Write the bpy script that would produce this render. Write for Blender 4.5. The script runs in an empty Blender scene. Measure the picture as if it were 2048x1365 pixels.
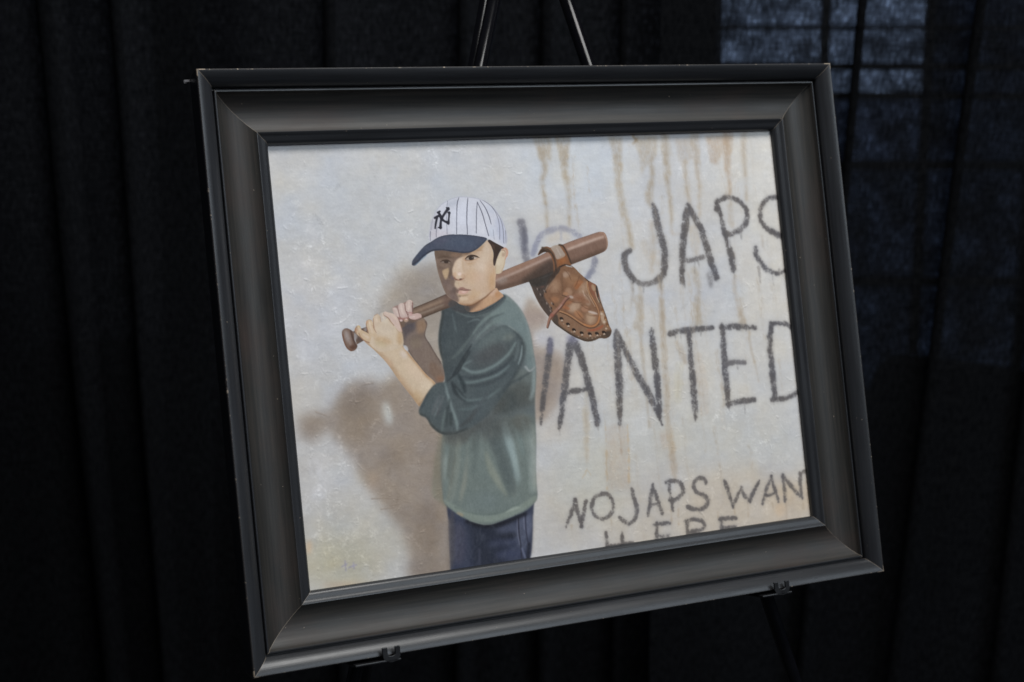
import bpy, math, random
import numpy as np
from mathutils import Matrix, Vector

# ------------------------------------------------------------------ scene, camera, light
scene = bpy.context.scene
col = bpy.data.collections.new('place'); scene.collection.children.link(col)
MID = 1.30                                    # height of the picture's centre above the floor
LEAN = math.radians(14.0)                     # the picture leans back on its easel

cam_d = bpy.data.cameras.new('camera'); cam = bpy.data.objects.new('camera', cam_d); scene.collection.objects.link(cam)
cam.matrix_world = Matrix(((0.908097, 0.078686, -0.4113, -0.76418), (-0.418753, 0.175772, -0.890926, -1.50743),
                           (0.002191, 0.981281, 0.192568, 0.33182 + MID), (0, 0, 0, 1)))
cam_d.sensor_width = 36; cam_d.lens = 56.25; cam_d.clip_start = .05; cam_d.clip_end = 200
cam_d.dof.use_dof = True; cam_d.dof.focus_distance = 1.70; cam_d.dof.aperture_fstop = 5.0
scene.camera = cam

world = bpy.data.worlds.new('World'); scene.world = world; world.use_nodes = True
bg = world.node_tree.nodes['Background']; bg.inputs['Color'].default_value = (.62, .72, 1, 1); bg.inputs['Strength'].default_value = .035

def ceiling_lamp(name, loc, target, size, power, colour):
    d = bpy.data.lights.new(name, 'AREA'); d.shape = 'RECTANGLE'; d.size, d.size_y = size; d.energy = power; d.color = colour
    o = bpy.data.objects.new(name, d); col.objects.link(o); o.location = loc
    o.rotation_euler = (Vector(target) - Vector(loc)).to_track_quat('-Z', 'Y').to_euler()
    return o
ceiling_lamp('window_light', (2.5, -4.8, 4.5), (0, 0, 1.2), (4.2, 3.0), 155, (.80, .90, 1.0))      # tall bluish daylight opening across the hall
ceiling_lamp('ceiling_lamp', (.3, -1.3, 5.0), (0, 0, 1.3), (2.2, 1.2), 132, (.99, .985, .97))           # warm hall lamp overhead

scene.view_settings.view_transform = 'Standard'; scene.view_settings.look = 'None'
scene.view_settings.exposure = 0; scene.view_settings.gamma = 1; scene.view_settings.use_curve_mapping = False
scene.render.engine = 'CYCLES'
scene.cycles.transparent_max_bounces = 16

# ------------------------------------------------------------------ helpers
def tag(o, label=None, cat=None, group=None, kind=None):
    if label: o['label'] = label
    if cat: o['category'] = cat
    if group: o['group'] = group
    if kind: o['kind'] = kind
    return o
def empty(name, loc=(0, 0, 0)):
    o = bpy.data.objects.new(name, None); col.objects.link(o); o.location = loc; return o
def mesh_obj(name, verts, faces, mat, parent=None, smooth=False, uvs=None):
    me = bpy.data.meshes.new(name); me.from_pydata([tuple(v) for v in verts], [], faces)
    if mat: me.materials.append(mat)
    if smooth: me.polygons.foreach_set('use_smooth', [True] * len(me.polygons))
    if uvs is not None:
        lay = me.uv_layers.new(name='UVMap'); idx = np.zeros(len(me.loops), np.int32); me.loops.foreach_get('vertex_index', idx)
        lay.data.foreach_set('uv', np.asarray(uvs, np.float32)[idx].ravel())
    me.update()
    o = bpy.data.objects.new(name, me); col.objects.link(o); o.parent = parent
    return o
def box_data(c, s, basis=None):
    B = np.eye(3) if basis is None else np.array(basis).T
    v = [np.array(c) + B @ np.array([x * s[0] / 2, y * s[1] / 2, z * s[2] / 2]) for x in (-1, 1) for y in (-1, 1) for z in (-1, 1)]
    f = [(0, 1, 3, 2), (4, 6, 7, 5), (0, 4, 5, 1), (2, 3, 7, 6), (0, 2, 6, 4), (1, 5, 7, 3)]
    return v, f
def merge(parts):
    V, Fc = [], []
    for v, f in parts:
        n = len(V); V += list(v); Fc += [tuple(i + n for i in q) for q in f]
    return V, Fc
def bevel(o, w=.001, seg=2):
    m = o.modifiers.new('bevel', 'BEVEL'); m.width = w; m.segments = seg; m.limit_method = 'ANGLE'; return o
def tube_data(path, r, n=16, cap=True):
    P = [Vector(p) for p in path]; R_ = r if isinstance(r, (list, tuple)) else [r] * len(P)
    V, Fc = [], []
    for i, p in enumerate(P):
        d = (P[min(i + 1, len(P) - 1)] - P[max(i - 1, 0)]).normalized()
        a = d.orthogonal().normalized() if i == 0 else (a - d * a.dot(d)).normalized()
        b = d.cross(a)
        V += [p + (a * math.cos(2 * math.pi * k / n) + b * math.sin(2 * math.pi * k / n)) * R_[i] for k in range(n)]
    for i in range(len(P) - 1):
        Fc += [(i * n + k, i * n + (k + 1) % n, (i + 1) * n + (k + 1) % n, (i + 1) * n + k) for k in range(n)]
    if cap: Fc += [tuple(range(n - 1, -1, -1)), tuple(range((len(P) - 1) * n, len(P) * n))]
    return V, Fc
class Mat:
    def __init__(s, name):
        s.m = bpy.data.materials.new(name); s.m.use_nodes = True; s.t = s.m.node_tree; s.n = s.t.nodes
        s.b = s.n['Principled BSDF']; s.out = s.n['Material Output']
    def node(s, kind, **kw):
        o = s.n.new(kind)
        for k, v in kw.items():
            if k in o.inputs: o.inputs[k].default_value = v
            else: setattr(o, k, v)
        return o
    def link(s, a, b): s.t.links.new(a, b); return b.node
    def set(s, **kw):
        for k, v in kw.items(): s.b.inputs[k.replace('_', ' ')].default_value = v
        return s
    def ramp(s, src, stops):
        r = s.n.new('ShaderNodeValToRGB'); e = r.color_ramp.elements
        while len(e) < len(stops): e.new(.5)
        for q, (p, c) in zip(e, stops): q.position = p; q.color = (*c, 1) if len(c) == 3 else c
        s.link(src, r.inputs['Fac']); return r
    def noise(s, vec, scale, scl=(1, 1, 1), detail=4, rough=.55):
        mp = s.n.new('ShaderNodeMapping'); mp.inputs['Scale'].default_value = scl; s.link(vec, mp.inputs['Vector'])
        t = s.n.new('ShaderNodeTexNoise'); t.inputs['Scale'].default_value = scale; t.inputs['Detail'].default_value = detail; t.inputs['Roughness'].default_value = rough
        s.link(mp.outputs['Vector'], t.inputs['Vector']); return t
    def math(s, op, a, b=None, clamp=False):
        m = s.n.new('ShaderNodeMath'); m.operation = op; m.use_clamp = clamp
        for i, v in enumerate((a, b)):
            if v is None: continue
            if isinstance(v, (int, float)): m.inputs[i].default_value = v
            else: s.link(v, m.inputs[i])
        return m.outputs[0]
    def mix(s, fac, a, b):
        m = s.n.new('ShaderNodeMix'); m.data_type = 'RGBA'
        for k, v in (('Factor', fac), ('A', a), ('B', b)):
            i = [q for q in m.inputs if q.name == k and (q.type == 'RGBA' or k == 'Factor')][0]
            if isinstance(v, (int, float)): i.default_value = v
            elif isinstance(v, tuple): i.default_value = (*v, 1)
            else: s.link(v, i)
        return [q for q in m.outputs if q.type == 'RGBA'][0]

# ------------------------------------------------------------------ materials
def frame_material():
    M = Mat('dark_bronze_frame_paint'); uv = M.node('ShaderNodeUVMap').outputs['UV']
    long_ = M.noise(uv, 1, (8, 230, 1), 6, .65); brush = M.noise(uv, 1, (14, 1500, 1), 3, .6); blot = M.noise(uv, 1, (9, 16, 1), 4, .6)
    c1 = M.ramp(long_.outputs['Fac'], [(.30, (.015, .014, .013)), (.52, (.027, .025, .022)), (.72, (.042, .036, .031))])
    c2 = M.ramp(long_.outputs['Fac'], [(.30, (.016, .0165, .0182)), (.72, (.028, .0295, .033))])
    zone = M.node('ShaderNodeAttribute', attribute_name='cove').outputs['Fac']      # the scooped band is bronzed, beads and lip are blue-black
    c = M.mix(zone, c2.outputs['Color'], c1.outputs['Color'])
    warm = M.ramp(blot.outputs['Fac'], [(.52, (0, 0, 0)), (.75, (1, 1, 1))])
    cc = M.mix(M.math('MULTIPLY', M.math('MULTIPLY', warm.outputs['Color'], zone), .4), c, (.056, .032, .024))
    # bare wood where the outer edge is knocked
    at = M.node('ShaderNodeAttribute', attribute_name='edge').outputs['Fac']
    nick = M.noise(uv, 1, (130, 40, 1), 5, .7); nick2 = M.noise(uv, 1, (11, 2, 1), 2, .5)
    nk = M.math('MULTIPLY', M.ramp(nick.outputs['Fac'], [(.60, (0, 0, 0)), (.64, (1, 1, 1))]).outputs['Color'], M.ramp(nick2.outputs['Fac'], [(.42, (0, 0, 0)), (.55, (1, 1, 1))]).outputs['Color'])
    edge = M.math('MULTIPLY', M.math('GREATER_THAN', at, .5), nk)
    nk3 = M.math('MULTIPLY', M.math('GREATER_THAN', at, 1.62), M.math('GREATER_THAN', nick.outputs['Fac'], .44)); edge = M.math('MAXIMUM', edge, nk3)
    mt = M.node('ShaderNodeAttribute', attribute_name='mitre').outputs['Fac']; edge = M.math('MAXIMUM', edge, M.math('MULTIPLY', M.math('GREATER_THAN', mt, .35), M.math('MULTIPLY', M.math('GREATER_THAN', nick2.outputs['Fac'], .40), .35)))
    sp = M.noise(uv, 1, (300, 300, 1), 1, .5); spk = M.math('MULTIPLY', M.math('GREATER_THAN', sp.outputs['Fac'], .80), .6)
    cc = M.mix(M.math('MULTIPLY', M.math('MINIMUM', at, 1.0), .10), cc, (.16, .12, .09))
    cc = M.mix(M.math('MAXIMUM', edge, spk), cc, (.36, .29, .22))
    M.link(cc, M.b.inputs['Base Color'])
    rg = M.math('ADD', M.math('MULTIPLY', brush.outputs['Fac'], .18), .43); rg = M.math('ADD', M.math('SUBTRACT', rg, .17), M.math('MULTIPLY', zone, .17)); rg = M.math('ADD', rg, M.math('MULTIPLY', M.math('SUBTRACT', blot.outputs['Fac'], .5), .30)); M.link(rg, M.b.inputs['Roughness'])
    M.set(Specular_IOR_Level=.42, Metallic=.0)
    bp = M.node('ShaderNodeBump', Strength=.10, Distance=.0006); M.link(M.math('ADD', M.math('MULTIPLY', brush.outputs['Fac'], .6), long_.outputs['Fac']), bp.inputs['Height']); M.link(bp.outputs['Normal'], M.b.inputs['Normal'])
    return M.m
def canvas_material():
    M = Mat('oil_paint_on_canvas'); a = M.node('ShaderNodeAttribute', attribute_name='paint')
    M.link(a.outputs['Color'], M.b.inputs['Base Color']); M.set(Roughness=.5, Specular_IOR_Level=.10)
    return M.m
def plain(name, c, rough=.5, spec=.5, metal=0, var=.25, scale=30):
    M = Mat(name); tc = M.node('ShaderNodeTexCoord').outputs['Object']; n = M.noise(tc, scale)
    k = [max(0, v * (1 - var)) for v in c], [min(1, v * (1 + var)) for v in c]
    M.link(M.ramp(n.outputs['Fac'], [(.3, tuple(k[0])), (.7, tuple(k[1]))]).outputs['Color'], M.b.inputs['Base Color'])
    M.link(M.math('ADD', M.math('MULTIPLY', n.outputs['Fac'], .2), rough - .1), M.b.inputs['Roughness']); M.set(Specular_IOR_Level=spec, Metallic=metal)
    return M.m
def drape_material():
    M = Mat('sheer_black_drape_cloth'); uv = M.node('ShaderNodeUVMap').outputs['UV']
    clump = M.noise(uv, 1, (170, 55, 1), 3, .65); warp = M.noise(uv, 1, (420, 60, 1), 2, .6); weft = M.noise(uv, 1, (26, 330, 1), 2, .6); big = M.noise(uv, 1, (5, 4, 1), 3, .55)
    v = M.math('ADD', M.math('MULTIPLY', clump.outputs['Fac'], .45), M.math('ADD', M.math('MULTIPLY', warp.outputs['Fac'], .3), M.math('MULTIPLY', weft.outputs['Fac'], .25)))
    gap = M.ramp(v, [(.38, (.016,) * 3), (.52, (.055,) * 3), (.66, (.24,) * 3)])
    op = M.math('SUBTRACT', 1.0, gap.outputs['Color'])
    c = M.ramp(v, [(.40, (.0020, .0022, .0027)), (.62, (.0118, .0122, .0136))])
    M.link(M.mix(M.math('MULTIPLY', big.outputs['Fac'], .6), c.outputs['Color'], (.0040, .0044, .0053)), M.b.inputs['Base Color'])
    M.link(op, M.b.inputs['Alpha']); M.set(Roughness=.95, Specular_IOR_Level=.02)
    return M.m
def glow(name, colour, strength, scale):
    M = Mat(name); tc = M.node('ShaderNodeTexCoord').outputs['Object']; n = M.noise(tc, scale, (1, 1, 1), 4, .6)
    e = M.node('ShaderNodeEmission'); r = M.ramp(n.outputs['Fac'], [(.36, tuple(v * .12 for v in colour)), (.52, tuple(v * .5 for v in colour)), (.66, colour)])
    M.link(r.outputs['Color'], e.inputs['Color']); e.inputs['Strength'].default_value = strength
    M.link(e.outputs[0], M.out.inputs['Surface']); return M.m

FRAME = frame_material(); CANVAS = canvas_material(); DRAPE = drape_material()
RAWWOOD = plain('raw_pine', (.36, .26, .17), .7, .3)
BLACKMETAL = plain('black_painted_steel', (.003, .003, .004), .20, .22, 0, .2, 60)
HOLDERMETAL = plain('worn_black_steel', (.008, .008, .009), .36, .5, 0, .3, 90)
RUBBER = plain('black_rubber', (.012, .012, .012), .8, .3)

# ---- brush engine: lays the painting's strokes, layer by layer, on a fine grid of paint over the canvas ----
class Brush:
    def __init__(s, nx, ny, seed=7):
        s.nx, s.ny = nx, ny
        s.rs = np.random.RandomState(seed)
        s.img = np.zeros((ny, nx, 3), np.float32)
        s.hgt = np.zeros((ny, nx), np.float32)
        s.masks = {}
        s.fine = s.fbm(2.2, 3); s.mid = s.fbm(9, 4); s.big = s.fbm(60, 4)
        s.grain = s.fbm((2.2, 7), 2)
    def noise(s, cell):
        cx, cy = cell if isinstance(cell, tuple) else (cell, cell)
        gx, gy = int(s.nx / cx) + 3, int(s.ny / cy) + 3
        g = s.rs.rand(gy, gx).astype(np.float32)
        xs = np.arange(s.nx) / cx; ys = np.arange(s.ny) / cy
        x0 = xs.astype(int); y0 = ys.astype(int)
        fx = xs - x0; fy = ys - y0
        fx = fx * fx * (3 - 2 * fx); fy = fy * fy * (3 - 2 * fy)
        a = g[y0][:, x0] * (1 - fx) + g[y0][:, x0 + 1] * fx
        b = g[y0 + 1][:, x0] * (1 - fx) + g[y0 + 1][:, x0 + 1] * fx
        return (a * (1 - fy)[:, None] + b * fy[:, None]).astype(np.float32)
    def fbm(s, cell, octs):
        out = 0; amp = 1.0; tot = 0
        for k in range(octs):
            c = tuple(max(1.05, v / 2 ** k) for v in cell) if isinstance(cell, tuple) else max(1.05, cell / 2 ** k)
            out = out + amp * s.noise(c); tot += amp; amp *= .5
        out = out / tot
        return (out - out.mean()) / (out.std() + 1e-6)
    @staticmethod
    def box(a, r, axis):
        if r < 1: return a
        pad = [(0, 0), (0, 0)]; pad[axis] = (r + 1, r)
        c = np.cumsum(np.pad(a, pad, mode='edge'), axis=axis, dtype=np.float64)
        n = a.shape[axis]
        hi = np.take(c, np.arange(2 * r + 1, 2 * r + 1 + n), axis=axis); lo = np.take(c, np.arange(0, n), axis=axis)
        return ((hi - lo) / (2 * r + 1)).astype(np.float32)
    def blur(s, a, sig):
        if sig < .35: return a
        if sig < 1.6:
            k = np.exp(-.5 * (np.arange(-4, 5) / sig) ** 2); k /= k.sum()
            for ax in (0, 1):
                p = [(0, 0), (0, 0)]; p[ax] = (4, 4); q = np.pad(a, p, mode='edge'); o = 0
                for i, w in enumerate(k):
                    o = o + w * (q[i:i + a.shape[0]] if ax == 0 else q[:, i:i + a.shape[1]])
                a = o
            return a.astype(np.float32)
        r = max(1, int(round(sig * .98)))
        for _ in range(3):
            a = s.box(s.box(a, r, 0), r, 1)
        return a
    @staticmethod
    def spline(P, closed, n=7):
        P = np.asarray(P, float)
        if len(P) < 3: return P
        Q = np.vstack([P[-1:], P, P[:2]]) if closed else np.vstack([2 * P[:1] - P[1:2], P, 2 * P[-1:] - P[-2:-1]])
        t = np.linspace(0, 1, n, endpoint=False)[:, None]; out = []
        for i in range(len(Q) - 3):
            a, b, c, d = Q[i:i + 4]
            out.append(.5 * (2 * b + (c - a) * t + (2 * a - 5 * b + 4 * c - d) * t ** 2 + (3 * b - a - 3 * c + d) * t ** 3))
        out = np.vstack(out)
        return out if closed else np.vstack([out, P[-1:]])
    def poly(s, P, sig):
        m = int(3.2 * sig) + 3
        x0 = max(0, int(P[:, 0].min()) - m); x1 = min(s.nx, int(P[:, 0].max()) + m + 2)
        y0 = max(0, int(P[:, 1].min()) - m); y1 = min(s.ny, int(P[:, 1].max()) + m + 2)
        if x1 - x0 < 2 or y1 - y0 < 2: return None
        A = np.zeros((y1 - y0, x1 - x0), np.float32); xs = np.arange(x0, x1)
        a = P; b = np.roll(P, -1, 0); SS = 3
        for j in range(y0, y1):
            for k in range(SS):
                y = j + (k + .5) / SS
                h = (a[:, 1] <= y) != (b[:, 1] <= y)
                if not h.any(): continue
                xc = np.sort(a[h, 0] + (y - a[h, 1]) / (b[h, 1] - a[h, 1]) * (b[h, 0] - a[h, 0]))
                for q in range(0, len(xc) - 1, 2):
                    A[j - y0] += (np.clip(xc[q + 1] - xs, 0, 1) - np.clip(xc[q] - xs, 0, 1)) / SS
        return s.blur(A, sig), (x0, y0, x1, y1)
    def line(s, P, W, sig, rough):
        m = int(max(W) + 3.2 * sig + abs(rough) * 3) + 3
        x0 = max(0, int(P[:, 0].min()) - m); x1 = min(s.nx, int(P[:, 0].max()) + m + 2)
        y0 = max(0, int(P[:, 1].min()) - m); y1 = min(s.ny, int(P[:, 1].max()) + m + 2)
        if x1 - x0 < 2 or y1 - y0 < 2: return None
        D = np.full((y1 - y0, x1 - x0), -99., np.float32)
        for i in range(len(P) - 1):
            (ax, ay), (bx, by) = P[i], P[i + 1]
            u0 = max(x0, int(min(ax, bx)) - m); u1 = min(x1, int(max(ax, bx)) + m + 2)
            v0 = max(y0, int(min(ay, by)) - m); v1 = min(y1, int(max(ay, by)) + m + 2)
            if u1 <= u0 or v1 <= v0: continue
            Y, X = np.mgrid[v0:v1, u0:u1] + .5
            dx, dy = bx - ax, by - ay; L = dx * dx + dy * dy + 1e-9
            t = np.clip(((X - ax) * dx + (Y - ay) * dy) / L, 0, 1)
            d = (W[i] + (W[i + 1] - W[i]) * t) * .5 - np.hypot(X - ax - t * dx, Y - ay - t * dy)
            S = D[v0 - y0:v1 - y0, u0 - x0:u1 - x0]; np.maximum(S, d, out=S)
        if rough: D = D + rough * s.mid[y0:y1, x0:x1] * .6 + rough * s.fine[y0:y1, x0:x1] * .5
        return s.blur(np.clip(D + .5, 0, 1), sig), (x0, y0, x1, y1)
    def put(s, got, col, alpha, clip, tex, relief):
        if got is None: return
        A, (x0, y0, x1, y1) = got
        if clip: A = A * s.masks[clip][y0:y1, x0:x1]
        if tex == 1:      # dry charcoal dragged over the rough ground
            g = .62 * s.fine[y0:y1, x0:x1] + .6 * s.mid[y0:y1, x0:x1]
            A = A * np.clip(.82 + .24 * g, .2, 1)
        elif tex == 2:    # thin watery wash with uneven drying
            g = .7 * s.grain[y0:y1, x0:x1] + .8 * s.mid[y0:y1, x0:x1]
            A = A * np.clip(.74 + .13 * g, .3, 1)
        A = (A * alpha)[..., None]
        R = s.img[y0:y1, x0:x1]
        R += (np.asarray(col, np.float32) - R) * A
        if relief: s.hgt[y0:y1, x0:x1] += A[..., 0] * relief
    def run(s, ops, sx, sy):
        for op in ops:
            k, pts, col, w, sig, al, clip, tex = op
            P = np.array(pts, float).reshape(-1, 2) * (sx, sy)
            if k in 'fm':
                P = s.spline(P, True)
                got = s.poly(P, sig * sx)
                if k == 'm':
                    M = np.zeros((s.ny, s.nx), np.float32)
                    if got: M[got[1][1]:got[1][3], got[1][0]:got[1][2]] = got[0]
                    s.masks[clip] = np.clip(M, 0, 1); continue
            elif k == 'p':
                got = s.poly(P, sig * sx)
            else:
                n = len(P); W = np.interp(np.linspace(0, 1, n), np.linspace(0, 1, len(w)), w)
                Q = s.spline(np.c_[P, W], False); P, W = Q[:, :2], np.clip(Q[:, 2], .05, None) * sx
                got = s.line(P, W, sig * sx, {1: .9, 2: 1.2}.get(tex, 0))
            s.put(got, col, al, clip if k != 'm' else '', tex, 0)

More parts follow.
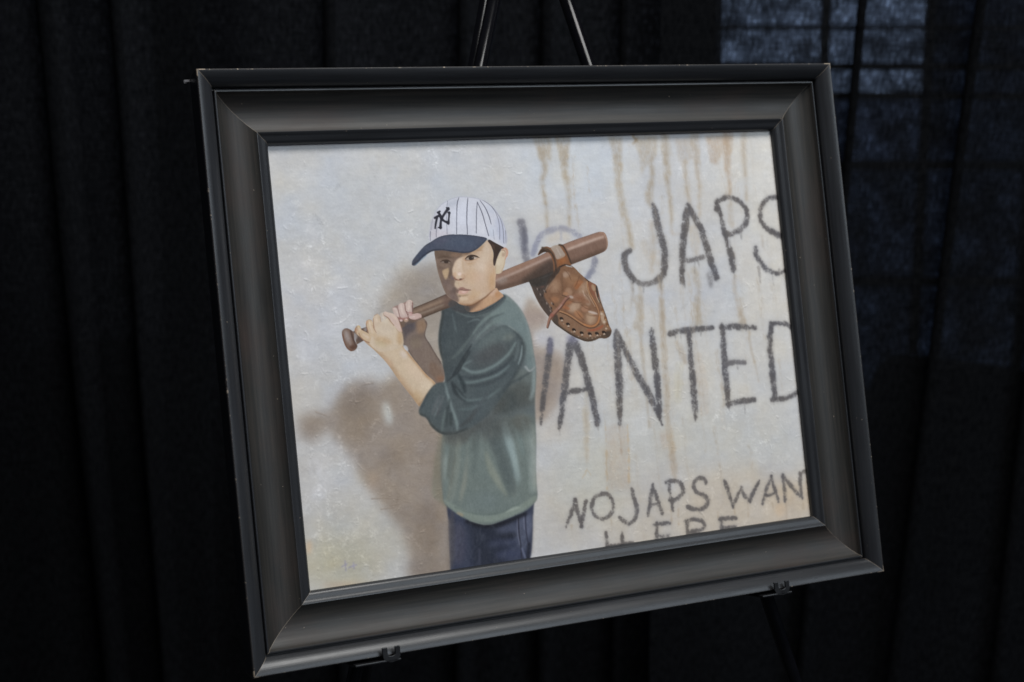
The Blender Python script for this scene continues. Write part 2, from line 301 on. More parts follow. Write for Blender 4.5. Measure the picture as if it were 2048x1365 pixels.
# ---- the painting, stroke by stroke (mm from the canvas top-left): kind, outline, colour, width, softness, opacity, clip, texture
NXC, NYC, CWID, CHGT, PAINT_GAIN = 1000, 750, 0.6212, 0.4658, 1.22
PAINT = [
('f',[-47.2,-52.4,334.5,-58.1,782.1,-52.9,739.5,274.8,518.4,572.2,-60.3,509.3],(191,192,196),0,17.55,1,'',0),
('f',[270.4,83.8,236.6,123.7,159.3,144.6,70.7,139.1,4.1,110.9,-17.9,70.7,11.8,32.8,83.7,10.6,173,13.2,245.5,41],(186,190,197),0,23.4,0.8,'',0),
('f',[436.7,40.1,417.8,66.1,374.9,80.7,325.3,78.5,287.7,60.9,275.7,34.7,293.4,9.3,334.7,-5.7,384.6,-4.5,423.9,12.9],(192,199,208),0,17.55,0.7,'',0),
('f',[666.7,47.8,646.5,78.7,602.2,96.2,551.5,93.9,513.5,73.3,502,42.3,520.8,12.2,563.6,-5.8,614.7,-4.7,654.4,15.8],(203,202,200),0,20.47,0.8,'',0),
('f',[663.7,185.2,644.2,253.7,611,293.8,577,290.9,555,246.7,552.9,178.2,571.6,110.6,604.3,69.2,638.8,70.6,661.6,114.9],(203,199,193),0,20.47,0.8,'',0),
('f',[83.1,179.7,71.1,206.3,45.3,221.2,15.9,218.8,-5.9,200.3,-12.2,172.9,-0.7,146.7,24.5,131.6,54.1,133.3,76.6,151.7],(193,194,200),0,14.62,0.7,'',0),
('f',[41.8,320.9,29.8,379.7,10.4,414.2,-8.8,411.7,-20.6,373.5,-20.8,314.2,-9.1,255.8,10.1,220.4,29.6,222,41.7,260.4],(186,184,184),0,17.55,0.8,'',0),
('f',[135.3,425.2,119.4,444.6,82.7,452.8,39.8,446.8,7,429.4,-3.9,407.1,11.1,388.2,46.5,379.6,89.6,384.8,123.8,402.3],(180,178,172),0,14.62,0.8,'',0),
('f',[83.4,444.3,73.4,461.1,50.9,469.1,24.8,465.4,5,451.5,-1.2,432.8,8.5,416.2,30.5,408,56.7,411.4,77,425.3],(184,178,156),0,10.53,0.8,'',0),
('f',[613.9,299.9,577.8,334.3,494.7,349.1,399.4,339.3,327.6,310,303.8,272.2,335.6,239.3,412.9,223.1,509,230.4,587,259.6],(198,196,193),0,20.47,0.8,'',0),
('f',[617.6,382.5,584,406.3,504.8,413.9,413.1,403.2,343.4,379.1,319.5,350.6,349.2,327.7,422.9,318.8,515.2,327.8,590.7,352.1],(190,190,186),0,20.47,0.7,'',0),
('f',[629.7,454.3,586.8,476.4,484.7,479.8,366.9,464.3,277.8,436.7,246.9,407.5,283.4,386.4,376.5,381.1,494.9,394.4,593.5,422.5],(192,184,175),0,20.47,0.9,'',0),
('f',[637.4,449.4,614.9,467.3,562.1,473.3,500.4,465.3,453,447,437,425.1,457.7,407.7,508.1,401.1,570.2,408.1,620,426.6],(194,182,168),0,14.62,0.8,'',0),
('f',[383.4,390.8,370.9,415.4,344.5,428.3,314.4,424.5,292.1,405.9,285.8,379.6,297.8,355.3,323.7,342.2,353.9,345.3,376.8,363.9],(190,190,184),0,14.62,0.8,'',0),
('f',[613.8,440.7,606.8,453.6,592.1,460.2,575.2,458.1,562.7,448.1,559.2,434.1,566,421.3,580.6,414.6,597.5,416.5,610.2,426.5],(198,178,156),0,9.36,0.6,'',0),
('f',[328.1,274.4,318.4,318.8,303.2,345.1,288.4,343.5,279.5,314.9,279.9,270.1,289.4,226,304.4,199.2,319.4,200.3,328.5,229],(190,184,180),0,8.77,0.8,'',0),
('f',[317.3,340.9,319.6,345.6,318.5,350.4,314.5,353.4,309,353.6,304.2,350.9,302,346.2,303,341.4,307.1,338.4,312.5,338.1],(197,199,204),0,4.39,0.156562,'',2),
('f',[157.6,43,155.7,47,152.2,49.3,148.4,48.8,145.8,46,145.3,41.7,147.3,37.7,150.8,35.5,154.6,35.9,157.2,38.8],(205,205,207),0,5.38,0.247471,'',2),
('f',[402.5,15.6,396.9,19.8,382.9,22.6,365.8,22.9,352.2,20.6,347.2,16.7,352.6,12.5,366.5,9.7,383.6,9.3,397.4,11.6],(190,194,198),0,4.93,0.257226,'',2),
('f',[168.6,220.8,163.2,221.8,153,218.8,141.9,212.7,134,206.1,132.4,201.3,137.6,200.2,147.8,203.3,159,209.3,166.9,216],(190,194,198),0,3.38,0.28579,'',2),
('f',[634.7,366.8,628.2,369.3,614.5,368,598.9,363.2,587.5,357,584.3,351.6,590.7,349,604.2,350.3,619.8,355,631.5,361.3],(197,199,204),0,4.33,0.294802,'',2),
('f',[482.6,19.9,477.2,24.8,464.9,27.2,450.5,26.1,439.4,22,435.9,16.4,441.3,11.5,453.5,9.1,467.9,10.1,479.1,14.3],(200,197,190),0,3.29,0.378771,'',2),
('f',[537.8,412.1,537.4,416.3,531.8,422.1,523.2,427.4,515,430.1,510.2,429.1,510.6,425,516.1,419.1,524.7,413.9,532.9,411.2],(197,199,204),0,3.28,0.329912,'',2),
('f',[301.1,182.7,296.2,185.5,287.3,185.1,277.7,181.6,271.2,176.4,270.1,171.3,274.8,168.5,283.7,168.8,293.3,172.3,299.9,177.6],(200,197,190),0,6.12,0.2607,'',2),
('f',[293.6,256,292.1,259.2,285.8,263.4,277.3,267.2,269.8,269,266.1,268.2,267.6,265,273.8,260.7,282.3,257,289.9,255.1],(197,199,204),0,3.48,0.490061,'',2),
('f',[424.1,322.1,423.9,329.5,417.5,336.2,407.4,339.7,397.4,338.6,391.5,333.3,391.7,326,398,319.3,408.1,315.8,418,316.8],(205,205,207),0,3.31,0.474006,'',2),
('f',[74.5,449.6,72.2,453.7,67.8,455.5,63.1,454.5,59.7,451,59.1,446.3,61.4,442.3,65.7,440.4,70.5,441.4,73.8,444.9],(183,186,191),0,3.22,0.483235,'',2),
('f',[318.6,349.6,313.6,354.4,305.1,355.5,296.4,352.5,290.7,346.6,290.3,340,295.3,335.2,303.8,334,312.6,337,318.2,342.9],(190,194,198),0,5.01,0.458389,'',2),
('f',[201.6,352,200.2,358.4,191.2,366.3,178.2,372.6,166.2,374.9,159.7,372.4,161.1,366,169.9,358.2,182.8,351.9,195,349.5],(190,194,198),0,4.05,0.343496,'',2),
('f',[105.6,320.8,103.7,325,96,331.2,85.3,337,75.8,340.2,71.1,339.7,72.9,335.5,80.5,329.3,91.2,323.5,100.8,320.2],(205,205,207),0,4.54,0.325886,'',2),
('f',[187,131.5,183,133,175.5,131.8,167.3,128.2,161.7,123.7,160.6,119.9,164.6,118.3,172,119.5,180.2,123.1,185.9,127.6],(205,205,207),0,3.17,0.175768,'',2),
('f',[408.9,75.2,407.8,78.5,404.3,80.9,399.7,81.5,395.8,80.1,394,77.3,395.1,74,398.6,71.6,403.2,71,407.1,72.4],(205,205,207),0,5.76,0.377893,'',2),
('f',[155.4,295.1,154.7,300.3,148.6,306,139.6,310.2,131.1,311.3,126.3,308.7,127,303.6,133,297.9,141.9,293.7,150.5,292.6],(197,199,204),0,2.95,0.451019,'',2),
('f',[489.6,511.1,486.6,515,481,516.6,474.8,515.2,470.5,511.3,469.7,506.6,472.6,502.7,478.2,501.1,484.4,502.5,488.7,506.3],(200,197,190),0,5.65,0.269002,'',2),
('f',[458.8,418.6,452.9,423.8,441,424.9,427.8,421.6,418.3,415.2,416,408.1,421.8,402.9,433.5,401.7,446.8,404.9,456.4,411.4],(197,199,204),0,5.74,0.275688,'',2),
('f',[95.1,151.9,90,151.9,79.8,147.8,68.4,141,60.1,134.1,58.1,129.8,63.1,129.7,73.2,133.8,84.6,140.6,93,147.5],(205,205,207),0,6.46,0.429638,'',2),
('f',[242,101.6,236.9,104.3,225.4,104.5,211.8,102.2,201.3,98.3,198,94.2,203,91.6,214.4,91.3,228,93.6,238.6,97.5],(200,197,190),0,2.84,0.250206,'',2),
('f',[123.8,318.3,123.5,321.5,120.7,324.3,116.4,325.6,112.3,325,110,322.7,110.3,319.5,113.1,316.7,117.4,315.4,121.5,316],(190,194,198),0,6.23,0.446906,'',2),
('f',[172.2,196.4,170,202.7,161.8,208.1,150.7,210.4,141,208.8,136.3,204,138.5,197.7,146.6,192.3,157.7,190,167.5,191.5],(200,197,190),0,6.05,0.283325,'',2),
('f',[69,181.6,69.1,188.3,62.3,198.1,51.3,207.1,40.3,211.9,33.5,210.7,33.4,204.1,40.1,194.4,51,185.4,62.1,180.4],(190,194,198),0,6.27,0.165924,'',2),
('f',[471.1,154.3,474.7,161,473.9,167.2,469,170.7,461.8,170.1,455.2,165.7,451.6,159.1,452.4,152.8,457.3,149.3,464.4,149.9],(205,205,207),0,4.69,0.44015,'',2),
('f',[322.9,27,318.9,31.5,307.1,36.4,292,39.8,279.4,40.4,274.1,38.1,278,33.6,289.7,28.8,304.7,25.3,317.5,24.6],(183,186,191),0,3.67,0.224513,'',2),
('f',[52.4,447,49.1,451.2,41.6,453.1,32.7,451.9,25.7,448.2,23.4,443.3,26.5,439.1,34,437.2,43,438.4,50,442.1],(190,194,198),0,5.24,0.280484,'',2),
('f',[100.9,112.5,100.4,116.4,95.3,123.2,87.8,130.2,80.6,134.8,76.5,135.3,77.1,131.4,82.1,124.7,89.6,117.6,96.8,113],(197,199,204),0,2.48,0.231234,'',2),
('f',[137.7,435.3,135.1,441.7,129.3,445.1,122.6,444.3,117.6,439.6,116.1,432.7,118.7,426.4,124.5,422.9,131.2,423.7,136.3,428.4],(200,197,190),0,4.32,0.405556,'',2),
('f',[100.9,340.3,96.4,345.5,85.9,347.6,73.5,346,64,341.3,60.8,335.2,65.3,330.1,75.7,327.9,88.1,329.4,97.8,334.2],(205,205,207),0,5.31,0.416224,'',2),
('f',[427.2,-0.4,430,4.9,429,10.4,424.5,14.1,418.2,14.6,412.5,11.7,409.7,6.5,410.7,1,415.2,-2.7,421.5,-3.3],(205,205,207),0,4.99,0.364058,'',2),
('f',[277.8,5.2,273.4,10.9,264.6,13.7,254.6,12.5,247.3,7.9,245.5,1.6,249.8,-4,258.6,-6.8,268.6,-5.8,275.9,-1.2],(200,197,190),0,2.67,0.443616,'',2),
('f',[73.7,245.8,69,248.4,60,247.7,50.1,244,43.1,238.7,41.6,233.7,46.2,231.1,55.1,231.8,65.1,235.5,72.2,240.9],(183,186,191),0,6.35,0.210381,'',2),
('f',[2.9,381.5,3.2,386.8,0.8,390.8,-3.4,392,-7.8,389.8,-10.7,385.2,-11,379.8,-8.6,375.8,-4.4,374.7,0,376.8],(200,197,190),0,6.22,0.372171,'',2),
('f',[117.6,251.6,114.2,255.6,103.5,260.6,89.7,264.5,78.1,266,73.1,264.4,76.4,260.4,86.9,255.5,100.6,251.6,112.4,250],(200,197,190),0,3.52,0.466404,'',2),
('f',[28.6,310.7,26.8,315.8,18.9,321.3,8.1,325.2,-1.5,326,-6.3,323.4,-4.5,318.4,3.2,312.9,14,309,23.7,308.1],(205,205,207),0,4.68,0.296147,'',2),
('f',[582.2,350.5,577.1,354.2,563.2,356.8,545.9,357.5,531.8,355.9,526.3,352.8,531.3,349.2,545.1,346.5,562.3,345.8,576.6,347.3],(183,186,191),0,6.64,0.451912,'',2),
('f',[364.2,60.5,361.9,65.2,356.6,68.1,350.5,67.9,345.8,64.9,344.3,60.1,346.6,55.4,351.8,52.5,358,52.6,362.7,55.7],(197,199,204),0,2.93,0.175521,'',2),
('f',[300.4,329.6,295,331.3,281.6,330.9,265.4,328.7,252.5,325.5,247.9,322.5,253.2,320.9,266.5,321.2,282.7,323.4,295.7,326.6],(205,205,207),0,5.29,0.351941,'',2),
('f',[331.8,270.2,329,273.6,320.4,276.9,309.3,278.9,300,278.8,296,276.6,298.8,273.2,307.3,269.9,318.4,267.9,327.7,268],(190,194,198),0,5.61,0.307444,'',2),
('f',[649.3,39.3,647.9,42.6,644.2,44.8,639.8,44.9,636.3,43,635.1,39.8,636.5,36.5,640.2,34.4,644.6,34.2,648.1,36.1],(183,186,191),0,3.35,0.330686,'',2),
('f',[536.7,259.2,530.4,263.7,516.2,265,499.7,262.4,487.1,257.1,483.2,251.1,489.4,246.6,503.4,245.3,519.9,247.8,532.7,253.1],(197,199,204),0,5.48,0.464006,'',2),
('f',[278.5,358.8,278.6,363.7,275.4,367.7,270.2,369.4,264.9,368,261.6,364.1,261.4,359.2,264.6,355.2,269.8,353.5,275.1,354.9],(200,197,190),0,7,0.16717,'',2),
('f',[493.2,25.6,490.3,29.9,482.5,33.1,472.8,33.9,464.9,32,461.8,28.1,464.6,23.8,472.4,20.7,482.1,19.9,490,21.7],(190,194,198),0,3.92,0.334416,'',2),
('f',[308.5,352.4,305.5,355.5,301.2,356.5,297.4,354.8,295.5,351.3,296.1,347.1,299.1,344,303.4,343,307.2,344.6,309.2,348.2],(197,199,204),0,6.62,0.461998,'',2),
('f',[207.1,40.3,206.1,42.5,203.1,44.1,199.5,44.3,196.5,43.2,195.3,41.2,196.4,38.9,199.3,37.4,203,37.1,206,38.2],(197,199,204),0,6.81,0.423666,'',2),
('f',[622.2,466.7,624.2,474,621.4,480,615,482.6,607.4,480.7,601.5,475.1,599.5,467.9,602.2,461.8,608.6,459.2,616.3,461.1],(200,197,190),0,4.33,0.366765,'',2),
('f',[194.4,162.7,192.7,167.8,189.3,170.8,185.5,170.6,182.7,167.2,182.1,162,183.7,156.9,187.1,153.9,190.9,154.1,193.7,157.4],(190,194,198),0,3.14,0.361155,'',2),
('f',[454.3,143.8,452.8,151.2,443.6,158.9,430.2,163.7,417.9,164.1,411.2,159.7,412.6,152.4,421.7,144.8,435,139.8,447.5,139.5],(205,205,207),0,4.42,0.321242,'',2),
('f',[33.7,38.8,32.7,45.8,27.5,51.2,20,53.1,13.1,50.7,9.5,45,10.4,38.1,15.6,32.6,23.1,30.7,30,33.1],(200,197,190),0,4.38,0.400559,'',2),
('f',[569.1,378.2,567.5,382.2,563.2,384.6,557.8,384.6,553.3,382.2,551.5,378.2,553.1,374.2,557.4,371.7,562.9,371.7,567.3,374.1],(205,205,207),0,4.64,0.249352,'',2),
('f',[127.9,225.7,124.4,228.1,115.1,229.7,103.8,229.9,94.6,228.7,91.1,226.6,94.6,224.2,103.7,222.6,115,222.3,124.3,223.5],(190,194,198),0,3.54,0.204016,'',2),
('f',[626.8,288.9,625.3,297.4,615.4,305.3,600.9,309.6,587.4,308.7,580,303,581.4,294.6,591.2,286.7,605.6,282.3,619.3,283.2],(183,186,191),0,6.67,0.342233,'',2),
('f',[375.9,332.9,375.2,339.2,368.4,345.5,358.1,349.5,348.3,349.6,342.6,345.8,343.3,339.6,350,333.3,360.2,329.3,370.1,329.2],(190,194,198),0,5.61,0.416625,'',2),
('f',[281.4,51.7,276.6,56.8,271.3,58.9,267.8,57.1,267.2,52.1,269.8,45.8,274.6,40.6,279.9,38.5,283.5,40.4,284.1,45.4],(197,199,204),0,3.06,0.183067,'',2),
('f',[176.1,141.8,172.9,149.1,162.4,155.1,148.6,157.4,136.9,155.2,131.6,149.4,134.8,142.2,145.2,136.3,158.9,133.9,170.8,136],(200,197,190),0,4.02,0.367087,'',2),
('f',[324.6,192.3,319.3,197.9,306,201.2,289.8,200.9,276.9,197.3,272.1,191.7,277.3,186.2,290.5,182.9,306.7,183,319.7,186.6],(205,205,207),0,3.14,0.381431,'',2),
('f',[150.9,383.8,149.6,387.3,143.6,391.7,135.3,395.4,127.9,396.8,124.1,395.6,125.3,392,131.2,387.6,139.5,384,147,382.5],(197,199,204),0,3.73,0.372515,'',2),
('f',[532.6,79.9,526.1,82.2,513,80.5,498.5,75.4,488,69,485.6,63.6,492,61.3,505,62.9,519.5,68,530.1,74.5],(183,186,191),0,2.84,0.210829,'',2),
('f',[78.9,351.8,82.3,357.5,82.6,362.4,79.8,364.6,74.8,363.3,69.6,359,66.3,353.3,65.9,348.5,68.8,346.3,73.7,347.6],(190,194,198),0,3.73,0.495066,'',2),
('f',[385.6,224.2,380.7,230.6,367.3,235.2,350.6,236.1,336.9,233.1,331.4,227.3,336.2,220.9,349.4,216.3,366.2,215.3,380,218.3],(183,186,191),0,3.5,0.468326,'',2),
('f',[301.7,351.5,301.1,355.7,296.2,360.2,288.8,363.2,281.8,363.6,277.9,361.3,278.5,357.1,283.3,352.7,290.7,349.7,297.7,349.2],(200,197,190),0,6.25,0.211425,'',2),
('f',[127.5,1,123.8,8.1,113,13.7,99.3,15.7,87.9,13.4,83.1,7.6,86.7,0.6,97.3,-5.1,111,-7.1,122.6,-4.8],(197,199,204),0,3.66,0.445685,'',2),
('f',[176.4,126.6,170.6,128.6,159.5,126.6,147.3,121.2,138.6,114.7,136.8,109.4,142.5,107.4,153.5,109.4,165.8,114.7,174.5,121.3],(197,199,204),0,6.26,0.339626,'',2),
('f',[508.4,149.8,503.9,151.6,493.3,151.7,480.7,150.2,470.7,147.5,467.3,144.7,471.7,142.9,482.2,142.8,494.9,144.3,504.9,147],(200,197,190),0,6.45,0.156292,'',2),
('f',[609.8,93.7,604.6,96.1,592.1,96.7,577.1,95.2,565.4,92.3,561.4,89,566.5,86.5,578.9,85.9,593.9,87.4,605.7,90.3],(183,186,191),0,3.19,0.398358,'',2),
('f',[269.6,245.2,263.8,249.1,252.4,249.2,239.9,245.3,231.1,239,229.2,232.7,235,228.8,246.2,228.7,258.7,232.5,267.7,238.9],(190,194,198),0,5.91,0.380882,'',2),
('f',[84.6,244.9,84.4,251.4,79,257.5,70.6,260.9,62.4,260.2,57.4,255.8,57.7,249.3,63,243.2,71.3,239.9,79.6,240.5],(183,186,191),0,4.55,0.253455,'',2),
('f',[220.2,418.9,218.8,424.4,210.3,432.3,198.2,439.5,186.9,443.3,180.8,442.2,182.2,436.7,190.5,428.9,202.6,421.6,214,417.8],(200,197,190),0,3.12,0.274171,'',2),
('f',[156.5,306,152.7,308.1,143.1,308.9,131.4,308,122.1,305.9,118.7,303.3,122.4,301.2,132,300.4,143.6,301.3,153,303.4],(200,197,190),0,6.64,0.291003,'',2),
('f',[-1.4,214.8,-3,218.5,-6,220.6,-9.3,220.1,-11.6,217.4,-12,213.4,-10.4,209.7,-7.4,207.6,-4.1,208.1,-1.8,210.8],(190,194,198),0,3.51,0.393084,'',2),
('f',[262.7,334.2,262.7,337.7,259.2,341.7,253.6,344.7,248.1,345.6,244.7,344,244.7,340.5,248.2,336.5,253.8,333.5,259.3,332.6],(205,205,207),0,2.36,0.269979,'',2),
('f',[524.3,207.9,523.6,214.2,515.1,223.5,502.3,232.3,490,237.1,482.8,236.3,483.5,230.1,491.8,220.8,504.6,212,517,207.1],(183,186,191),0,3.01,0.438445,'',2),
('f',[497.5,317.1,492.3,319.3,483.3,317.9,474.1,313.4,468,307.6,467.5,302.6,472.6,300.4,481.6,301.8,490.9,306.2,497,312.1],(205,205,207),0,6.85,0.373564,'',2),
('f',[332.6,204.9,330.8,209.1,325.3,212,318.3,212.5,312.5,210.5,310,206.7,311.8,202.5,317.3,199.5,324.3,199,330.2,201],(183,186,191),0,5.55,0.305564,'',2),
('f',[67.8,148.3,64.3,150.5,54.7,152.7,42.9,153.8,33.2,153.6,29.5,152,33,149.8,42.4,147.7,54.3,146.5,64,146.7],(200,197,190),0,5.23,0.39426,'',2),
('f',[41.5,112.2,36.9,117.6,27.6,119.7,17.2,117.8,9.6,112.7,7.8,106.2,12.3,100.9,21.5,98.7,32,100.5,39.6,105.7],(183,186,191),0,6.84,0.363169,'',2),
('f',[155,216.7,152.6,222.4,142.7,229.5,129.1,235.2,117,237.4,111.1,235.3,113.4,229.7,123.2,222.7,136.8,216.9,148.9,214.7],(200,197,190),0,3.21,0.405325,'',2),
('f',[500.2,377.4,503.2,382.9,502.6,388,498.6,390.6,492.8,389.7,487.3,385.7,484.3,380.2,484.9,375.1,488.9,372.5,494.7,373.4],(200,197,190),0,6.17,0.470565,'',2),
('f',[334.9,75.7,329.7,80.7,318.4,82.9,305.4,81.4,295.6,76.8,292.7,70.9,297.7,66,308.9,63.8,321.9,65.2,331.9,69.8],(205,205,207),0,4,0.184684,'',2),
('f',[212.1,263.6,209.1,266.8,200.5,269.7,189.6,271.3,180.5,271.1,176.7,269,179.6,265.9,188.1,262.9,199,261.3,208.2,261.5],(205,205,207),0,4.15,0.302379,'',2),
('f',[320.1,165.6,319.2,170.6,312,179.1,301.5,187.9,291.7,193.6,286.2,194,287.1,189.1,294.1,180.7,304.6,171.9,314.5,166.1],(200,197,190),0,3.41,0.492559,'',2),
('f',[349.2,43.1,344.4,44.1,335.2,41.5,325.3,36.3,318.4,30.5,317.2,26.3,322,25.3,331.1,27.9,341,33.1,348,38.9],(183,186,191),0,5.31,0.359689,'',2),
('f',[457.3,387.9,457,392.9,450.8,399.4,441.3,405,432.1,407.4,426.6,405.8,426.9,400.8,433,394.3,442.4,388.8,451.7,386.3],(197,199,204),0,4.24,0.483334,'',2),
('f',[386.4,434.1,381,437,370.3,436.1,358.5,431.8,350.1,425.8,348.3,420.2,353.7,417.3,364.3,418.2,376.1,422.4,384.6,428.5],(200,197,190),0,3.07,0.374587,'',2),
('f',[507.8,50.1,503.1,54.7,494.8,56.2,486.2,54.2,480.4,49.3,479.7,43.5,484.3,38.9,492.6,37.3,501.2,39.4,507.1,44.2],(197,199,204),0,4.72,0.240218,'',2),
('f',[12.8,230.3,11.2,235.1,4.3,240.4,-5.4,244.2,-14.2,245,-18.6,242.5,-17.1,237.7,-10.2,232.5,-0.5,228.7,8.3,227.9],(205,205,207),0,2.51,0.469447,'',2),
('f',[196.2,15.8,192.8,21.1,181.7,27,167.4,31,155.2,31.9,149.7,29.1,153.1,23.8,164,18.1,178.3,13.9,190.6,13.1],(205,205,207),0,6.15,0.265085,'',2),
('f',[180.7,138.9,177.3,145.1,170.5,148.5,162.9,147.7,157.5,143,156.1,136.3,159.5,130.1,166.2,126.7,173.8,127.5,179.3,132.2],(197,199,204),0,6.29,0.345877,'',2),
('f',[556.4,184.6,559.7,191.6,556.9,199.8,549.3,206,539.6,207.8,531.6,204.5,528.4,197.6,531.1,189.4,538.7,183.3,548.3,181.4],(190,194,198),0,2.43,0.438714,'',2),
('f',[125.3,1.2,123,7,115.9,11.5,106.7,13.1,98.8,11.2,95.4,6.5,97.6,0.8,104.6,-3.8,113.8,-5.4,121.7,-3.5],(190,194,198),0,3.03,0.258507,'',2),
('f',[381.6,361.3,382.6,365.4,380.1,370.1,374.9,373.5,369.1,374.3,364.9,372.2,363.9,368.1,366.4,363.4,371.5,360,377.3,359.2],(197,199,204),0,5.54,0.349087,'',2),
('f',[28.8,337.5,30.7,343.1,28.8,348.8,23.7,352.4,17.5,352.5,12.4,349.2,10.5,343.6,12.4,337.9,17.5,334.3,23.7,334.1],(205,205,207),0,6.87,0.199671,'',2),
('f',[84.6,394.9,82.9,401,73.7,408.6,60.8,414.8,48.9,417.1,42.7,414.9,44.4,408.9,53.3,401.3,66.3,395.1,78.2,392.7],(200,197,190),0,3.72,0.400636,'',2),
('f',[403.7,203.7,402.3,209.1,395,214.6,384.7,218,375.4,218.1,370.4,214.9,371.8,209.5,379,204,389.3,200.6,398.7,200.4],(183,186,191),0,6.61,0.398804,'',2),
('f',[417.6,134,413,135.7,402.9,134.9,391.4,131.8,382.7,127.6,380.2,124.1,384.7,122.4,394.7,123.2,406.2,126.3,415,130.4],(200,197,190),0,3.97,0.494787,'',2),
('f',[104.2,447.4,97.6,451,87.1,449.4,76.7,443.4,70.4,435.2,70.5,427.9,77,424.3,87.5,425.8,97.9,431.8,104.4,440.1],(200,197,190),0,5.08,0.199052,'',2),
('f',[358.3,126.1,355.7,130.5,346,138.1,332.9,146.1,321.6,151.3,316.3,151.9,318.9,147.6,328.5,140,341.5,132.1,352.9,126.7],(205,205,207),0,5.88,0.31565,'',2),
('f',[290.1,410.3,285.4,414.9,274.4,416.8,261.4,415,251.3,410.5,248,404.8,252.6,400.1,263.4,398.3,276.5,399.9,286.7,404.5],(183,186,191),0,6.37,0.379753,'',2),
('f',[402.4,86.6,397.4,92.8,385.7,96.3,371.7,95.8,360.8,91.5,357.2,85.1,362.1,79,373.7,75.4,387.7,75.9,398.7,80.2],(197,199,204),0,5.94,0.214048,'',2),
('f',[457.1,291.9,459.2,298.4,456.1,305.2,449,309.6,440.7,310,434.3,306.3,432.2,299.8,435.3,293.1,442.3,288.6,450.7,288.2],(200,197,190),0,3.07,0.267402,'',2),
('f',[26,134.9,23.8,141.2,15,147.4,3,151.1,-7.5,150.8,-12.7,146.8,-10.6,140.5,-1.9,134.4,10,130.7,20.7,130.9],(190,194,198),0,3,0.355484,'',2),
('f',[107.2,340.4,102.2,341.5,90.2,340.1,75.8,336.7,64.6,332.6,60.7,329.4,65.6,328.4,77.5,329.8,91.9,333.1,103.2,337.2],(205,205,207),0,6.02,0.481549,'',2),
('f',[356.3,191.5,351.1,193.9,343.4,192.6,336.2,188.1,332.2,182.2,333,177,338.2,174.6,345.8,175.9,353.1,180.4,357.1,186.3],(197,199,204),0,3.5,0.489366,'',2),
('f',[172.8,276.4,169.5,281.1,159.5,284.9,146.8,286.4,136.2,285.1,131.7,281.4,135,276.8,144.9,273,157.6,271.5,168.3,272.8],(183,186,191),0,4.16,0.304096,'',2),
('f',[618.7,252.8,611.8,258.2,596.9,259.7,579.8,256.9,567,250.8,563.2,243.7,569.9,238.4,584.7,236.7,601.8,239.5,614.8,245.6],(205,205,207),0,5.12,0.311574,'',2),
('f',[605.9,117.2,601.2,124.2,589.1,128.8,574.2,129.4,562.2,125.7,557.6,119.1,562.2,112.2,574.2,107.5,589.1,106.9,601.2,110.6],(190,194,198),0,6.42,0.332009,'',2),
('f',[155.2,388.3,155.6,393.5,151,399.9,143.3,405,135.3,407,130.2,405.1,129.8,400,134.3,393.6,142,388.4,150,386.4],(200,197,190),0,6.64,0.346311,'',2),
('f',[53.1,340,51.2,344.4,44.1,348.4,34.8,350.4,26.6,349.7,22.7,346.6,24.6,342.2,31.6,338.2,41,336.2,49.2,336.8],(190,194,198),0,2.45,0.431133,'',2),
('f',[281.7,219.7,278.2,220.2,271.2,218.2,263.3,214.5,257.6,210.3,256.2,207.4,259.7,206.8,266.7,208.8,274.5,212.6,280.3,216.8],(197,199,204),0,5.68,0.473867,'',2),
('f',[84.9,148.7,80,151.7,68.4,152.6,54.4,151,43.5,147.7,39.8,143.7,44.5,140.8,56.1,139.8,70,141.3,81.1,144.7],(200,197,190),0,4.66,0.440083,'',2),
('f',[181.3,207.3,181.8,213.2,177.6,219.2,170.3,222.9,162.8,223.1,157.8,219.5,157.3,213.7,161.4,207.7,168.7,203.9,176.3,203.8],(200,197,190),0,3.19,0.309431,'',2),
('f',[310.1,463.9,307.4,466.8,300.9,468.1,293.1,467.3,287,464.6,284.9,461.2,287.5,458.2,294,456.9,301.8,457.8,307.9,460.4],(197,199,204),0,4.3,0.345715,'',2),
('f',[444.2,179.6,437.3,184.8,424.1,185.7,409.7,181.8,399.5,174.8,397.4,167.3,404.2,162.1,417.3,161.2,431.8,165,442.1,172],(190,194,198),0,4.74,0.209084,'',2),
('f',[635.2,346.1,636.8,351.9,632.9,359,624.9,364.6,615.9,366.6,609.4,364.3,607.8,358.5,611.6,351.5,619.6,345.9,628.6,343.8],(183,186,191),0,5.24,0.191378,'',2),
('f',[476,98,474.3,103.2,465.3,112.1,452.6,121.3,441,127.2,435,127.7,436.8,122.6,445.7,113.8,458.3,104.6,469.9,98.6],(183,186,191),0,6.41,0.222285,'',2),
('f',[0.4,358.5,-0.4,362.9,-6.2,368.5,-14.7,372.9,-22.6,374.6,-26.9,373,-26.1,368.5,-20.4,363,-11.9,358.6,-4,356.8],(197,199,204),0,3.87,0.210359,'',2),
('f',[429.2,154.8,424.1,156.7,414.5,155.2,404,150.9,396.6,145.4,395.1,140.9,400.1,139,409.7,140.5,420.3,144.7,427.7,150.2],(190,194,198),0,5.87,0.421437,'',2),
('f',[64.2,279.1,63.3,284.2,60.3,287.4,56.3,287.5,53,284.6,51.5,279.7,52.4,274.7,55.5,271.5,59.4,271.3,62.7,274.2],(205,205,207),0,4.43,0.258654,'',2),
('f',[413.1,192.7,413.3,196.2,410,200.6,404.4,204.3,398.8,205.8,395.2,204.7,395,201.3,398.2,197,403.8,193.2,409.5,191.6],(200,197,190),0,5.25,0.491154,'',2),
('f',[397.3,299.3,396.2,304.2,391.6,307.8,385.4,308.6,379.8,306.5,377,302.1,378.1,297.3,382.7,293.7,388.9,292.8,394.5,295],(197,199,204),0,2.34,0.225424,'',2),
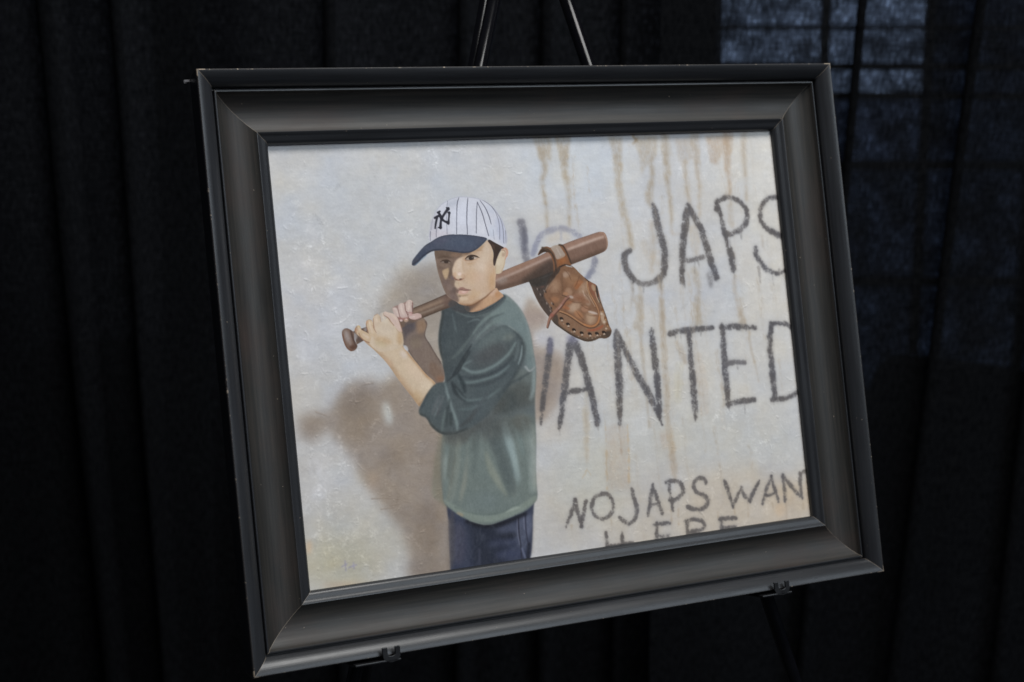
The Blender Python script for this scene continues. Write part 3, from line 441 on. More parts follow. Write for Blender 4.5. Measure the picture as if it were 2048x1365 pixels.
('f',[601.5,361.8,596.6,366.4,588.7,367.7,580.6,365.2,575.5,359.8,575.3,353.6,580,349,588,347.7,596.1,350.2,601.2,355.6],(190,194,198),0,3.44,0.410062,'',2),
('f',[353.6,81.9,349.6,86.6,337.4,92,321.6,96,308.4,97,302.7,94.8,306.7,90.1,318.7,84.7,334.4,80.7,347.8,79.6],(205,205,207),0,2.44,0.172113,'',2),
('f',[651.9,144.4,647.1,149.1,632.7,154.6,614.3,158.7,598.9,159.8,592.3,157.6,597,152.9,611.2,147.5,629.6,143.4,645.2,142.1],(205,205,207),0,3.31,0.465216,'',2),
('f',[63.9,268.2,61.7,272.9,52.7,279.9,40.5,286.8,29.8,290.7,24.5,290.3,26.8,285.7,35.6,278.7,47.8,271.8,58.6,267.8],(197,199,204),0,5.55,0.275708,'',2),
('f',[220.6,61.3,218.1,67.1,207.9,74.6,194,80.7,181.7,83.3,175.6,81.3,178,75.6,188.1,68.2,201.9,62,214.4,59.3],(190,194,198),0,5.58,0.190683,'',2),
('f',[403.6,480.5,398.3,482,386.9,480,373.7,475.3,363.9,469.7,361.1,465.3,366.3,463.8,377.6,465.8,390.8,470.5,400.7,476.1],(205,205,207),0,5.66,0.219251,'',2),
('f',[10.5,252.5,10.2,255.2,7.9,257.5,4.5,258.6,1.2,258.2,-0.6,256.3,-0.4,253.7,1.9,251.4,5.3,250.2,8.6,250.6],(190,194,198),0,3.66,0.267398,'',2),
('f',[333.3,319.4,333.1,325.5,329.1,330.2,322.9,331.7,316.8,329.3,313.2,324,313.4,317.9,317.3,313.2,323.5,311.7,329.6,314.1],(183,186,191),0,4.85,0.497118,'',2),
('f',[261.3,232.4,261.6,236.8,257.4,242.8,250.2,248,243,250.4,238.3,249.1,238.1,244.7,242.3,238.8,249.4,233.6,256.6,231.2],(197,199,204),0,2.73,0.238831,'',2),
('f',[216.5,99.1,210.5,101.1,200.1,98.6,189.3,92.6,182.1,85.5,181.2,80,187.1,78,197.4,80.4,208.3,86.3,215.6,93.5],(190,194,198),0,4.6,0.270596,'',2),
('f',[639.3,347.3,635,354.1,626.6,357.4,617.4,356,610.9,350.5,609.4,342.9,613.6,336.2,621.9,332.8,631.2,334.1,637.8,339.7],(197,199,204),0,6.11,0.444709,'',2),
('f',[316,75.6,314,79,309.7,80.9,304.9,80.5,301.3,78,300.4,74.3,302.5,70.9,306.7,69.1,311.5,69.5,315.1,72],(197,199,204),0,5.12,0.470463,'',2),
('f',[208.1,315.5,203.5,316.9,193.3,315.5,181.5,311.7,172.6,307.1,169.9,303.4,174.4,302,184.5,303.3,196.3,307.1,205.4,311.7],(190,194,198),0,2.8,0.463365,'',2),
('f',[183.7,65.5,178.9,68.6,168.9,69,157.5,66.4,149.1,61.9,146.8,57.1,151.5,54,161.5,53.6,172.9,56.2,181.4,60.7],(197,199,204),0,4.22,0.256118,'',2),
('f',[230.5,60.2,227.8,66.5,222.9,70.1,217.5,69.7,213.8,65.3,213.1,58.8,215.7,52.5,220.7,48.9,226,49.3,229.8,53.6],(200,197,190),0,3.59,0.230919,'',2),
('f',[157.4,375.1,155,378,150.3,378.9,145.3,377.7,141.7,374.7,141,371.1,143.4,368.2,148,367.2,153,368.5,156.6,371.5],(197,199,204),0,2.85,0.344442,'',2),
('f',[322.6,365.5,316.6,369.6,306.1,369.3,295.3,364.9,288.2,357.9,287.5,351.1,293.5,347.1,303.9,347.3,314.7,351.7,321.9,358.7],(183,186,191),0,6.1,0.27269,'',2),
('f',[630.7,41.5,628.8,48.2,618.8,55.8,604.6,61.2,591.8,62.4,585.1,59.1,587,52.4,596.8,44.9,610.9,39.4,623.9,38.1],(205,205,207),0,6.52,0.343416,'',2),
('f',[168.4,47.4,163.1,52,150.9,53.9,136.5,52.5,125.5,48.4,121.9,43,127.1,38.5,139.2,36.5,153.6,37.8,164.8,42],(200,197,190),0,5.8,0.254674,'',2),
('f',[513.8,156.9,509.6,158.8,499.2,159.5,486.6,158.6,476.7,156.7,473.1,154.3,477.2,152.5,487.5,151.8,500.1,152.6,510.1,154.6],(183,186,191),0,3.97,0.433152,'',2),
('f',[207.5,415.2,207,421.3,199.5,430.3,188,438.8,176.9,443.6,170.4,442.8,171,436.8,178.3,427.9,189.8,419.4,201,414.5],(205,205,207),0,5.4,0.374973,'',2),
('f',[106.6,41.3,105.3,48.1,96.3,57.2,83.2,65,71.1,68.6,64.4,66.7,65.8,60,74.6,51.1,87.6,43.2,99.9,39.5],(190,194,198),0,5.71,0.472451,'',2),
('f',[479.2,277.5,472.2,281.6,459.6,281,446.4,275.9,437.5,268.3,436.3,261.1,443.3,256.9,455.8,257.5,469.1,262.5,478,270.2],(205,205,207),0,5.13,0.390218,'',2),
('f',[208.6,391.5,204.3,397.1,192.5,400.8,177.7,401.1,165.6,398.1,160.7,392.8,164.9,387.3,176.6,383.6,191.4,383.2,203.6,386.2],(190,194,198),0,5.22,0.492876,'',2),
('f',[133.3,242.4,128.8,247.1,117.4,249.7,103.7,249.2,92.7,245.8,88.8,240.8,93.2,236.2,104.4,233.6,118.2,234.1,129.2,237.4],(183,186,191),0,6.12,0.318912,'',2),
('f',[49.9,31.3,49.9,38.2,45.1,44.5,37.3,47.9,29.6,46.9,24.8,42.1,24.8,35.2,29.5,28.9,37.3,25.5,45.1,26.4],(197,199,204),0,2.85,0.370794,'',2),
('f',[317.1,176.3,313.3,180.6,302.1,184.7,287.8,187.1,276,186.9,271,184.2,274.7,180,285.8,175.9,300,173.4,312,173.6],(197,199,204),0,2.75,0.3415,'',2),
('f',[190,408.6,192,413.2,191,417.8,187.2,420.5,182.1,420.3,177.7,417.4,175.6,412.7,176.7,408.2,180.5,405.4,185.5,405.6],(197,199,204),0,5.62,0.38203,'',2),
('f',[647.8,24.7,643.8,31.7,637.6,35.4,631.6,34.5,628.1,29.3,628.4,21.7,632.4,14.7,638.6,11,644.6,11.9,648.1,17.1],(205,205,207),0,5.54,0.213795,'',2),
('f',[43.1,331.8,42.4,339.4,36.9,345.3,28.6,347.2,20.8,344.4,16.5,338,17.1,330.4,22.6,324.6,30.8,322.6,38.7,325.4],(206,206,212),0,2.92,0.6,'',2),
('f',[35.6,359.5,34.5,364.7,29.1,369,21.5,370.6,14.6,369.1,11.1,365,12.2,359.8,17.5,355.6,25,353.9,32,355.4],(206,206,212),0,2.92,0.6,'',2),
('f',[38.5,343.7,39.5,352.7,37.4,359,32.9,360,27.9,355.4,24.2,346.9,23.2,337.9,25.4,331.7,29.8,330.7,34.8,335.2],(206,206,212),0,2.92,0.6,'',2),
('f',[33.8,214.9,34.8,224,32.6,230.3,28.2,231.4,23.1,227,19.4,218.6,18.5,209.6,20.6,203.3,25,202.1,30.1,206.6],(206,206,212),0,2.92,0.6,'',2),
('f',[49.4,98.3,50.6,106,49.8,111.3,47.3,112,43.9,108,41.1,100.7,39.8,92.9,40.6,87.7,43.2,86.9,46.5,91],(206,206,212),0,2.92,0.6,'',2),
('f',[46.6,126.7,45.2,130.2,40,133.6,33,135.6,26.9,135.4,23.9,133.1,25.3,129.6,30.5,126.2,37.5,124.2,43.6,124.4],(206,206,212),0,2.92,0.6,'',2),
('f',[77.9,150.5,77.1,153.8,73.4,156.8,68.2,158.2,63.5,157.5,61.2,155.1,62,151.7,65.6,148.7,70.8,147.3,75.5,148],(206,206,212),0,2.92,0.6,'',2),
('f',[64.4,193.8,62.5,198.7,55.4,203.3,45.8,205.8,37.3,205.3,33.3,202,35.1,197.2,42.2,192.6,51.8,190.1,60.3,190.5],(206,206,212),0,2.92,0.6,'',2),
('f',[21.5,403.6,21.1,406.1,19,408.1,15.8,408.8,12.9,407.9,11.3,405.8,11.7,403.3,13.8,401.3,17,400.6,19.9,401.5],(206,206,212),0,2.92,0.6,'',2),
('f',[37.7,429.5,34.1,435.2,28.4,437.6,22.8,435.9,19.3,430.6,19.4,423.8,22.9,418.1,28.6,415.7,34.3,417.4,37.8,422.7],(190,182,156),0,4.68,0.7,'',2),
('f',[43.9,436.8,41.7,439.9,35.5,441.9,27.7,442.2,21.2,440.5,18.6,437.6,20.7,434.6,26.9,432.5,34.7,432.3,41.2,433.9],(188,178,146),0,2.92,0.6,'',2),
('f',[65.6,457,61.6,459.4,51,460.8,37.8,460.7,27.2,459.1,23.1,456.7,27,454.4,37.5,453,50.6,453,61.4,454.6],(188,178,150),0,2.92,0.5,'',2),
('f',[12.5,416.9,11.6,421,10.1,423.3,8.5,423.1,7.4,420.4,7.3,416.2,8.2,412.2,9.8,409.8,11.4,410,12.4,412.7],(214,176,140),0,1.75,0.7,'',0),
('f',[81.2,465.7,74.9,466.3,58.8,465,39.1,462.2,23.4,459,17.6,456.7,23.7,456.1,39.6,457.4,59.2,460.1,75.2,463.3],(196,150,130),0,2.34,0.35,'',0),
('s',[42.6,440.8,48.2,438.5],(150,146,170),[1.4],0.58,0.75,'',0),
('s',[46.4,435.2,46.4,445.4],(150,146,170),[1.4],0.58,0.75,'',0),
('s',[49.4,442.8,54.4,441.4],(150,146,170),[1.4],0.58,0.75,'',0),
('s',[55.2,438.4,55.1,444.6],(150,146,170),[1.4],0.58,0.75,'',0),
('s',[53.8,441.8,58.2,440.9],(150,146,170),[1.4],0.58,0.75,'',0),
('p',[306.2,3.5,329.4,4.1,325,35.7,320.1,23.3,314.2,36.1,310.5,21.4],(168,155,138),0,1.2,0.75,'',2),
('p',[332.1,4.1,352.9,4.7,347.4,29.1,346.1,40.5,339.3,37,335.9,22.2],(168,155,138),0,1.2,0.75,'',2),
('s',[315.8,21.6,317.2,37.9,312.2,57.2,313.8,75.1,313.5,94.5,312.4,110.6],(168,155,138),[10.29,7.89,5.14,4.46,3.77],1.03,0.75,'',2),
('s',[315.8,21.6,317.2,37.9,312.2,57.2,313.8,75.1,313.5,94.5,312.4,110.6],(150,134,116),[2.26,1.74,1.13,0.98,0.83],0.69,0.225,'',2),
('s',[342.5,24,340.7,40.3,342.3,55.1,342.7,74.7,341.2,92.5,339.7,107.1],(168,155,138),[10.29,7.89,5.83,4.8,4.11],1.03,0.75,'',2),
('s',[342.5,24,340.7,40.3,342.3,55.1,342.7,74.7,341.2,92.5,339.7,107.1],(150,134,116),[2.26,1.74,1.28,1.06,0.91],0.69,0.225,'',2),
('p',[399.5,6.7,418.1,7.2,413.3,41.1,405.9,40.9,403.1,24.2],(168,155,138),0,1.37,0.7,'',2),
('s',[408.1,29.4,408.1,49.3,407.7,69.1,409.7,89.1,413,109.1,415.9,132.5],(168,155,138),[11.32,9.6,8.92,7.89,6.17],1.03,0.75,'',2),
('s',[408.1,29.4,408.1,49.3,407.7,69.1,409.7,89.1,413,109.1,415.9,132.5],(150,134,116),[2.49,2.11,1.96,1.74,1.36],0.69,0.225,'',2),
('p',[431.4,6.7,463.6,7.6,458.7,32.6,446.5,39.8,437.6,50.3,437.1,30.3],(168,155,138),0,1.54,0.65,'',2),
('s',[432.2,7.6,434.5,11.8,431.2,15.9],(150,120,85),[2.74],0.86,0.6,'',2),
('s',[451.9,34.1,451.4,54.2,446.1,67.4,443.8,79,446.6,87.4],(168,155,138),[6.86,6.17,10.29,10.29,6.86],1.03,0.75,'',2),
('s',[451.9,34.1,451.4,54.2,446.1,67.4,443.8,79,446.6,87.4],(150,134,116),[1.51,1.36,2.26,2.26,1.51],0.69,0.225,'',2),
('s',[472.2,7.8,471.9,34.7,470.3,64.9,471.3,88.5,469.1,115.3],(168,155,138),[10.97,9.6,6.86,5.14,4.11],1.03,0.75,'',2),
('s',[472.2,7.8,471.9,34.7,470.3,64.9,471.3,88.5,469.1,115.3],(150,134,116),[2.41,2.11,1.51,1.13,0.91],0.69,0.225,'',2),
('p',[485.2,11.5,509.6,10.5,508,32.5,498.2,41.5,487.9,37.8],(177,164,149),0,1.54,0.6,'',2),
('s',[495.7,37.2,494.5,55.8,494.5,72.7,495.8,86.2],(177,164,149),[6.86,5.83,6.17,3.77],1.03,0.75,'',2),
('s',[495.7,37.2,494.5,55.8,494.5,72.7,495.8,86.2],(150,134,116),[1.51,1.28,1.36,0.83],0.69,0.225,'',2),
('s',[512.6,10.6,511.5,36,511.4,61.5,509.3,86.8,506.5,110.4],(177,164,149),[12,8.57,6.17,5.14,3.77],1.03,0.75,'',2),
('s',[512.6,10.6,511.5,36,511.4,61.5,509.3,86.8,506.5,110.4],(150,134,116),[2.64,1.89,1.36,1.13,0.83],0.69,0.225,'',2),
('p',[526.4,10.1,565.3,8.5,558.2,34.1,546.7,30.3,538.1,43.7,529.6,40.8],(176,154,134),0,1.54,0.7,'',2),
('s',[551.6,5.8,561.6,5.7],(168,130,104),[3.77],1.37,0.6,'',2),
('s',[554.7,13.4,552,44.2,551.7,68.1,550,85.2],(176,154,134),[10.29,8.57,5.14,3.77],1.03,0.75,'',2),
('s',[554.7,13.4,552,44.2,551.7,68.1,550,85.2],(150,134,116),[2.26,1.89,1.13,0.83],0.69,0.225,'',2),
('s',[579.3,8.9,575.7,34.6,575,60.4,572.9,86.1],(177,164,149),[8.92,7.89,5.83,4.46],1.03,0.6,'',2),
('s',[579.3,8.9,575.7,34.6,575,60.4,572.9,86.1],(150,134,116),[1.96,1.74,1.28,0.98],0.69,0.18,'',2),
('s',[444.3,107.4,443.1,134,438.1,160.3],(177,164,149),[10.29,8.57,6.86],1.03,0.5,'',2),
('s',[444.3,107.4,443.1,134,438.1,160.3],(150,134,116),[2.26,1.89,1.51],0.69,0.15,'',2),
('s',[466.1,116.8,469.5,120.7,478.1,120.8],(176,154,134),[2.06,2.06],1.03,0.5,'',2),
('s',[466.1,116.8,469.5,120.7,478.1,120.8],(150,134,116),[0.45,0.45],0.69,0.15,'',2),
('s',[498.7,118.5,497.5,145.4],(177,164,149),[13.72,10.29],1.03,0.45,'',2),
('s',[498.7,118.5,497.5,145.4],(150,134,116),[3.02,2.26],0.69,0.135,'',2),
('s',[549.2,92,548.7,112.5],(177,164,149),[10.29,6.86],1.03,0.5,'',2),
('s',[549.2,92,548.7,112.5],(150,134,116),[2.26,1.51],0.69,0.15,'',2),
('s',[432.2,130.1,439.3,150.4],(177,164,149),[10.29],2.06,0.4,'',2),
('s',[411.1,173.6,410.4,185.1,404.9,207],(140,126,112),[5.14,2.74,1.37],1.03,0.7,'',2),
('s',[411.1,173.6,410.4,185.1,404.9,207],(150,134,116),[1.13,0.6,0.3],0.69,0.21,'',2),
('s',[420.8,179.2,420.4,199,412.2,221.5],(168,155,138),[5.14,6.17,10.29],1.03,0.6,'',2),
('s',[420.8,179.2,420.4,199,412.2,221.5],(150,134,116),[1.13,1.36,2.26],0.69,0.18,'',2),
('s',[447.9,174.3,446.3,197.5,443.6,227.2],(177,164,149),[5.14,4.46,4.46],1.03,0.7,'',2),
('s',[447.9,174.3,446.3,197.5,443.6,227.2],(150,134,116),[1.13,0.98,0.98],0.69,0.21,'',2),
('s',[493.4,163.7,496.4,184.1,493.4,204.1,492.6,222.5],(168,155,138),[10.29,7.54,7.54,10.29],1.03,0.55,'',2),
('s',[493.4,163.7,496.4,184.1,493.4,204.1,492.6,222.5],(150,134,116),[2.26,1.66,1.66,2.26],0.69,0.165,'',2),
('s',[546.2,173.7,544.8,194.1,546.7,211.2,550.5,228.5],(177,164,149),[6.17,5.49,5.83,10.29],1.03,0.7,'',2),
('s',[546.2,173.7,544.8,194.1,546.7,211.2,550.5,228.5],(150,134,116),[1.36,1.21,1.28,2.26],0.69,0.21,'',2),
('s',[588.9,128.2,589.3,142,596.1,152.7,593.5,173.3,595,194],(170,160,150),[1.71,1.54,1.37,1.37],1.03,0.7,'',2),
('s',[588.9,128.2,589.3,142,596.1,152.7,593.5,173.3,595,194],(150,134,116),[0.38,0.34,0.3,0.3],0.69,0.21,'',2),
('s',[416.9,192.2,417.7,216.2,415.3,244.7,414.9,287.7,414.4,335.4],(168,155,138),[11.6,8.28,4.97,4.31,3.64],0.99,0.55,'',2),
('s',[416.9,192.2,417.7,216.2,415.3,244.7,414.9,287.7,414.4,335.4],(150,134,116),[2.55,1.82,1.09,0.95,0.8],0.66,0.165,'',2),
('s',[446.8,194.2,444.3,226.2,442.6,261.4,440.9,296.5,438.8,325.1,440.9,362.1],(177,164,149),[6.63,8.28,7.62,8.28,7.62,9.94],0.99,0.75,'',2),
('s',[446.8,194.2,444.3,226.2,442.6,261.4,440.9,296.5,438.8,325.1,440.9,362.1],(150,134,116),[1.46,1.82,1.68,1.82,1.68,2.19],0.66,0.225,'',2),
('s',[341.6,288.9,337.6,312,332.9,350.5],(188,180,168),[8.28,7.29,6.63],0.99,0.7,'',2),
('s',[341.6,288.9,337.6,312,332.9,350.5],(150,134,116),[1.82,1.6,1.46],0.66,0.21,'',2),
('s',[459.5,243.4,464.9,251.9,468.8,266.8],(182,170,156),[5.63,9.94,5.63],0.99,0.7,'',2),
('s',[459.5,243.4,464.9,251.9,468.8,266.8],(150,134,116),[1.24,2.19,1.24],0.66,0.21,'',2),
('s',[487.1,261.8,487.9,294.3,488,325.1],(192,180,170),[9.94,14.91,9.94],0.99,0.5,'',2),
('s',[487.1,261.8,487.9,294.3,488,325.1],(150,134,116),[2.19,3.28,2.19],0.66,0.15,'',2),
('s',[557.4,238.9,557.3,256.1,561.6,276.3,563.9,297.1],(180,168,154),[4.31,3.31,2.65,1.99],0.99,0.7,'',2),
('s',[557.4,238.9,557.3,256.1,561.6,276.3,563.9,297.1],(150,134,116),[0.95,0.73,0.58,0.44],0.66,0.21,'',2),
('s',[492,197.3,490.9,221.6],(168,155,138),[8.28,11.6],0.99,0.55,'',2),
('s',[492,197.3,490.9,221.6],(150,134,116),[1.82,2.55],0.66,0.165,'',2),
('s',[548.5,201.2,549.8,222.7,554.1,234.5],(177,164,149),[4.97,8.28,4.97],0.99,0.6,'',2),
('s',[548.5,201.2,549.8,222.7,554.1,234.5],(150,134,116),[1.09,1.82,1.09],0.66,0.18,'',2),
('s',[460.8,270.9,454.7,307.4],(196,192,176),[11.6,9.94],0.99,0.5,'',2),
('s',[460.8,270.9,454.7,307.4],(150,134,116),[2.55,2.19],0.66,0.15,'',2),
('p',[359.4,329.9,373.8,327.1,387.2,330.3,385,367.8,382.1,401.8,353.9,399.2,356.8,361.7],(182,168,156),0,1.92,0.6,'',2),
('s',[359.7,330.2,356.8,364.8,354.1,397.7],(188,158,120),[1.44],0.48,0.5,'',2),
('s',[387.2,330.3,384.6,367.8,380.8,400.8],(186,156,118),[1.44],0.48,0.5,'',2),
('s',[376.8,327.4,376.3,350.2,376.6,362.4],(160,140,126),[2.24],0.8,0.5,'',2),
('s',[431.6,346.8,433,357.7],(178,162,150),[9.6,10.56],1.92,0.6,'',2),
('s',[439.3,349.1,439.6,369.2,441.3,384.8,440.2,398.6],(178,164,148),[6.4,7.04,8,3.2],0.96,0.7,'',2),
('s',[439.3,349.1,439.6,369.2,441.3,384.8,440.2,398.6],(150,134,116),[1.41,1.55,1.76,0.7],0.64,0.21,'',2),
('s',[437.9,369,440.8,389.4],(172,154,138),[9.6],2.24,0.35,'',2),
('s',[337.4,309.9,335.9,338.4,332.7,362.1,331.8,374.1],(188,180,168),[7.04,5.44,4.48,1.6],0.96,0.7,'',2),
('s',[337.4,309.9,335.9,338.4,332.7,362.1,331.8,374.1],(150,134,116),[1.55,1.2,0.99,0.35],0.64,0.21,'',2),
('s',[331.8,374.1,325,382.3],(186,170,146),[0.96],0.32,0.6,'',2),
('s',[331.8,374.1,336.1,380.6],(186,170,146),[0.96],0.32,0.6,'',2),
('f',[583,448.4,581,452.8,577,455.2,572.4,454.6,569,451.3,568.2,446.6,570.1,442.1,574.2,439.7,578.8,440.3,582.2,443.6],(208,180,150),0,1.92,0.6,'',0),
('f',[618.3,435.1,615.9,446.1,612.6,452.6,609.6,452.3,608,445.1,608.4,433.9,610.8,422.9,614.1,416.3,617.1,416.6,618.7,423.8],(194,174,150),0,2.24,0.5,'',0),
('s',[513.8,435.2,513.4,444.6],(170,150,128),[2.24,1.28],0.64,0.5,'',2),
('s',[532.2,435.9,531.2,449.9],(170,150,128),[2.24,1.28],0.64,0.5,'',2),
('s',[565.2,439.9,565.2,446.2],(170,150,128),[2.24,1.28],0.64,0.5,'',2),
('s',[584,440.5,582.4,459.4],(170,150,128),[2.24,1.28],0.64,0.5,'',2),
('s',[606.9,440.1,606.5,449.6],(170,150,128),[2.24,1.28],0.64,0.5,'',2),
('s',[431.4,431.4,429.8,451.1],(170,150,128),[2.24,1.28],0.64,0.5,'',2),
('s',[355,431.1,354.3,443],(170,150,128),[2.24,1.28],0.64,0.5,'',2),
('s',[441.2,423.3,439,447.7],(170,150,128),[2.24,1.28],0.64,0.5,'',2),
('s',[491.5,438.7,491.1,448],(170,150,128),[2.24,1.28],0.64,0.5,'',2),
('s',[306,432.4,306,438.4],(170,150,128),[2.24,1.28],0.64,0.5,'',2),
('f',[105,191.7,112.6,171.3,127.1,154.4,145,144.4,165.3,139.3,185.5,137.8,200.8,155.9,191.8,240.9,178.8,282.4,156.2,280.3,138.2,236.4,117.7,218.9],(160,150,141),0,7.6,0.95,'',0),
('f',[135.8,151.8,181.9,144,182,197.4,148.2,194.9],(150,141,135),0,7.02,0.7,'',0),
('f',[125.4,247.7,107.7,258.3,89.7,253.2,75.3,254.2,62,260.7,50.7,273.6,44.5,282.6,30.3,281.2,17.2,283.7,10.6,290.1,10.7,299.1,15.8,306.9,23.8,310.8,32.7,306.7,37.9,300.7,43.8,301.7,49.5,313.3,58.5,323.3,66.4,337.2,72.5,353.7,82.6,366.5,91.7,383.1,102.2,399.5,109.5,409.2,112.4,421.2,116.1,437.3,116.1,465.5,165,472.3,173.5,392.6,172.9,317.3,156,276.1,145.5,255.4],(148,135,126),0,4.81,0.95,'',0),
('f',[94.3,287.8,89.3,302.2,79.3,310.3,68.1,309.2,60,299.2,58,284.3,63,270,72.9,261.8,84.1,262.8,92.3,272.8],(134,121,112),0,6.56,0.8,'',0),
('f',[119.8,341.2,116.4,347.7,108.8,351.1,99.9,350.1,93.2,345.1,91.2,338,94.6,331.6,102.2,328.1,111,329.1,117.8,334.1],(130,116,106),0,4.37,0.6,'',0),
('f',[154.2,413.9,149.9,431.8,142.5,442.2,134.8,441.2,129.8,429.1,129.3,410.7,133.6,392.8,141,382.3,148.7,383.3,153.8,395.3],(128,116,110),0,6.56,0.7,'',0),
('f',[142.4,365.3,135.5,378.3,120.1,385,102.4,382.9,89,372.8,85,358.7,91.8,345.8,106.9,339,124.7,340.9,138.3,351],(152,139,129),0,6.56,0.6,'',0),
('f',[149.7,456.5,145.8,462.8,137.1,465.9,126.9,464.5,119.1,459.1,116.6,451.9,120.5,445.6,129.2,442.5,139.4,443.9,147.3,449.2],(122,112,108),0,5.47,0.5,'',0),
('f',[91.1,359.4,89.2,366,85.8,369.8,82,369.4,79.4,364.8,79,358,80.8,351.4,84.3,347.5,88,347.9,90.6,352.5],(160,140,126),0,3.5,0.6,'',0),
('f',[111.4,289.6,111.4,297.4,109.8,302.4,107,302.7,104.2,298.1,102.4,290.5,102.3,282.7,104,277.7,106.8,277.4,109.6,281.9],(184,184,182),0,2.84,0.9,'',0),
('s',[107.8,281.3,109.4,291.3,110.9,299.2],(190,196,196),[3.06,4.37,2.19],1.75,0.55,'',0),
('s',[81.2,375.6,95.5,376.4,111.7,379.3],(164,150,140),[1.31],0.44,0.55,'',0),
('s',[81.2,376.4,95.4,377.1,111.6,380],(122,110,103),[1.09],0.44,0.4,'',0),
('s',[100.8,385,111.2,384.3],(164,150,140),[1.31],0.44,0.55,'',0),
('s',[100.7,385.7,111.1,385],(122,110,103),[1.09],0.44,0.4,'',0),
('s',[117.4,364.3,123.4,367,126.1,361.4],(164,150,140),[1.31],0.44,0.55,'',0),
('s',[117.4,365.1,123.3,367.8,126,362.2],(122,110,103),[1.09],0.44,0.4,'',0),
('s',[123.9,312.3,130.9,314.9],(164,150,140),[1.31],0.44,0.55,'',0),
('s',[123.8,313,130.8,315.7],(122,110,103),[1.09],0.44,0.4,'',0),
('s',[147.7,314.7,157.4,313.7],(164,150,140),[1.31],0.44,0.55,'',0),
('s',[147.7,315.5,157.3,314.5],(122,110,103),[1.09],0.44,0.4,'',0),
('s',[159.5,323.8,162,330],(164,150,140),[1.31],0.44,0.55,'',0),
('s',[159.4,324.6,161.9,330.8],(122,110,103),[1.09],0.44,0.4,'',0),
('s',[75.5,291.8,78.7,300.8],(164,150,140),[1.31],0.44,0.55,'',0),
('s',[75.4,292.6,78.6,301.6],(122,110,103),[1.09],0.44,0.4,'',0),
('s',[110.8,328.5,116.7,331.1,112.4,342.3],(164,150,140),[1.31],0.44,0.55,'',0),
('s',[110.7,329.3,116.6,331.8,112.4,343.1],(122,110,103),[1.09],0.44,0.4,'',0),
('s',[125.8,343.8,140.3,345.4],(164,150,140),[1.31],0.44,0.55,'',0),
('s',[125.7,344.6,140.2,346.2],(122,110,103),[1.09],0.44,0.4,'',0),
('s',[99.2,270.8,104.5,269.3],(164,150,140),[1.31],0.44,0.55,'',0),
('s',[99.1,271.5,104.4,270.1],(122,110,103),[1.09],0.44,0.4,'',0),
('s',[30.4,280.6,41.8,285.6],(164,150,140),[1.31],0.44,0.55,'',0),
('s',[30.3,281.4,41.8,286.4],(122,110,103),[1.09],0.44,0.4,'',0),
('s',[90.3,387.4,104.7,387.2],(164,150,140),[1.31],0.44,0.55,'',0),
('s',[90.2,388.1,104.6,388],(122,110,103),[1.09],0.44,0.4,'',0),
('s',[83.1,257.6,95.5,256.8],(164,150,140),[1.31],0.44,0.55,'',0),
('s',[83,258.4,95.4,257.6],(122,110,103),[1.09],0.44,0.4,'',0),
('s',[115.6,381.7,123.7,384.6],(164,150,140),[1.31],0.44,0.55,'',0),
('s',[115.5,382.5,123.6,385.4],(122,110,103),[1.09],0.44,0.4,'',0),
('f',[276.8,188.7,296.6,194.8,303.8,207.7,292.6,216.2,283.6,220.2,289,233,315.2,244.5,317.3,272.7,308,293.6,288.6,313.4,272.8,318,262.4,320],(166,152,143),0,2.65,0.85,'',0),
('f',[280.5,247.8,293.1,242.6,310.8,253.4,308,278.1,292,298.3,278.2,300],(148,134,127),0,2.65,0.7,'',0),
('f',[300.9,202.9,297.4,208.1,289.4,210.9,279.9,210.2,272.7,206.3,270.4,200.6,273.9,195.5,281.9,192.6,291.3,193.3,298.6,197.2],(160,140,130),0,2.98,0.7,'',0),
('f',[303.1,229.5,300.8,232.9,295.4,234.8,289.1,234.3,284.3,231.6,282.7,227.9,285.1,224.4,290.4,222.6,296.7,223.1,301.6,225.7],(188,186,194),0,2.32,0.6,'',0),
('s',[281.9,98.9,283,109.4,283.2,123,283.1,139.7],(120,120,132),[12.61,13.58,12.93,11.31],2.32,0.336,'',1),
('s',[281.9,98.9,283,109.4,283.2,123,283.1,139.7],(120,120,132),[9.56,10.3,9.81,8.58],0.89,0.8,'',1),
('s',[281.9,98.9,283,109.4,283.2,123,283.1,139.7],(106,106,118),[4.78,5.15,4.9,4.29],1.16,0.44,'',1),
('s',[284.2,104.3,284.7,114.8,282.6,129.3],(84,84,98),[3.79,4.46,3.34],1.11,0.6,'',0),
('f',[273.2,141.2,271.4,144.2,267.2,145.8,262.3,145.5,258.6,143.4,257.4,140.3,259.3,137.4,263.4,135.7,268.3,136,272.1,138.1],(172,174,188),0,1.78,0.5,'',0),
('s',[292.7,133.8,298,121.2,305.7,112.7,316,108.9,329.6,107.6,341.9,110.5,352,117.2],(146,149,168),[7.46,8.45,8.95,8.95,8.45],1.78,0.336,'',1),
('s',[292.7,133.8,298,121.2,305.7,112.7,316,108.9,329.6,107.6,341.9,110.5,352,117.2],(146,149,168),[5.66,6.41,6.79,6.79,6.41],0.69,0.8,'',1),
('s',[292.7,133.8,298,121.2,305.7,112.7,316,108.9,329.6,107.6,341.9,110.5,352,117.2],(132,135,154),[2.83,3.21,3.39,3.39,3.21],0.89,0.44,'',1),
('s',[313.8,120.4,328.8,114.7,337.4,118.4],(196,186,176),[8.57],2.4,0.6,'',0),
('s',[329.3,109.9,328.6,119.6],(158,162,180),[2.74],0.86,0.6,'',0),
('s',[366.7,141.2,367.4,146.2,363.2,155.8,356.4,162.7],(128,132,152),[8.45,8.95,8.45],2.23,0.336,'',1),
('s',[366.7,141.2,367.4,146.2,363.2,155.8,356.4,162.7],(128,132,152),[6.41,6.79,6.41],0.86,0.8,'',1),
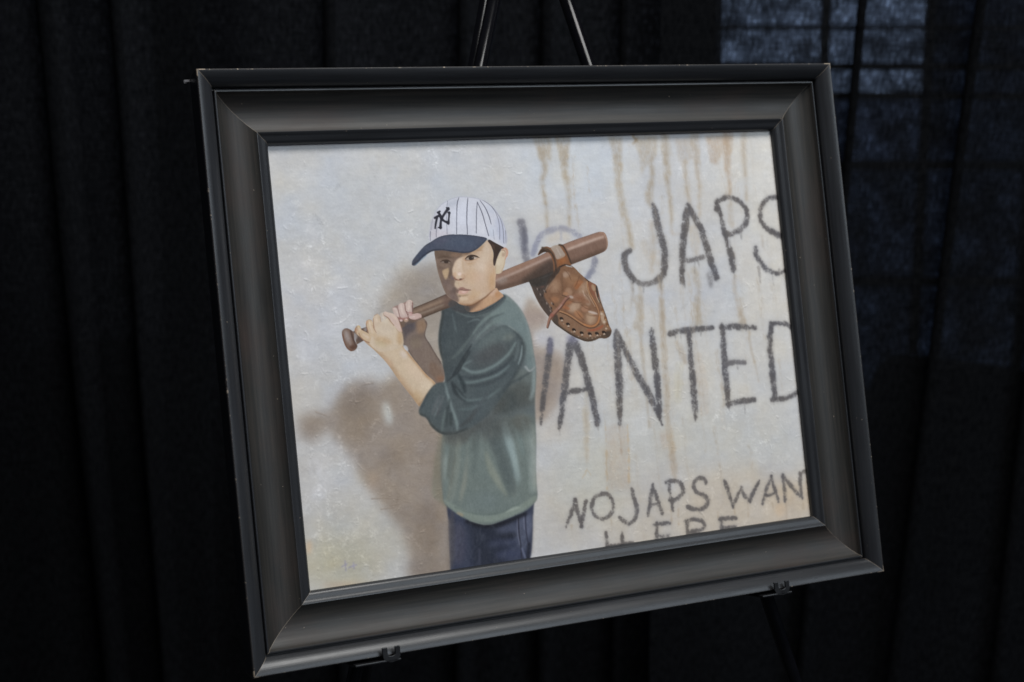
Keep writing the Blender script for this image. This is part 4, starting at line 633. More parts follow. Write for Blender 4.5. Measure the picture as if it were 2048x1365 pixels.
('s',[366.7,141.2,367.4,146.2,363.2,155.8,356.4,162.7],(114,118,138),[3.21,3.39,3.21],1.11,0.44,'',1),
('s',[447.9,86.1,450.2,97.6,452.8,116.1,456.1,133,456.1,149.7,451.8,165.3,444.5,170.7],(90,89,95),[6.46,10.94,10.94,10.44,10.94,9.94,8.45],1.52,0.3612,'',1),
('s',[447.9,86.1,450.2,97.6,452.8,116.1,456.1,133,456.1,149.7,451.8,165.3,444.5,170.7],(90,89,95),[4.9,8.3,8.3,7.92,8.3,7.54,6.41],0.58,0.86,'',1),
('s',[447.9,86.1,450.2,97.6,452.8,116.1,456.1,133,456.1,149.7,451.8,165.3,444.5,170.7],(76,75,81),[2.45,4.15,4.15,3.96,4.15,3.77,3.21],0.76,0.473,'',1),
('s',[448.5,169.3,436.5,174.4,423.3,174.3,413.5,169.6],(112,110,114),[8.45,7.46,7.46,7.96],1.52,0.336,'',1),
('s',[448.5,169.3,436.5,174.4,423.3,174.3,413.5,169.6],(112,110,114),[6.41,5.66,5.66,6.04],0.58,0.8,'',1),
('s',[448.5,169.3,436.5,174.4,423.3,174.3,413.5,169.6],(98,96,100),[3.21,2.83,2.83,3.02],0.76,0.44,'',1),
('s',[413.5,169.6,407.2,159.3,404.1,149.2,405.8,140.2,413.1,136],(90,89,95),[8.45,9.45,9.94,8.95,6.46],1.52,0.3612,'',1),
('s',[413.5,169.6,407.2,159.3,404.1,149.2,405.8,140.2,413.1,136],(90,89,95),[6.41,7.17,7.54,6.79,4.9],0.58,0.86,'',1),
('s',[413.5,169.6,407.2,159.3,404.1,149.2,405.8,140.2,413.1,136],(76,75,81),[3.21,3.58,3.77,3.39,2.45],0.76,0.473,'',1),
('s',[493.1,87.5,489.1,104.5,483.3,126.1,479.2,149.4,476,176.1],(90,89,95),[5.97,11.44,10.44,9.94,8.45],1.52,0.3612,'',1),
('s',[493.1,87.5,489.1,104.5,483.3,126.1,479.2,149.4,476,176.1],(90,89,95),[4.53,8.68,7.92,7.54,6.41],0.58,0.86,'',1),
('s',[493.1,87.5,489.1,104.5,483.3,126.1,479.2,149.4,476,176.1],(76,75,81),[2.26,4.34,3.96,3.77,3.21],0.76,0.473,'',1),
('s',[494.4,89.5,500.7,101.7,508.4,119,513.4,139.5,517.4,158.4,521.5,173.9],(90,89,95),[6.46,9.94,10.44,10.44,10.94,8.95],1.52,0.3612,'',1),
('s',[494.4,89.5,500.7,101.7,508.4,119,513.4,139.5,517.4,158.4,521.5,173.9],(90,89,95),[4.9,7.54,7.92,7.92,8.3,6.79],0.58,0.86,'',1),
('s',[494.4,89.5,500.7,101.7,508.4,119,513.4,139.5,517.4,158.4,521.5,173.9],(76,75,81),[2.45,3.77,3.96,3.96,4.15,3.39],0.76,0.473,'',1),
('s',[484.1,151.7,494.9,151.2,506.8,149],(112,110,114),[6.46,6.96,6.96],1.52,0.3612,'',1),
('s',[484.1,151.7,494.9,151.2,506.8,149],(112,110,114),[4.9,5.28,5.28],0.58,0.86,'',1),
('s',[484.1,151.7,494.9,151.2,506.8,149],(98,96,100),[2.45,2.64,2.64],0.76,0.473,'',1),
('s',[513.9,171.7,513.4,183.5],(112,110,114),[12.43,4.97],2.67,0.21,'',1),
('s',[513.9,171.7,513.4,183.5],(112,110,114),[9.43,3.77],1.03,0.5,'',1),
('s',[513.9,171.7,513.4,183.5],(98,96,100),[4.71,1.89],1.34,0.275,'',1),
('s',[476.8,172.8,478.5,182.9],(112,110,114),[4.46,1.37],0.69,0.6,'',1),
('s',[531.2,96.3,532.8,87.8,541.3,83.1,552.3,82.9,563.7,87.5,571.4,98.1,569.9,110.9,561.8,119.1,549.3,123.6,540.2,124.8],(90,89,95),[7.46,8.45,6.96,6.46,7.46,7.96,8.45,7.96,7.46],1.52,0.3612,'',1),
('s',[531.2,96.3,532.8,87.8,541.3,83.1,552.3,82.9,563.7,87.5,571.4,98.1,569.9,110.9,561.8,119.1,549.3,123.6,540.2,124.8],(90,89,95),[5.66,6.41,5.28,4.9,5.66,6.04,6.41,6.04,5.66],0.58,0.86,'',1),
('s',[531.2,96.3,532.8,87.8,541.3,83.1,552.3,82.9,563.7,87.5,571.4,98.1,569.9,110.9,561.8,119.1,549.3,123.6,540.2,124.8],(76,75,81),[2.83,3.21,2.64,2.45,2.83,3.02,3.21,3.02,2.83],0.76,0.473,'',1),
('s',[532.8,87.8,535.9,103.3,538.8,120.5,541.1,134.2,544.4,148.1,545.1,166.9],(90,89,95),[7.46,6.46,8.45,7.96,10.44,8.45],1.52,0.3612,'',1),
('s',[532.8,87.8,535.9,103.3,538.8,120.5,541.1,134.2,544.4,148.1,545.1,166.9],(90,89,95),[5.66,4.9,6.41,6.04,7.92,6.41],0.58,0.86,'',1),
('s',[532.8,87.8,535.9,103.3,538.8,120.5,541.1,134.2,544.4,148.1,545.1,166.9],(76,75,81),[2.83,2.45,3.21,3.02,3.96,3.21],0.76,0.473,'',1),
('s',[543.7,129.3,543.4,139.5],(188,190,198),[2.06,2.4],0.51,0.7,'',0),
('s',[622.8,85.2,608.6,84.6,597.8,88.9,590.5,99,590,111,596,119.9,607.5,126.6,624.8,135.3],(90,89,95),[5.47,6.46,7.46,7.96,7.46,7.96,9.45,8.45],1.52,0.3612,'',1),
('s',[622.8,85.2,608.6,84.6,597.8,88.9,590.5,99,590,111,596,119.9,607.5,126.6,624.8,135.3],(90,89,95),[4.15,4.9,5.66,6.04,5.66,6.04,7.17,6.41],0.58,0.86,'',1),
('s',[622.8,85.2,608.6,84.6,597.8,88.9,590.5,99,590,111,596,119.9,607.5,126.6,624.8,135.3],(76,75,81),[2.07,2.45,2.83,3.02,2.83,3.02,3.58,3.21],0.76,0.473,'',1),
('s',[623,166.4,611.9,173,601.7,173.4,590.1,167.9,583.1,158.9,578.6,150,579.1,142.3],(90,89,95),[4.97,5.47,6.46,8.95,7.46,8.95,7.46],1.52,0.3612,'',1),
('s',[623,166.4,611.9,173,601.7,173.4,590.1,167.9,583.1,158.9,578.6,150,579.1,142.3],(90,89,95),[3.77,4.15,4.9,6.79,5.66,6.79,5.66],0.58,0.86,'',1),
('s',[623,166.4,611.9,173,601.7,173.4,590.1,167.9,583.1,158.9,578.6,150,579.1,142.3],(76,75,81),[1.89,2.07,2.45,3.39,2.83,3.39,2.83],0.76,0.473,'',1),
('s',[580.3,165.6,580.2,182.7],(112,110,114),[3.43,1.03],0.69,0.55,'',1),
('s',[597.6,173.5,597.9,187.3],(112,110,114),[3.43,1.03],0.69,0.5,'',1),
('s',[608.1,170.7,613.2,179.7],(112,110,114),[5.14,1.37],0.69,0.5,'',1),
('s',[412.3,172,411.7,181.9],(112,110,114),[2.74,0.86],0.69,0.5,'',1),
('s',[425.1,174.5,424.5,184.4],(112,110,114),[2.74,0.86],0.69,0.5,'',1),
('s',[448.1,172.6,447.5,182.6],(112,110,114),[2.74,0.86],0.69,0.5,'',1),
('s',[476.6,174.4,476.2,182.8],(112,110,114),[2.74,0.86],0.69,0.5,'',1),
('s',[494.6,153.7,493.5,167.1],(112,110,114),[2.74,0.86],0.69,0.5,'',1),
('s',[500.4,154,499.7,164.1],(112,110,114),[2.74,0.86],0.69,0.5,'',1),
('s',[546.1,166.9,545.4,177.1],(112,110,114),[2.74,0.86],0.69,0.5,'',1),
('s',[561.5,121.6,560.9,131.9],(112,110,114),[2.74,0.86],0.69,0.5,'',1),
('s',[303.4,229.5,299.2,246.2,293.7,267.5,288.3,288.6,281.5,319.6],(90,89,95),[8.65,10.09,9.61,8.65,3.84],1.46,0.3612,'',1),
('s',[303.4,229.5,299.2,246.2,293.7,267.5,288.3,288.6,281.5,319.6],(90,89,95),[6.56,7.65,7.29,6.56,2.92],0.56,0.86,'',1),
('s',[303.4,229.5,299.2,246.2,293.7,267.5,288.3,288.6,281.5,319.6],(76,75,81),[3.28,3.83,3.64,3.28,1.46],0.73,0.473,'',1),
('s',[303.6,228,301.1,240.2],(120,120,150),[5.96,7.29],1.33,0.5,'',0),
('s',[328.1,230.7,323.2,248.2,317.6,269.6,311.4,293.9,303.7,325],(90,89,95),[10.57,11.05,10.57,9.61,5.77],1.46,0.3612,'',1),
('s',[328.1,230.7,323.2,248.2,317.6,269.6,311.4,293.9,303.7,325],(90,89,95),[8.02,8.38,8.02,7.29,4.37],0.56,0.86,'',1),
('s',[328.1,230.7,323.2,248.2,317.6,269.6,311.4,293.9,303.7,325],(76,75,81),[4.01,4.19,4.01,3.64,2.19],0.73,0.473,'',1),
('s',[332.3,231.8,336.8,246.2,342.2,268.6,345.8,290.9,350.7,325],(90,89,95),[9.61,11.05,10.57,10.57,8.65],1.46,0.3612,'',1),
('s',[332.3,231.8,336.8,246.2,342.2,268.6,345.8,290.9,350.7,325],(90,89,95),[7.29,8.38,8.02,8.02,6.56],0.56,0.86,'',1),
('s',[332.3,231.8,336.8,246.2,342.2,268.6,345.8,290.9,350.7,325],(76,75,81),[3.64,4.19,4.01,4.01,3.28],0.73,0.473,'',1),
('s',[327.4,229,332.6,229.4],(130,130,160),[9.94],1.66,0.5,'',0),
('s',[313.9,287.1,326.1,286.7,341.9,286.1],(90,89,95),[6.25,6.73,6.25],1.46,0.3612,'',1),
('s',[313.9,287.1,326.1,286.7,341.9,286.1],(90,89,95),[4.74,5.1,4.74],0.56,0.86,'',1),
('s',[313.9,287.1,326.1,286.7,341.9,286.1],(76,75,81),[2.37,2.55,2.37],0.73,0.473,'',1),
('s',[384.7,224.8,384.3,243.8,382.8,269,381,297.3,377.5,327.7],(90,89,95),[5.77,12.01,11.05,11.53,6.25],1.46,0.3612,'',1),
('s',[384.7,224.8,384.3,243.8,382.8,269,381,297.3,377.5,327.7],(90,89,95),[4.37,9.11,8.38,8.75,4.74],0.56,0.86,'',1),
('s',[384.7,224.8,384.3,243.8,382.8,269,381,297.3,377.5,327.7],(76,75,81),[2.19,4.56,4.19,4.37,2.37],0.73,0.473,'',1),
('s',[385.8,227.3,394.2,247.8,404.2,270.9,414.5,290.9,423.1,310.8,431.3,333.9],(90,89,95),[6.73,9.61,10.57,10.57,9.13,2.4],1.46,0.3612,'',1),
('s',[385.8,227.3,394.2,247.8,404.2,270.9,414.5,290.9,423.1,310.8,431.3,333.9],(90,89,95),[5.1,7.29,8.02,8.02,6.93,1.82],0.56,0.86,'',1),
('s',[385.8,227.3,394.2,247.8,404.2,270.9,414.5,290.9,423.1,310.8,431.3,333.9],(76,75,81),[2.55,3.64,4.01,4.01,3.46,0.91],0.73,0.473,'',1),
('s',[429.8,228,429.8,245.9,430.6,269.9,430.4,295.5,428.7,325.7],(90,89,95),[8.17,10.09,10.09,10.09,6.73],1.46,0.3612,'',1),
('s',[429.8,228,429.8,245.9,430.6,269.9,430.4,295.5,428.7,325.7],(90,89,95),[6.2,7.65,7.65,7.65,5.1],0.56,0.86,'',1),
('s',[429.8,228,429.8,245.9,430.6,269.9,430.4,295.5,428.7,325.7],(76,75,81),[3.1,3.83,3.83,3.83,2.55],0.73,0.473,'',1),
('s',[453.3,233.3,467.4,231.5,486.1,231,509.7,230.3],(90,89,95),[8.17,8.65,8.17,5.77],1.46,0.3612,'',1),
('s',[453.3,233.3,467.4,231.5,486.1,231,509.7,230.3],(90,89,95),[6.2,6.56,6.2,4.37],0.56,0.86,'',1),
('s',[453.3,233.3,467.4,231.5,486.1,231,509.7,230.3],(76,75,81),[3.1,3.28,3.1,2.19],0.73,0.473,'',1),
('s',[477.7,235.2,476.9,264.2,476.4,293.3,475.6,319,474.6,333.4],(90,89,95),[7.21,8.65,10.09,10.09,3.36],1.46,0.3612,'',1),
('s',[477.7,235.2,476.9,264.2,476.4,293.3,475.6,319,474.6,333.4],(90,89,95),[5.47,6.56,7.65,7.65,2.55],0.56,0.86,'',1),
('s',[477.7,235.2,476.9,264.2,476.4,293.3,475.6,319,474.6,333.4],(76,75,81),[2.73,3.28,3.83,3.83,1.28],0.73,0.473,'',1),
('s',[522.8,228.9,521.5,253.3,520.3,284.2,520.2,305.4,519.9,320.8],(90,89,95),[7.21,9.61,9.61,9.13,7.21],1.46,0.3612,'',1),
('s',[522.8,228.9,521.5,253.3,520.3,284.2,520.2,305.4,519.9,320.8],(90,89,95),[5.47,7.29,7.29,6.93,5.47],0.56,0.86,'',1),
('s',[522.8,228.9,521.5,253.3,520.3,284.2,520.2,305.4,519.9,320.8],(76,75,81),[2.73,3.64,3.64,3.46,2.73],0.73,0.473,'',1),
('s',[521,231.2,539,231.7,566.6,235.1],(90,89,95),[7.21,9.13,6.25],1.46,0.3612,'',1),
('s',[521,231.2,539,231.7,566.6,235.1],(90,89,95),[5.47,6.93,4.74],0.56,0.86,'',1),
('s',[521,231.2,539,231.7,566.6,235.1],(76,75,81),[2.73,3.46,2.37],0.73,0.473,'',1),
('s',[522.5,273.8,536,272.5,548.3,273.8],(112,110,114),[6.73,7.21,6.25],1.46,0.3612,'',1),
('s',[522.5,273.8,536,272.5,548.3,273.8],(112,110,114),[5.1,5.47,4.74],0.56,0.86,'',1),
('s',[522.5,273.8,536,272.5,548.3,273.8],(98,96,100),[2.55,2.73,2.37],0.73,0.473,'',1),
('s',[519.9,319.2,538.2,317.7,555.5,317.7],(90,89,95),[7.69,8.65,7.21],1.46,0.3612,'',1),
('s',[519.9,319.2,538.2,317.7,555.5,317.7],(90,89,95),[5.83,6.56,5.47],0.56,0.86,'',1),
('s',[519.9,319.2,538.2,317.7,555.5,317.7],(76,75,81),[2.92,3.28,2.73],0.73,0.473,'',1),
('s',[589.8,232.2,584.8,253.4,583.8,274.8,583.6,298,584.1,319.5],(90,89,95),[6.73,9.61,9.61,10.09,6.73],1.46,0.3612,'',1),
('s',[589.8,232.2,584.8,253.4,583.8,274.8,583.6,298,584.1,319.5],(90,89,95),[5.1,7.29,7.29,7.65,5.1],0.56,0.86,'',1),
('s',[589.8,232.2,584.8,253.4,583.8,274.8,583.6,298,584.1,319.5],(76,75,81),[2.55,3.64,3.64,3.83,2.55],0.73,0.473,'',1),
('s',[588.5,231.3,601.2,232.2,614.5,236.6,625.2,246.6],(90,89,95),[4.8,6.25,7.21,6.25],1.46,0.3612,'',1),
('s',[588.5,231.3,601.2,232.2,614.5,236.6,625.2,246.6],(90,89,95),[3.64,4.74,5.47,4.74],0.56,0.86,'',1),
('s',[588.5,231.3,601.2,232.2,614.5,236.6,625.2,246.6],(76,75,81),[1.82,2.37,2.73,2.37],0.73,0.473,'',1),
('s',[578.6,319.8,596.2,320.3,610.4,317.3,623.2,309.9],(90,89,95),[7.21,7.69,7.69,6.73],1.46,0.3612,'',1),
('s',[578.6,319.8,596.2,320.3,610.4,317.3,623.2,309.9],(90,89,95),[5.47,5.83,5.83,5.1],0.56,0.86,'',1),
('s',[578.6,319.8,596.2,320.3,610.4,317.3,623.2,309.9],(76,75,81),[2.73,2.92,2.92,2.55],0.73,0.473,'',1),
('s',[459.5,235.4,459.3,241.8],(112,110,114),[2.32,0.66],0.66,0.5,'',1),
('s',[467,234.4,466.6,242.4],(112,110,114),[2.32,0.66],0.66,0.5,'',1),
('s',[493.4,232.3,493.2,238.8],(112,110,114),[2.32,0.66],0.66,0.5,'',1),
('s',[520.7,320.1,520.3,328.2],(112,110,114),[2.32,0.66],0.66,0.5,'',1),
('s',[541.9,318.8,540.9,331.8],(112,110,114),[2.32,0.66],0.66,0.5,'',1),
('s',[537.6,275.1,537.4,281.6],(112,110,114),[2.32,0.66],0.66,0.5,'',1),
('s',[303.9,322.7,303.2,333.4],(112,110,114),[2.32,0.66],0.66,0.5,'',1),
('s',[351,322.7,350.4,332.1],(112,110,114),[2.32,0.66],0.66,0.5,'',1),
('s',[477.8,324.1,477.2,333.7],(112,110,114),[2.32,0.66],0.66,0.5,'',1),
('s',[581.6,319.3,581.4,325.9],(112,110,114),[2.32,0.66],0.66,0.5,'',1),
('s',[554,235.3,553.8,241.9],(112,110,114),[2.32,0.66],0.66,0.5,'',1),
('s',[449.9,316.6,459.3,315,465.7,308.4],(206,204,204),[1.33],0.5,0.4,'',0),
('s',[391.4,257.1,403.8,274],(206,204,204),[1.33],0.5,0.4,'',0),
('s',[443.8,274.3,444.5,284],(206,204,204),[1.33],0.5,0.4,'',0),
('s',[298.8,433.7,306,420.5,313.7,405.3],(100,97,100),[3.25,6.03,4.64],1.08,0.336,'',1),
('s',[298.8,433.7,306,420.5,313.7,405.3],(100,97,100),[2.46,4.58,3.52],0.42,0.8,'',1),
('s',[298.8,433.7,306,420.5,313.7,405.3],(86,83,86),[1.23,2.29,1.76],0.54,0.44,'',1),
('s',[313.7,405.3,315.9,418.7,318.3,434],(100,97,100),[5.57,6.26,5.57],1.08,0.336,'',1),
('s',[313.7,405.3,315.9,418.7,318.3,434],(100,97,100),[4.22,4.75,4.22],0.42,0.8,'',1),
('s',[313.7,405.3,315.9,418.7,318.3,434],(86,83,86),[2.11,2.38,2.11],0.54,0.44,'',1),
('s',[318,433.9,322,420.9,326.5,407.7],(100,97,100),[4.18,6.03,5.1],1.08,0.336,'',1),
('s',[318,433.9,322,420.9,326.5,407.7],(100,97,100),[3.17,4.58,3.87],0.42,0.8,'',1),
('s',[318,433.9,322,420.9,326.5,407.7],(86,83,86),[1.58,2.29,1.94],0.54,0.44,'',1),
('s',[332.9,413.3,338.4,405.2,347.2,402.3,354.7,404.1,359.3,411.9,358.7,420.9,352.9,427,343.3,429,336.2,424.9,332.8,417.8,333.1,411.8],(100,97,100),[5.57],1.08,0.336,'',1),
('s',[332.9,413.3,338.4,405.2,347.2,402.3,354.7,404.1,359.3,411.9,358.7,420.9,352.9,427,343.3,429,336.2,424.9,332.8,417.8,333.1,411.8],(100,97,100),[4.22],0.42,0.8,'',1),
('s',[332.9,413.3,338.4,405.2,347.2,402.3,354.7,404.1,359.3,411.9,358.7,420.9,352.9,427,343.3,429,336.2,424.9,332.8,417.8,333.1,411.8],(86,83,86),[2.11],0.54,0.44,'',1),
('s',[384,400.5,385.9,410.6,388.3,423,384.6,434,377.2,439.6],(100,97,100),[4.18,6.96,6.96,6.49,5.1],1.08,0.336,'',1),
('s',[384,400.5,385.9,410.6,388.3,423,384.6,434,377.2,439.6],(100,97,100),[3.17,5.28,5.28,4.93,3.87],0.42,0.8,'',1),
('s',[384,400.5,385.9,410.6,388.3,423,384.6,434,377.2,439.6],(86,83,86),[1.58,2.64,2.64,2.46,1.94],0.54,0.44,'',1),
('s',[377.2,439.6,370.8,435.3,366.2,430.6],(100,97,100),[4.64,6.49,4.64],1.08,0.336,'',1),
('s',[377.2,439.6,370.8,435.3,366.2,430.6],(100,97,100),[3.52,4.93,3.52],0.42,0.8,'',1),
('s',[377.2,439.6,370.8,435.3,366.2,430.6],(86,83,86),[1.76,2.46,1.76],0.54,0.44,'',1),
('s',[411.6,399.5,407.3,414.7,401.4,433],(100,97,100),[3.71,6.96,4.18],1.08,0.336,'',1),
('s',[411.6,399.5,407.3,414.7,401.4,433],(100,97,100),[2.82,5.28,3.17],0.42,0.8,'',1),
('s',[411.6,399.5,407.3,414.7,401.4,433],(86,83,86),[1.41,2.64,1.58],0.54,0.44,'',1),
('s',[412,401.4,415.3,415.6,419.8,432.2],(100,97,100),[3.71,6.49,6.03],1.08,0.336,'',1),
('s',[412,401.4,415.3,415.6,419.8,432.2],(100,97,100),[2.82,4.93,4.58],0.42,0.8,'',1),
('s',[412,401.4,415.3,415.6,419.8,432.2],(86,83,86),[1.41,2.46,2.29],0.54,0.44,'',1),
('s',[404.5,421.2,411.5,421.3,418.6,420.6],(100,97,100),[5.1],1.08,0.336,'',1),
('s',[404.5,421.2,411.5,421.3,418.6,420.6],(100,97,100),[3.87],0.42,0.8,'',1),
('s',[404.5,421.2,411.5,421.3,418.6,420.6],(86,83,86),[1.94],0.54,0.44,'',1),
('s',[431.8,398.4,432,411.5,433.3,422.4,434,431.7],(100,97,100),[5.57,5.57,5.57,3.25],1.08,0.336,'',1),
('s',[431.8,398.4,432,411.5,433.3,422.4,434,431.7],(100,97,100),[4.22,4.22,4.22,2.46],0.42,0.8,'',1),
('s',[431.8,398.4,432,411.5,433.3,422.4,434,431.7],(86,83,86),[2.11,2.11,2.11,1.23],0.54,0.44,'',1),
('s',[428.5,398.7,439.7,398.5,448.4,404.4,448.7,412.7,440.9,418.7,430.2,419.2],(100,97,100),[5.1,6.49,6.96,6.49,4.64],1.08,0.336,'',1),
('s',[428.5,398.7,439.7,398.5,448.4,404.4,448.7,412.7,440.9,418.7,430.2,419.2],(100,97,100),[3.87,4.93,5.28,4.93,3.52],0.42,0.8,'',1),
('s',[428.5,398.7,439.7,398.5,448.4,404.4,448.7,412.7,440.9,418.7,430.2,419.2],(86,83,86),[1.94,2.46,2.64,2.46,1.76],0.54,0.44,'',1),
('s',[480.1,405.5,476.2,399.6,468,400.5,463.2,406.6,466.4,414,475.6,419.7,480.3,425.7,475,432.4,464.1,433.8,452.6,429.6],(100,97,100),[5.57,6.96,5.57,6.03,6.49,6.96,6.49,5.57,6.03],1.08,0.336,'',1),
('s',[480.1,405.5,476.2,399.6,468,400.5,463.2,406.6,466.4,414,475.6,419.7,480.3,425.7,475,432.4,464.1,433.8,452.6,429.6],(100,97,100),[4.22,5.28,4.22,4.58,4.93,5.28,4.93,4.22,4.58],0.42,0.8,'',1),
('s',[480.1,405.5,476.2,399.6,468,400.5,463.2,406.6,466.4,414,475.6,419.7,480.3,425.7,475,432.4,464.1,433.8,452.6,429.6],(86,83,86),[2.11,2.64,2.11,2.29,2.46,2.64,2.46,2.11,2.29],0.54,0.44,'',1),
('s',[504.7,407.2,508.4,418.9,512.1,437.3],(100,97,100),[5.57,6.96,3.25],1.08,0.336,'',1),
('s',[504.7,407.2,508.4,418.9,512.1,437.3],(100,97,100),[4.22,5.28,2.46],0.42,0.8,'',1),
('s',[504.7,407.2,508.4,418.9,512.1,437.3],(86,83,86),[2.11,2.64,1.23],0.54,0.44,'',1),
('s',[512.4,435,518.5,426.4,525.7,416.2],(100,97,100),[5.57,6.03,4.64],1.08,0.336,'',1),
('s',[512.4,435,518.5,426.4,525.7,416.2],(100,97,100),[4.22,4.58,3.52],0.42,0.8,'',1),
('s',[512.4,435,518.5,426.4,525.7,416.2],(86,83,86),[2.11,2.29,1.76],0.54,0.44,'',1),
('s',[525.5,417.8,529.6,426.1,535.2,433.9],(100,97,100),[4.64,6.49,4.64],1.08,0.336,'',1),
('s',[525.5,417.8,529.6,426.1,535.2,433.9],(100,97,100),[3.52,4.93,3.52],0.42,0.8,'',1),
('s',[525.5,417.8,529.6,426.1,535.2,433.9],(86,83,86),[1.76,2.46,1.76],0.54,0.44,'',1),
('s',[534.3,433.8,542.1,422.9,551,411.3],(100,97,100),[5.57,6.96,3.25],1.08,0.336,'',1),
('s',[534.3,433.8,542.1,422.9,551,411.3],(100,97,100),[4.22,5.28,2.46],0.42,0.8,'',1),
('s',[534.3,433.8,542.1,422.9,551,411.3],(86,83,86),[2.11,2.64,1.23],0.54,0.44,'',1),
('s',[567.3,408.1,559.9,421.8,551.4,438.2],(100,97,100),[4.18,6.49,3.25],1.08,0.336,'',1),
('s',[567.3,408.1,559.9,421.8,551.4,438.2],(100,97,100),[3.17,4.93,2.46],0.42,0.8,'',1),
('s',[567.3,408.1,559.9,421.8,551.4,438.2],(86,83,86),[1.58,2.46,1.23],0.54,0.44,'',1),
('s',[567.6,408.4,570.2,422.2,573.9,438.5],(100,97,100),[4.18,6.49,5.1],1.08,0.336,'',1),
('s',[567.6,408.4,570.2,422.2,573.9,438.5],(100,97,100),[3.17,4.93,3.87],0.42,0.8,'',1),
('s',[567.6,408.4,570.2,422.2,573.9,438.5],(86,83,86),[1.58,2.46,1.94],0.54,0.44,'',1),
('s',[557.2,429.1,563.8,428.6,571.4,427.9],(100,97,100),[5.1],1.08,0.336,'',1),
('s',[557.2,429.1,563.8,428.6,571.4,427.9],(100,97,100),[3.87],0.42,0.8,'',1),
('s',[557.2,429.1,563.8,428.6,571.4,427.9],(86,83,86),[1.94],0.54,0.44,'',1),
('s',[582.7,408.6,583.3,423,582.8,438],(100,97,100),[6.03,6.03,4.64],1.08,0.336,'',1),
('s',[582.7,408.6,583.3,423,582.8,438],(100,97,100),[4.58,4.58,3.52],0.42,0.8,'',1),
('s',[582.7,408.6,583.3,423,582.8,438],(86,83,86),[2.29,2.29,1.76],0.54,0.44,'',1),
('s',[583.1,409.4,593.8,422.6,606.7,438.5],(100,97,100),[5.1,6.49,4.18],1.08,0.336,'',1),
('s',[583.1,409.4,593.8,422.6,606.7,438.5],(100,97,100),[3.87,4.93,3.17],0.42,0.8,'',1),
('s',[583.1,409.4,593.8,422.6,606.7,438.5],(86,83,86),[1.94,2.46,1.58],0.54,0.44,'',1),
('s',[607.4,408.5,606.2,422.4,606.5,436.9],(100,97,100),[5.1,6.03,3.71],1.08,0.336,'',1),
('s',[607.4,408.5,606.2,422.4,606.5,436.9],(100,97,100),[3.87,4.58,2.82],0.42,0.8,'',1),
('s',[607.4,408.5,606.2,422.4,606.5,436.9],(86,83,86),[1.94,2.29,1.41],0.54,0.44,'',1),
('s',[611.9,407.9,624.5,406.9],(100,97,100),[5.1],1.08,0.336,'',1),
('s',[611.9,407.9,624.5,406.9],(100,97,100),[3.87],0.42,0.8,'',1),
('s',[611.9,407.9,624.5,406.9],(86,83,86),[1.94],0.54,0.44,'',1),
('s',[347.3,445.1,346.9,454.1,346.1,464.6],(100,97,100),[4.64,5.57],1.08,0.336,'',1),
('s',[347.3,445.1,346.9,454.1,346.1,464.6],(100,97,100),[3.52,4.22],0.42,0.8,'',1),
('s',[347.3,445.1,346.9,454.1,346.1,464.6],(86,83,86),[1.76,2.11],0.54,0.44,'',1),
('s',[366.8,447.7,365.8,465.7],(100,97,100),[4.64,5.57],1.08,0.336,'',1),
('s',[366.8,447.7,365.8,465.7],(100,97,100),[3.52,4.22],0.42,0.8,'',1),
('s',[366.8,447.7,365.8,465.7],(86,83,86),[1.76,2.11],0.54,0.44,'',1),
('s',[346.6,460.1,358.5,460.2,379.2,459.6],(100,97,100),[3.25],1.08,0.336,'',1),
('s',[346.6,460.1,358.5,460.2,379.2,459.6],(100,97,100),[2.46],0.42,0.8,'',1),
('s',[346.6,460.1,358.5,460.2,379.2,459.6],(86,83,86),[1.23],0.54,0.44,'',1),
('s',[410.7,442.6,409.9,453.2,408.3,463.7],(100,97,100),[6.03],1.08,0.336,'',1),
('s',[410.7,442.6,409.9,453.2,408.3,463.7],(100,97,100),[4.58],0.42,0.8,'',1),
('s',[410.7,442.6,409.9,453.2,408.3,463.7],(86,83,86),[2.29],0.54,0.44,'',1),
('s',[408.5,443.5,417.6,443.8,427.2,445],(100,97,100),[5.1],1.08,0.336,'',1),
('s',[408.5,443.5,417.6,443.8,427.2,445],(100,97,100),[3.87],0.42,0.8,'',1),
('s',[408.5,443.5,417.6,443.8,427.2,445],(86,83,86),[1.94],0.54,0.44,'',1),
('s',[411.6,458,426.4,458.7],(100,97,100),[5.1],1.08,0.336,'',1),
('s',[411.6,458,426.4,458.7],(100,97,100),[3.87],0.42,0.8,'',1),
('s',[411.6,458,426.4,458.7],(86,83,86),[1.94],0.54,0.44,'',1),
('s',[449.7,445.2,450.1,453.7,450.4,463],(100,97,100),[6.03],1.08,0.336,'',1),
('s',[449.7,445.2,450.1,453.7,450.4,463],(100,97,100),[4.58],0.42,0.8,'',1),
('s',[449.7,445.2,450.1,453.7,450.4,463],(86,83,86),[2.29],0.54,0.44,'',1),
('s',[447.9,445.4,460.1,444.2,471.2,449,470.4,456.3,455,457.7],(100,97,100),[5.1,6.03],1.08,0.336,'',1),
('s',[447.9,445.4,460.1,444.2,471.2,449,470.4,456.3,455,457.7],(100,97,100),[3.87,4.58],0.42,0.8,'',1),
('s',[447.9,445.4,460.1,444.2,471.2,449,470.4,456.3,455,457.7],(86,83,86),[1.94,2.29],0.54,0.44,'',1),
('s',[455,457.7,472.1,464.3],(100,97,100),[4.18,6.96],1.08,0.336,'',1),
('s',[455,457.7,472.1,464.3],(100,97,100),[3.17,5.28],0.42,0.8,'',1),
('s',[455,457.7,472.1,464.3],(86,83,86),[1.58,2.64],0.54,0.44,'',1),
('s',[494.8,448.5,494.8,456.3,494.8,464.1],(100,97,100),[6.96],1.08,0.336,'',1),
('s',[494.8,448.5,494.8,456.3,494.8,464.1],(100,97,100),[5.28],0.42,0.8,'',1),
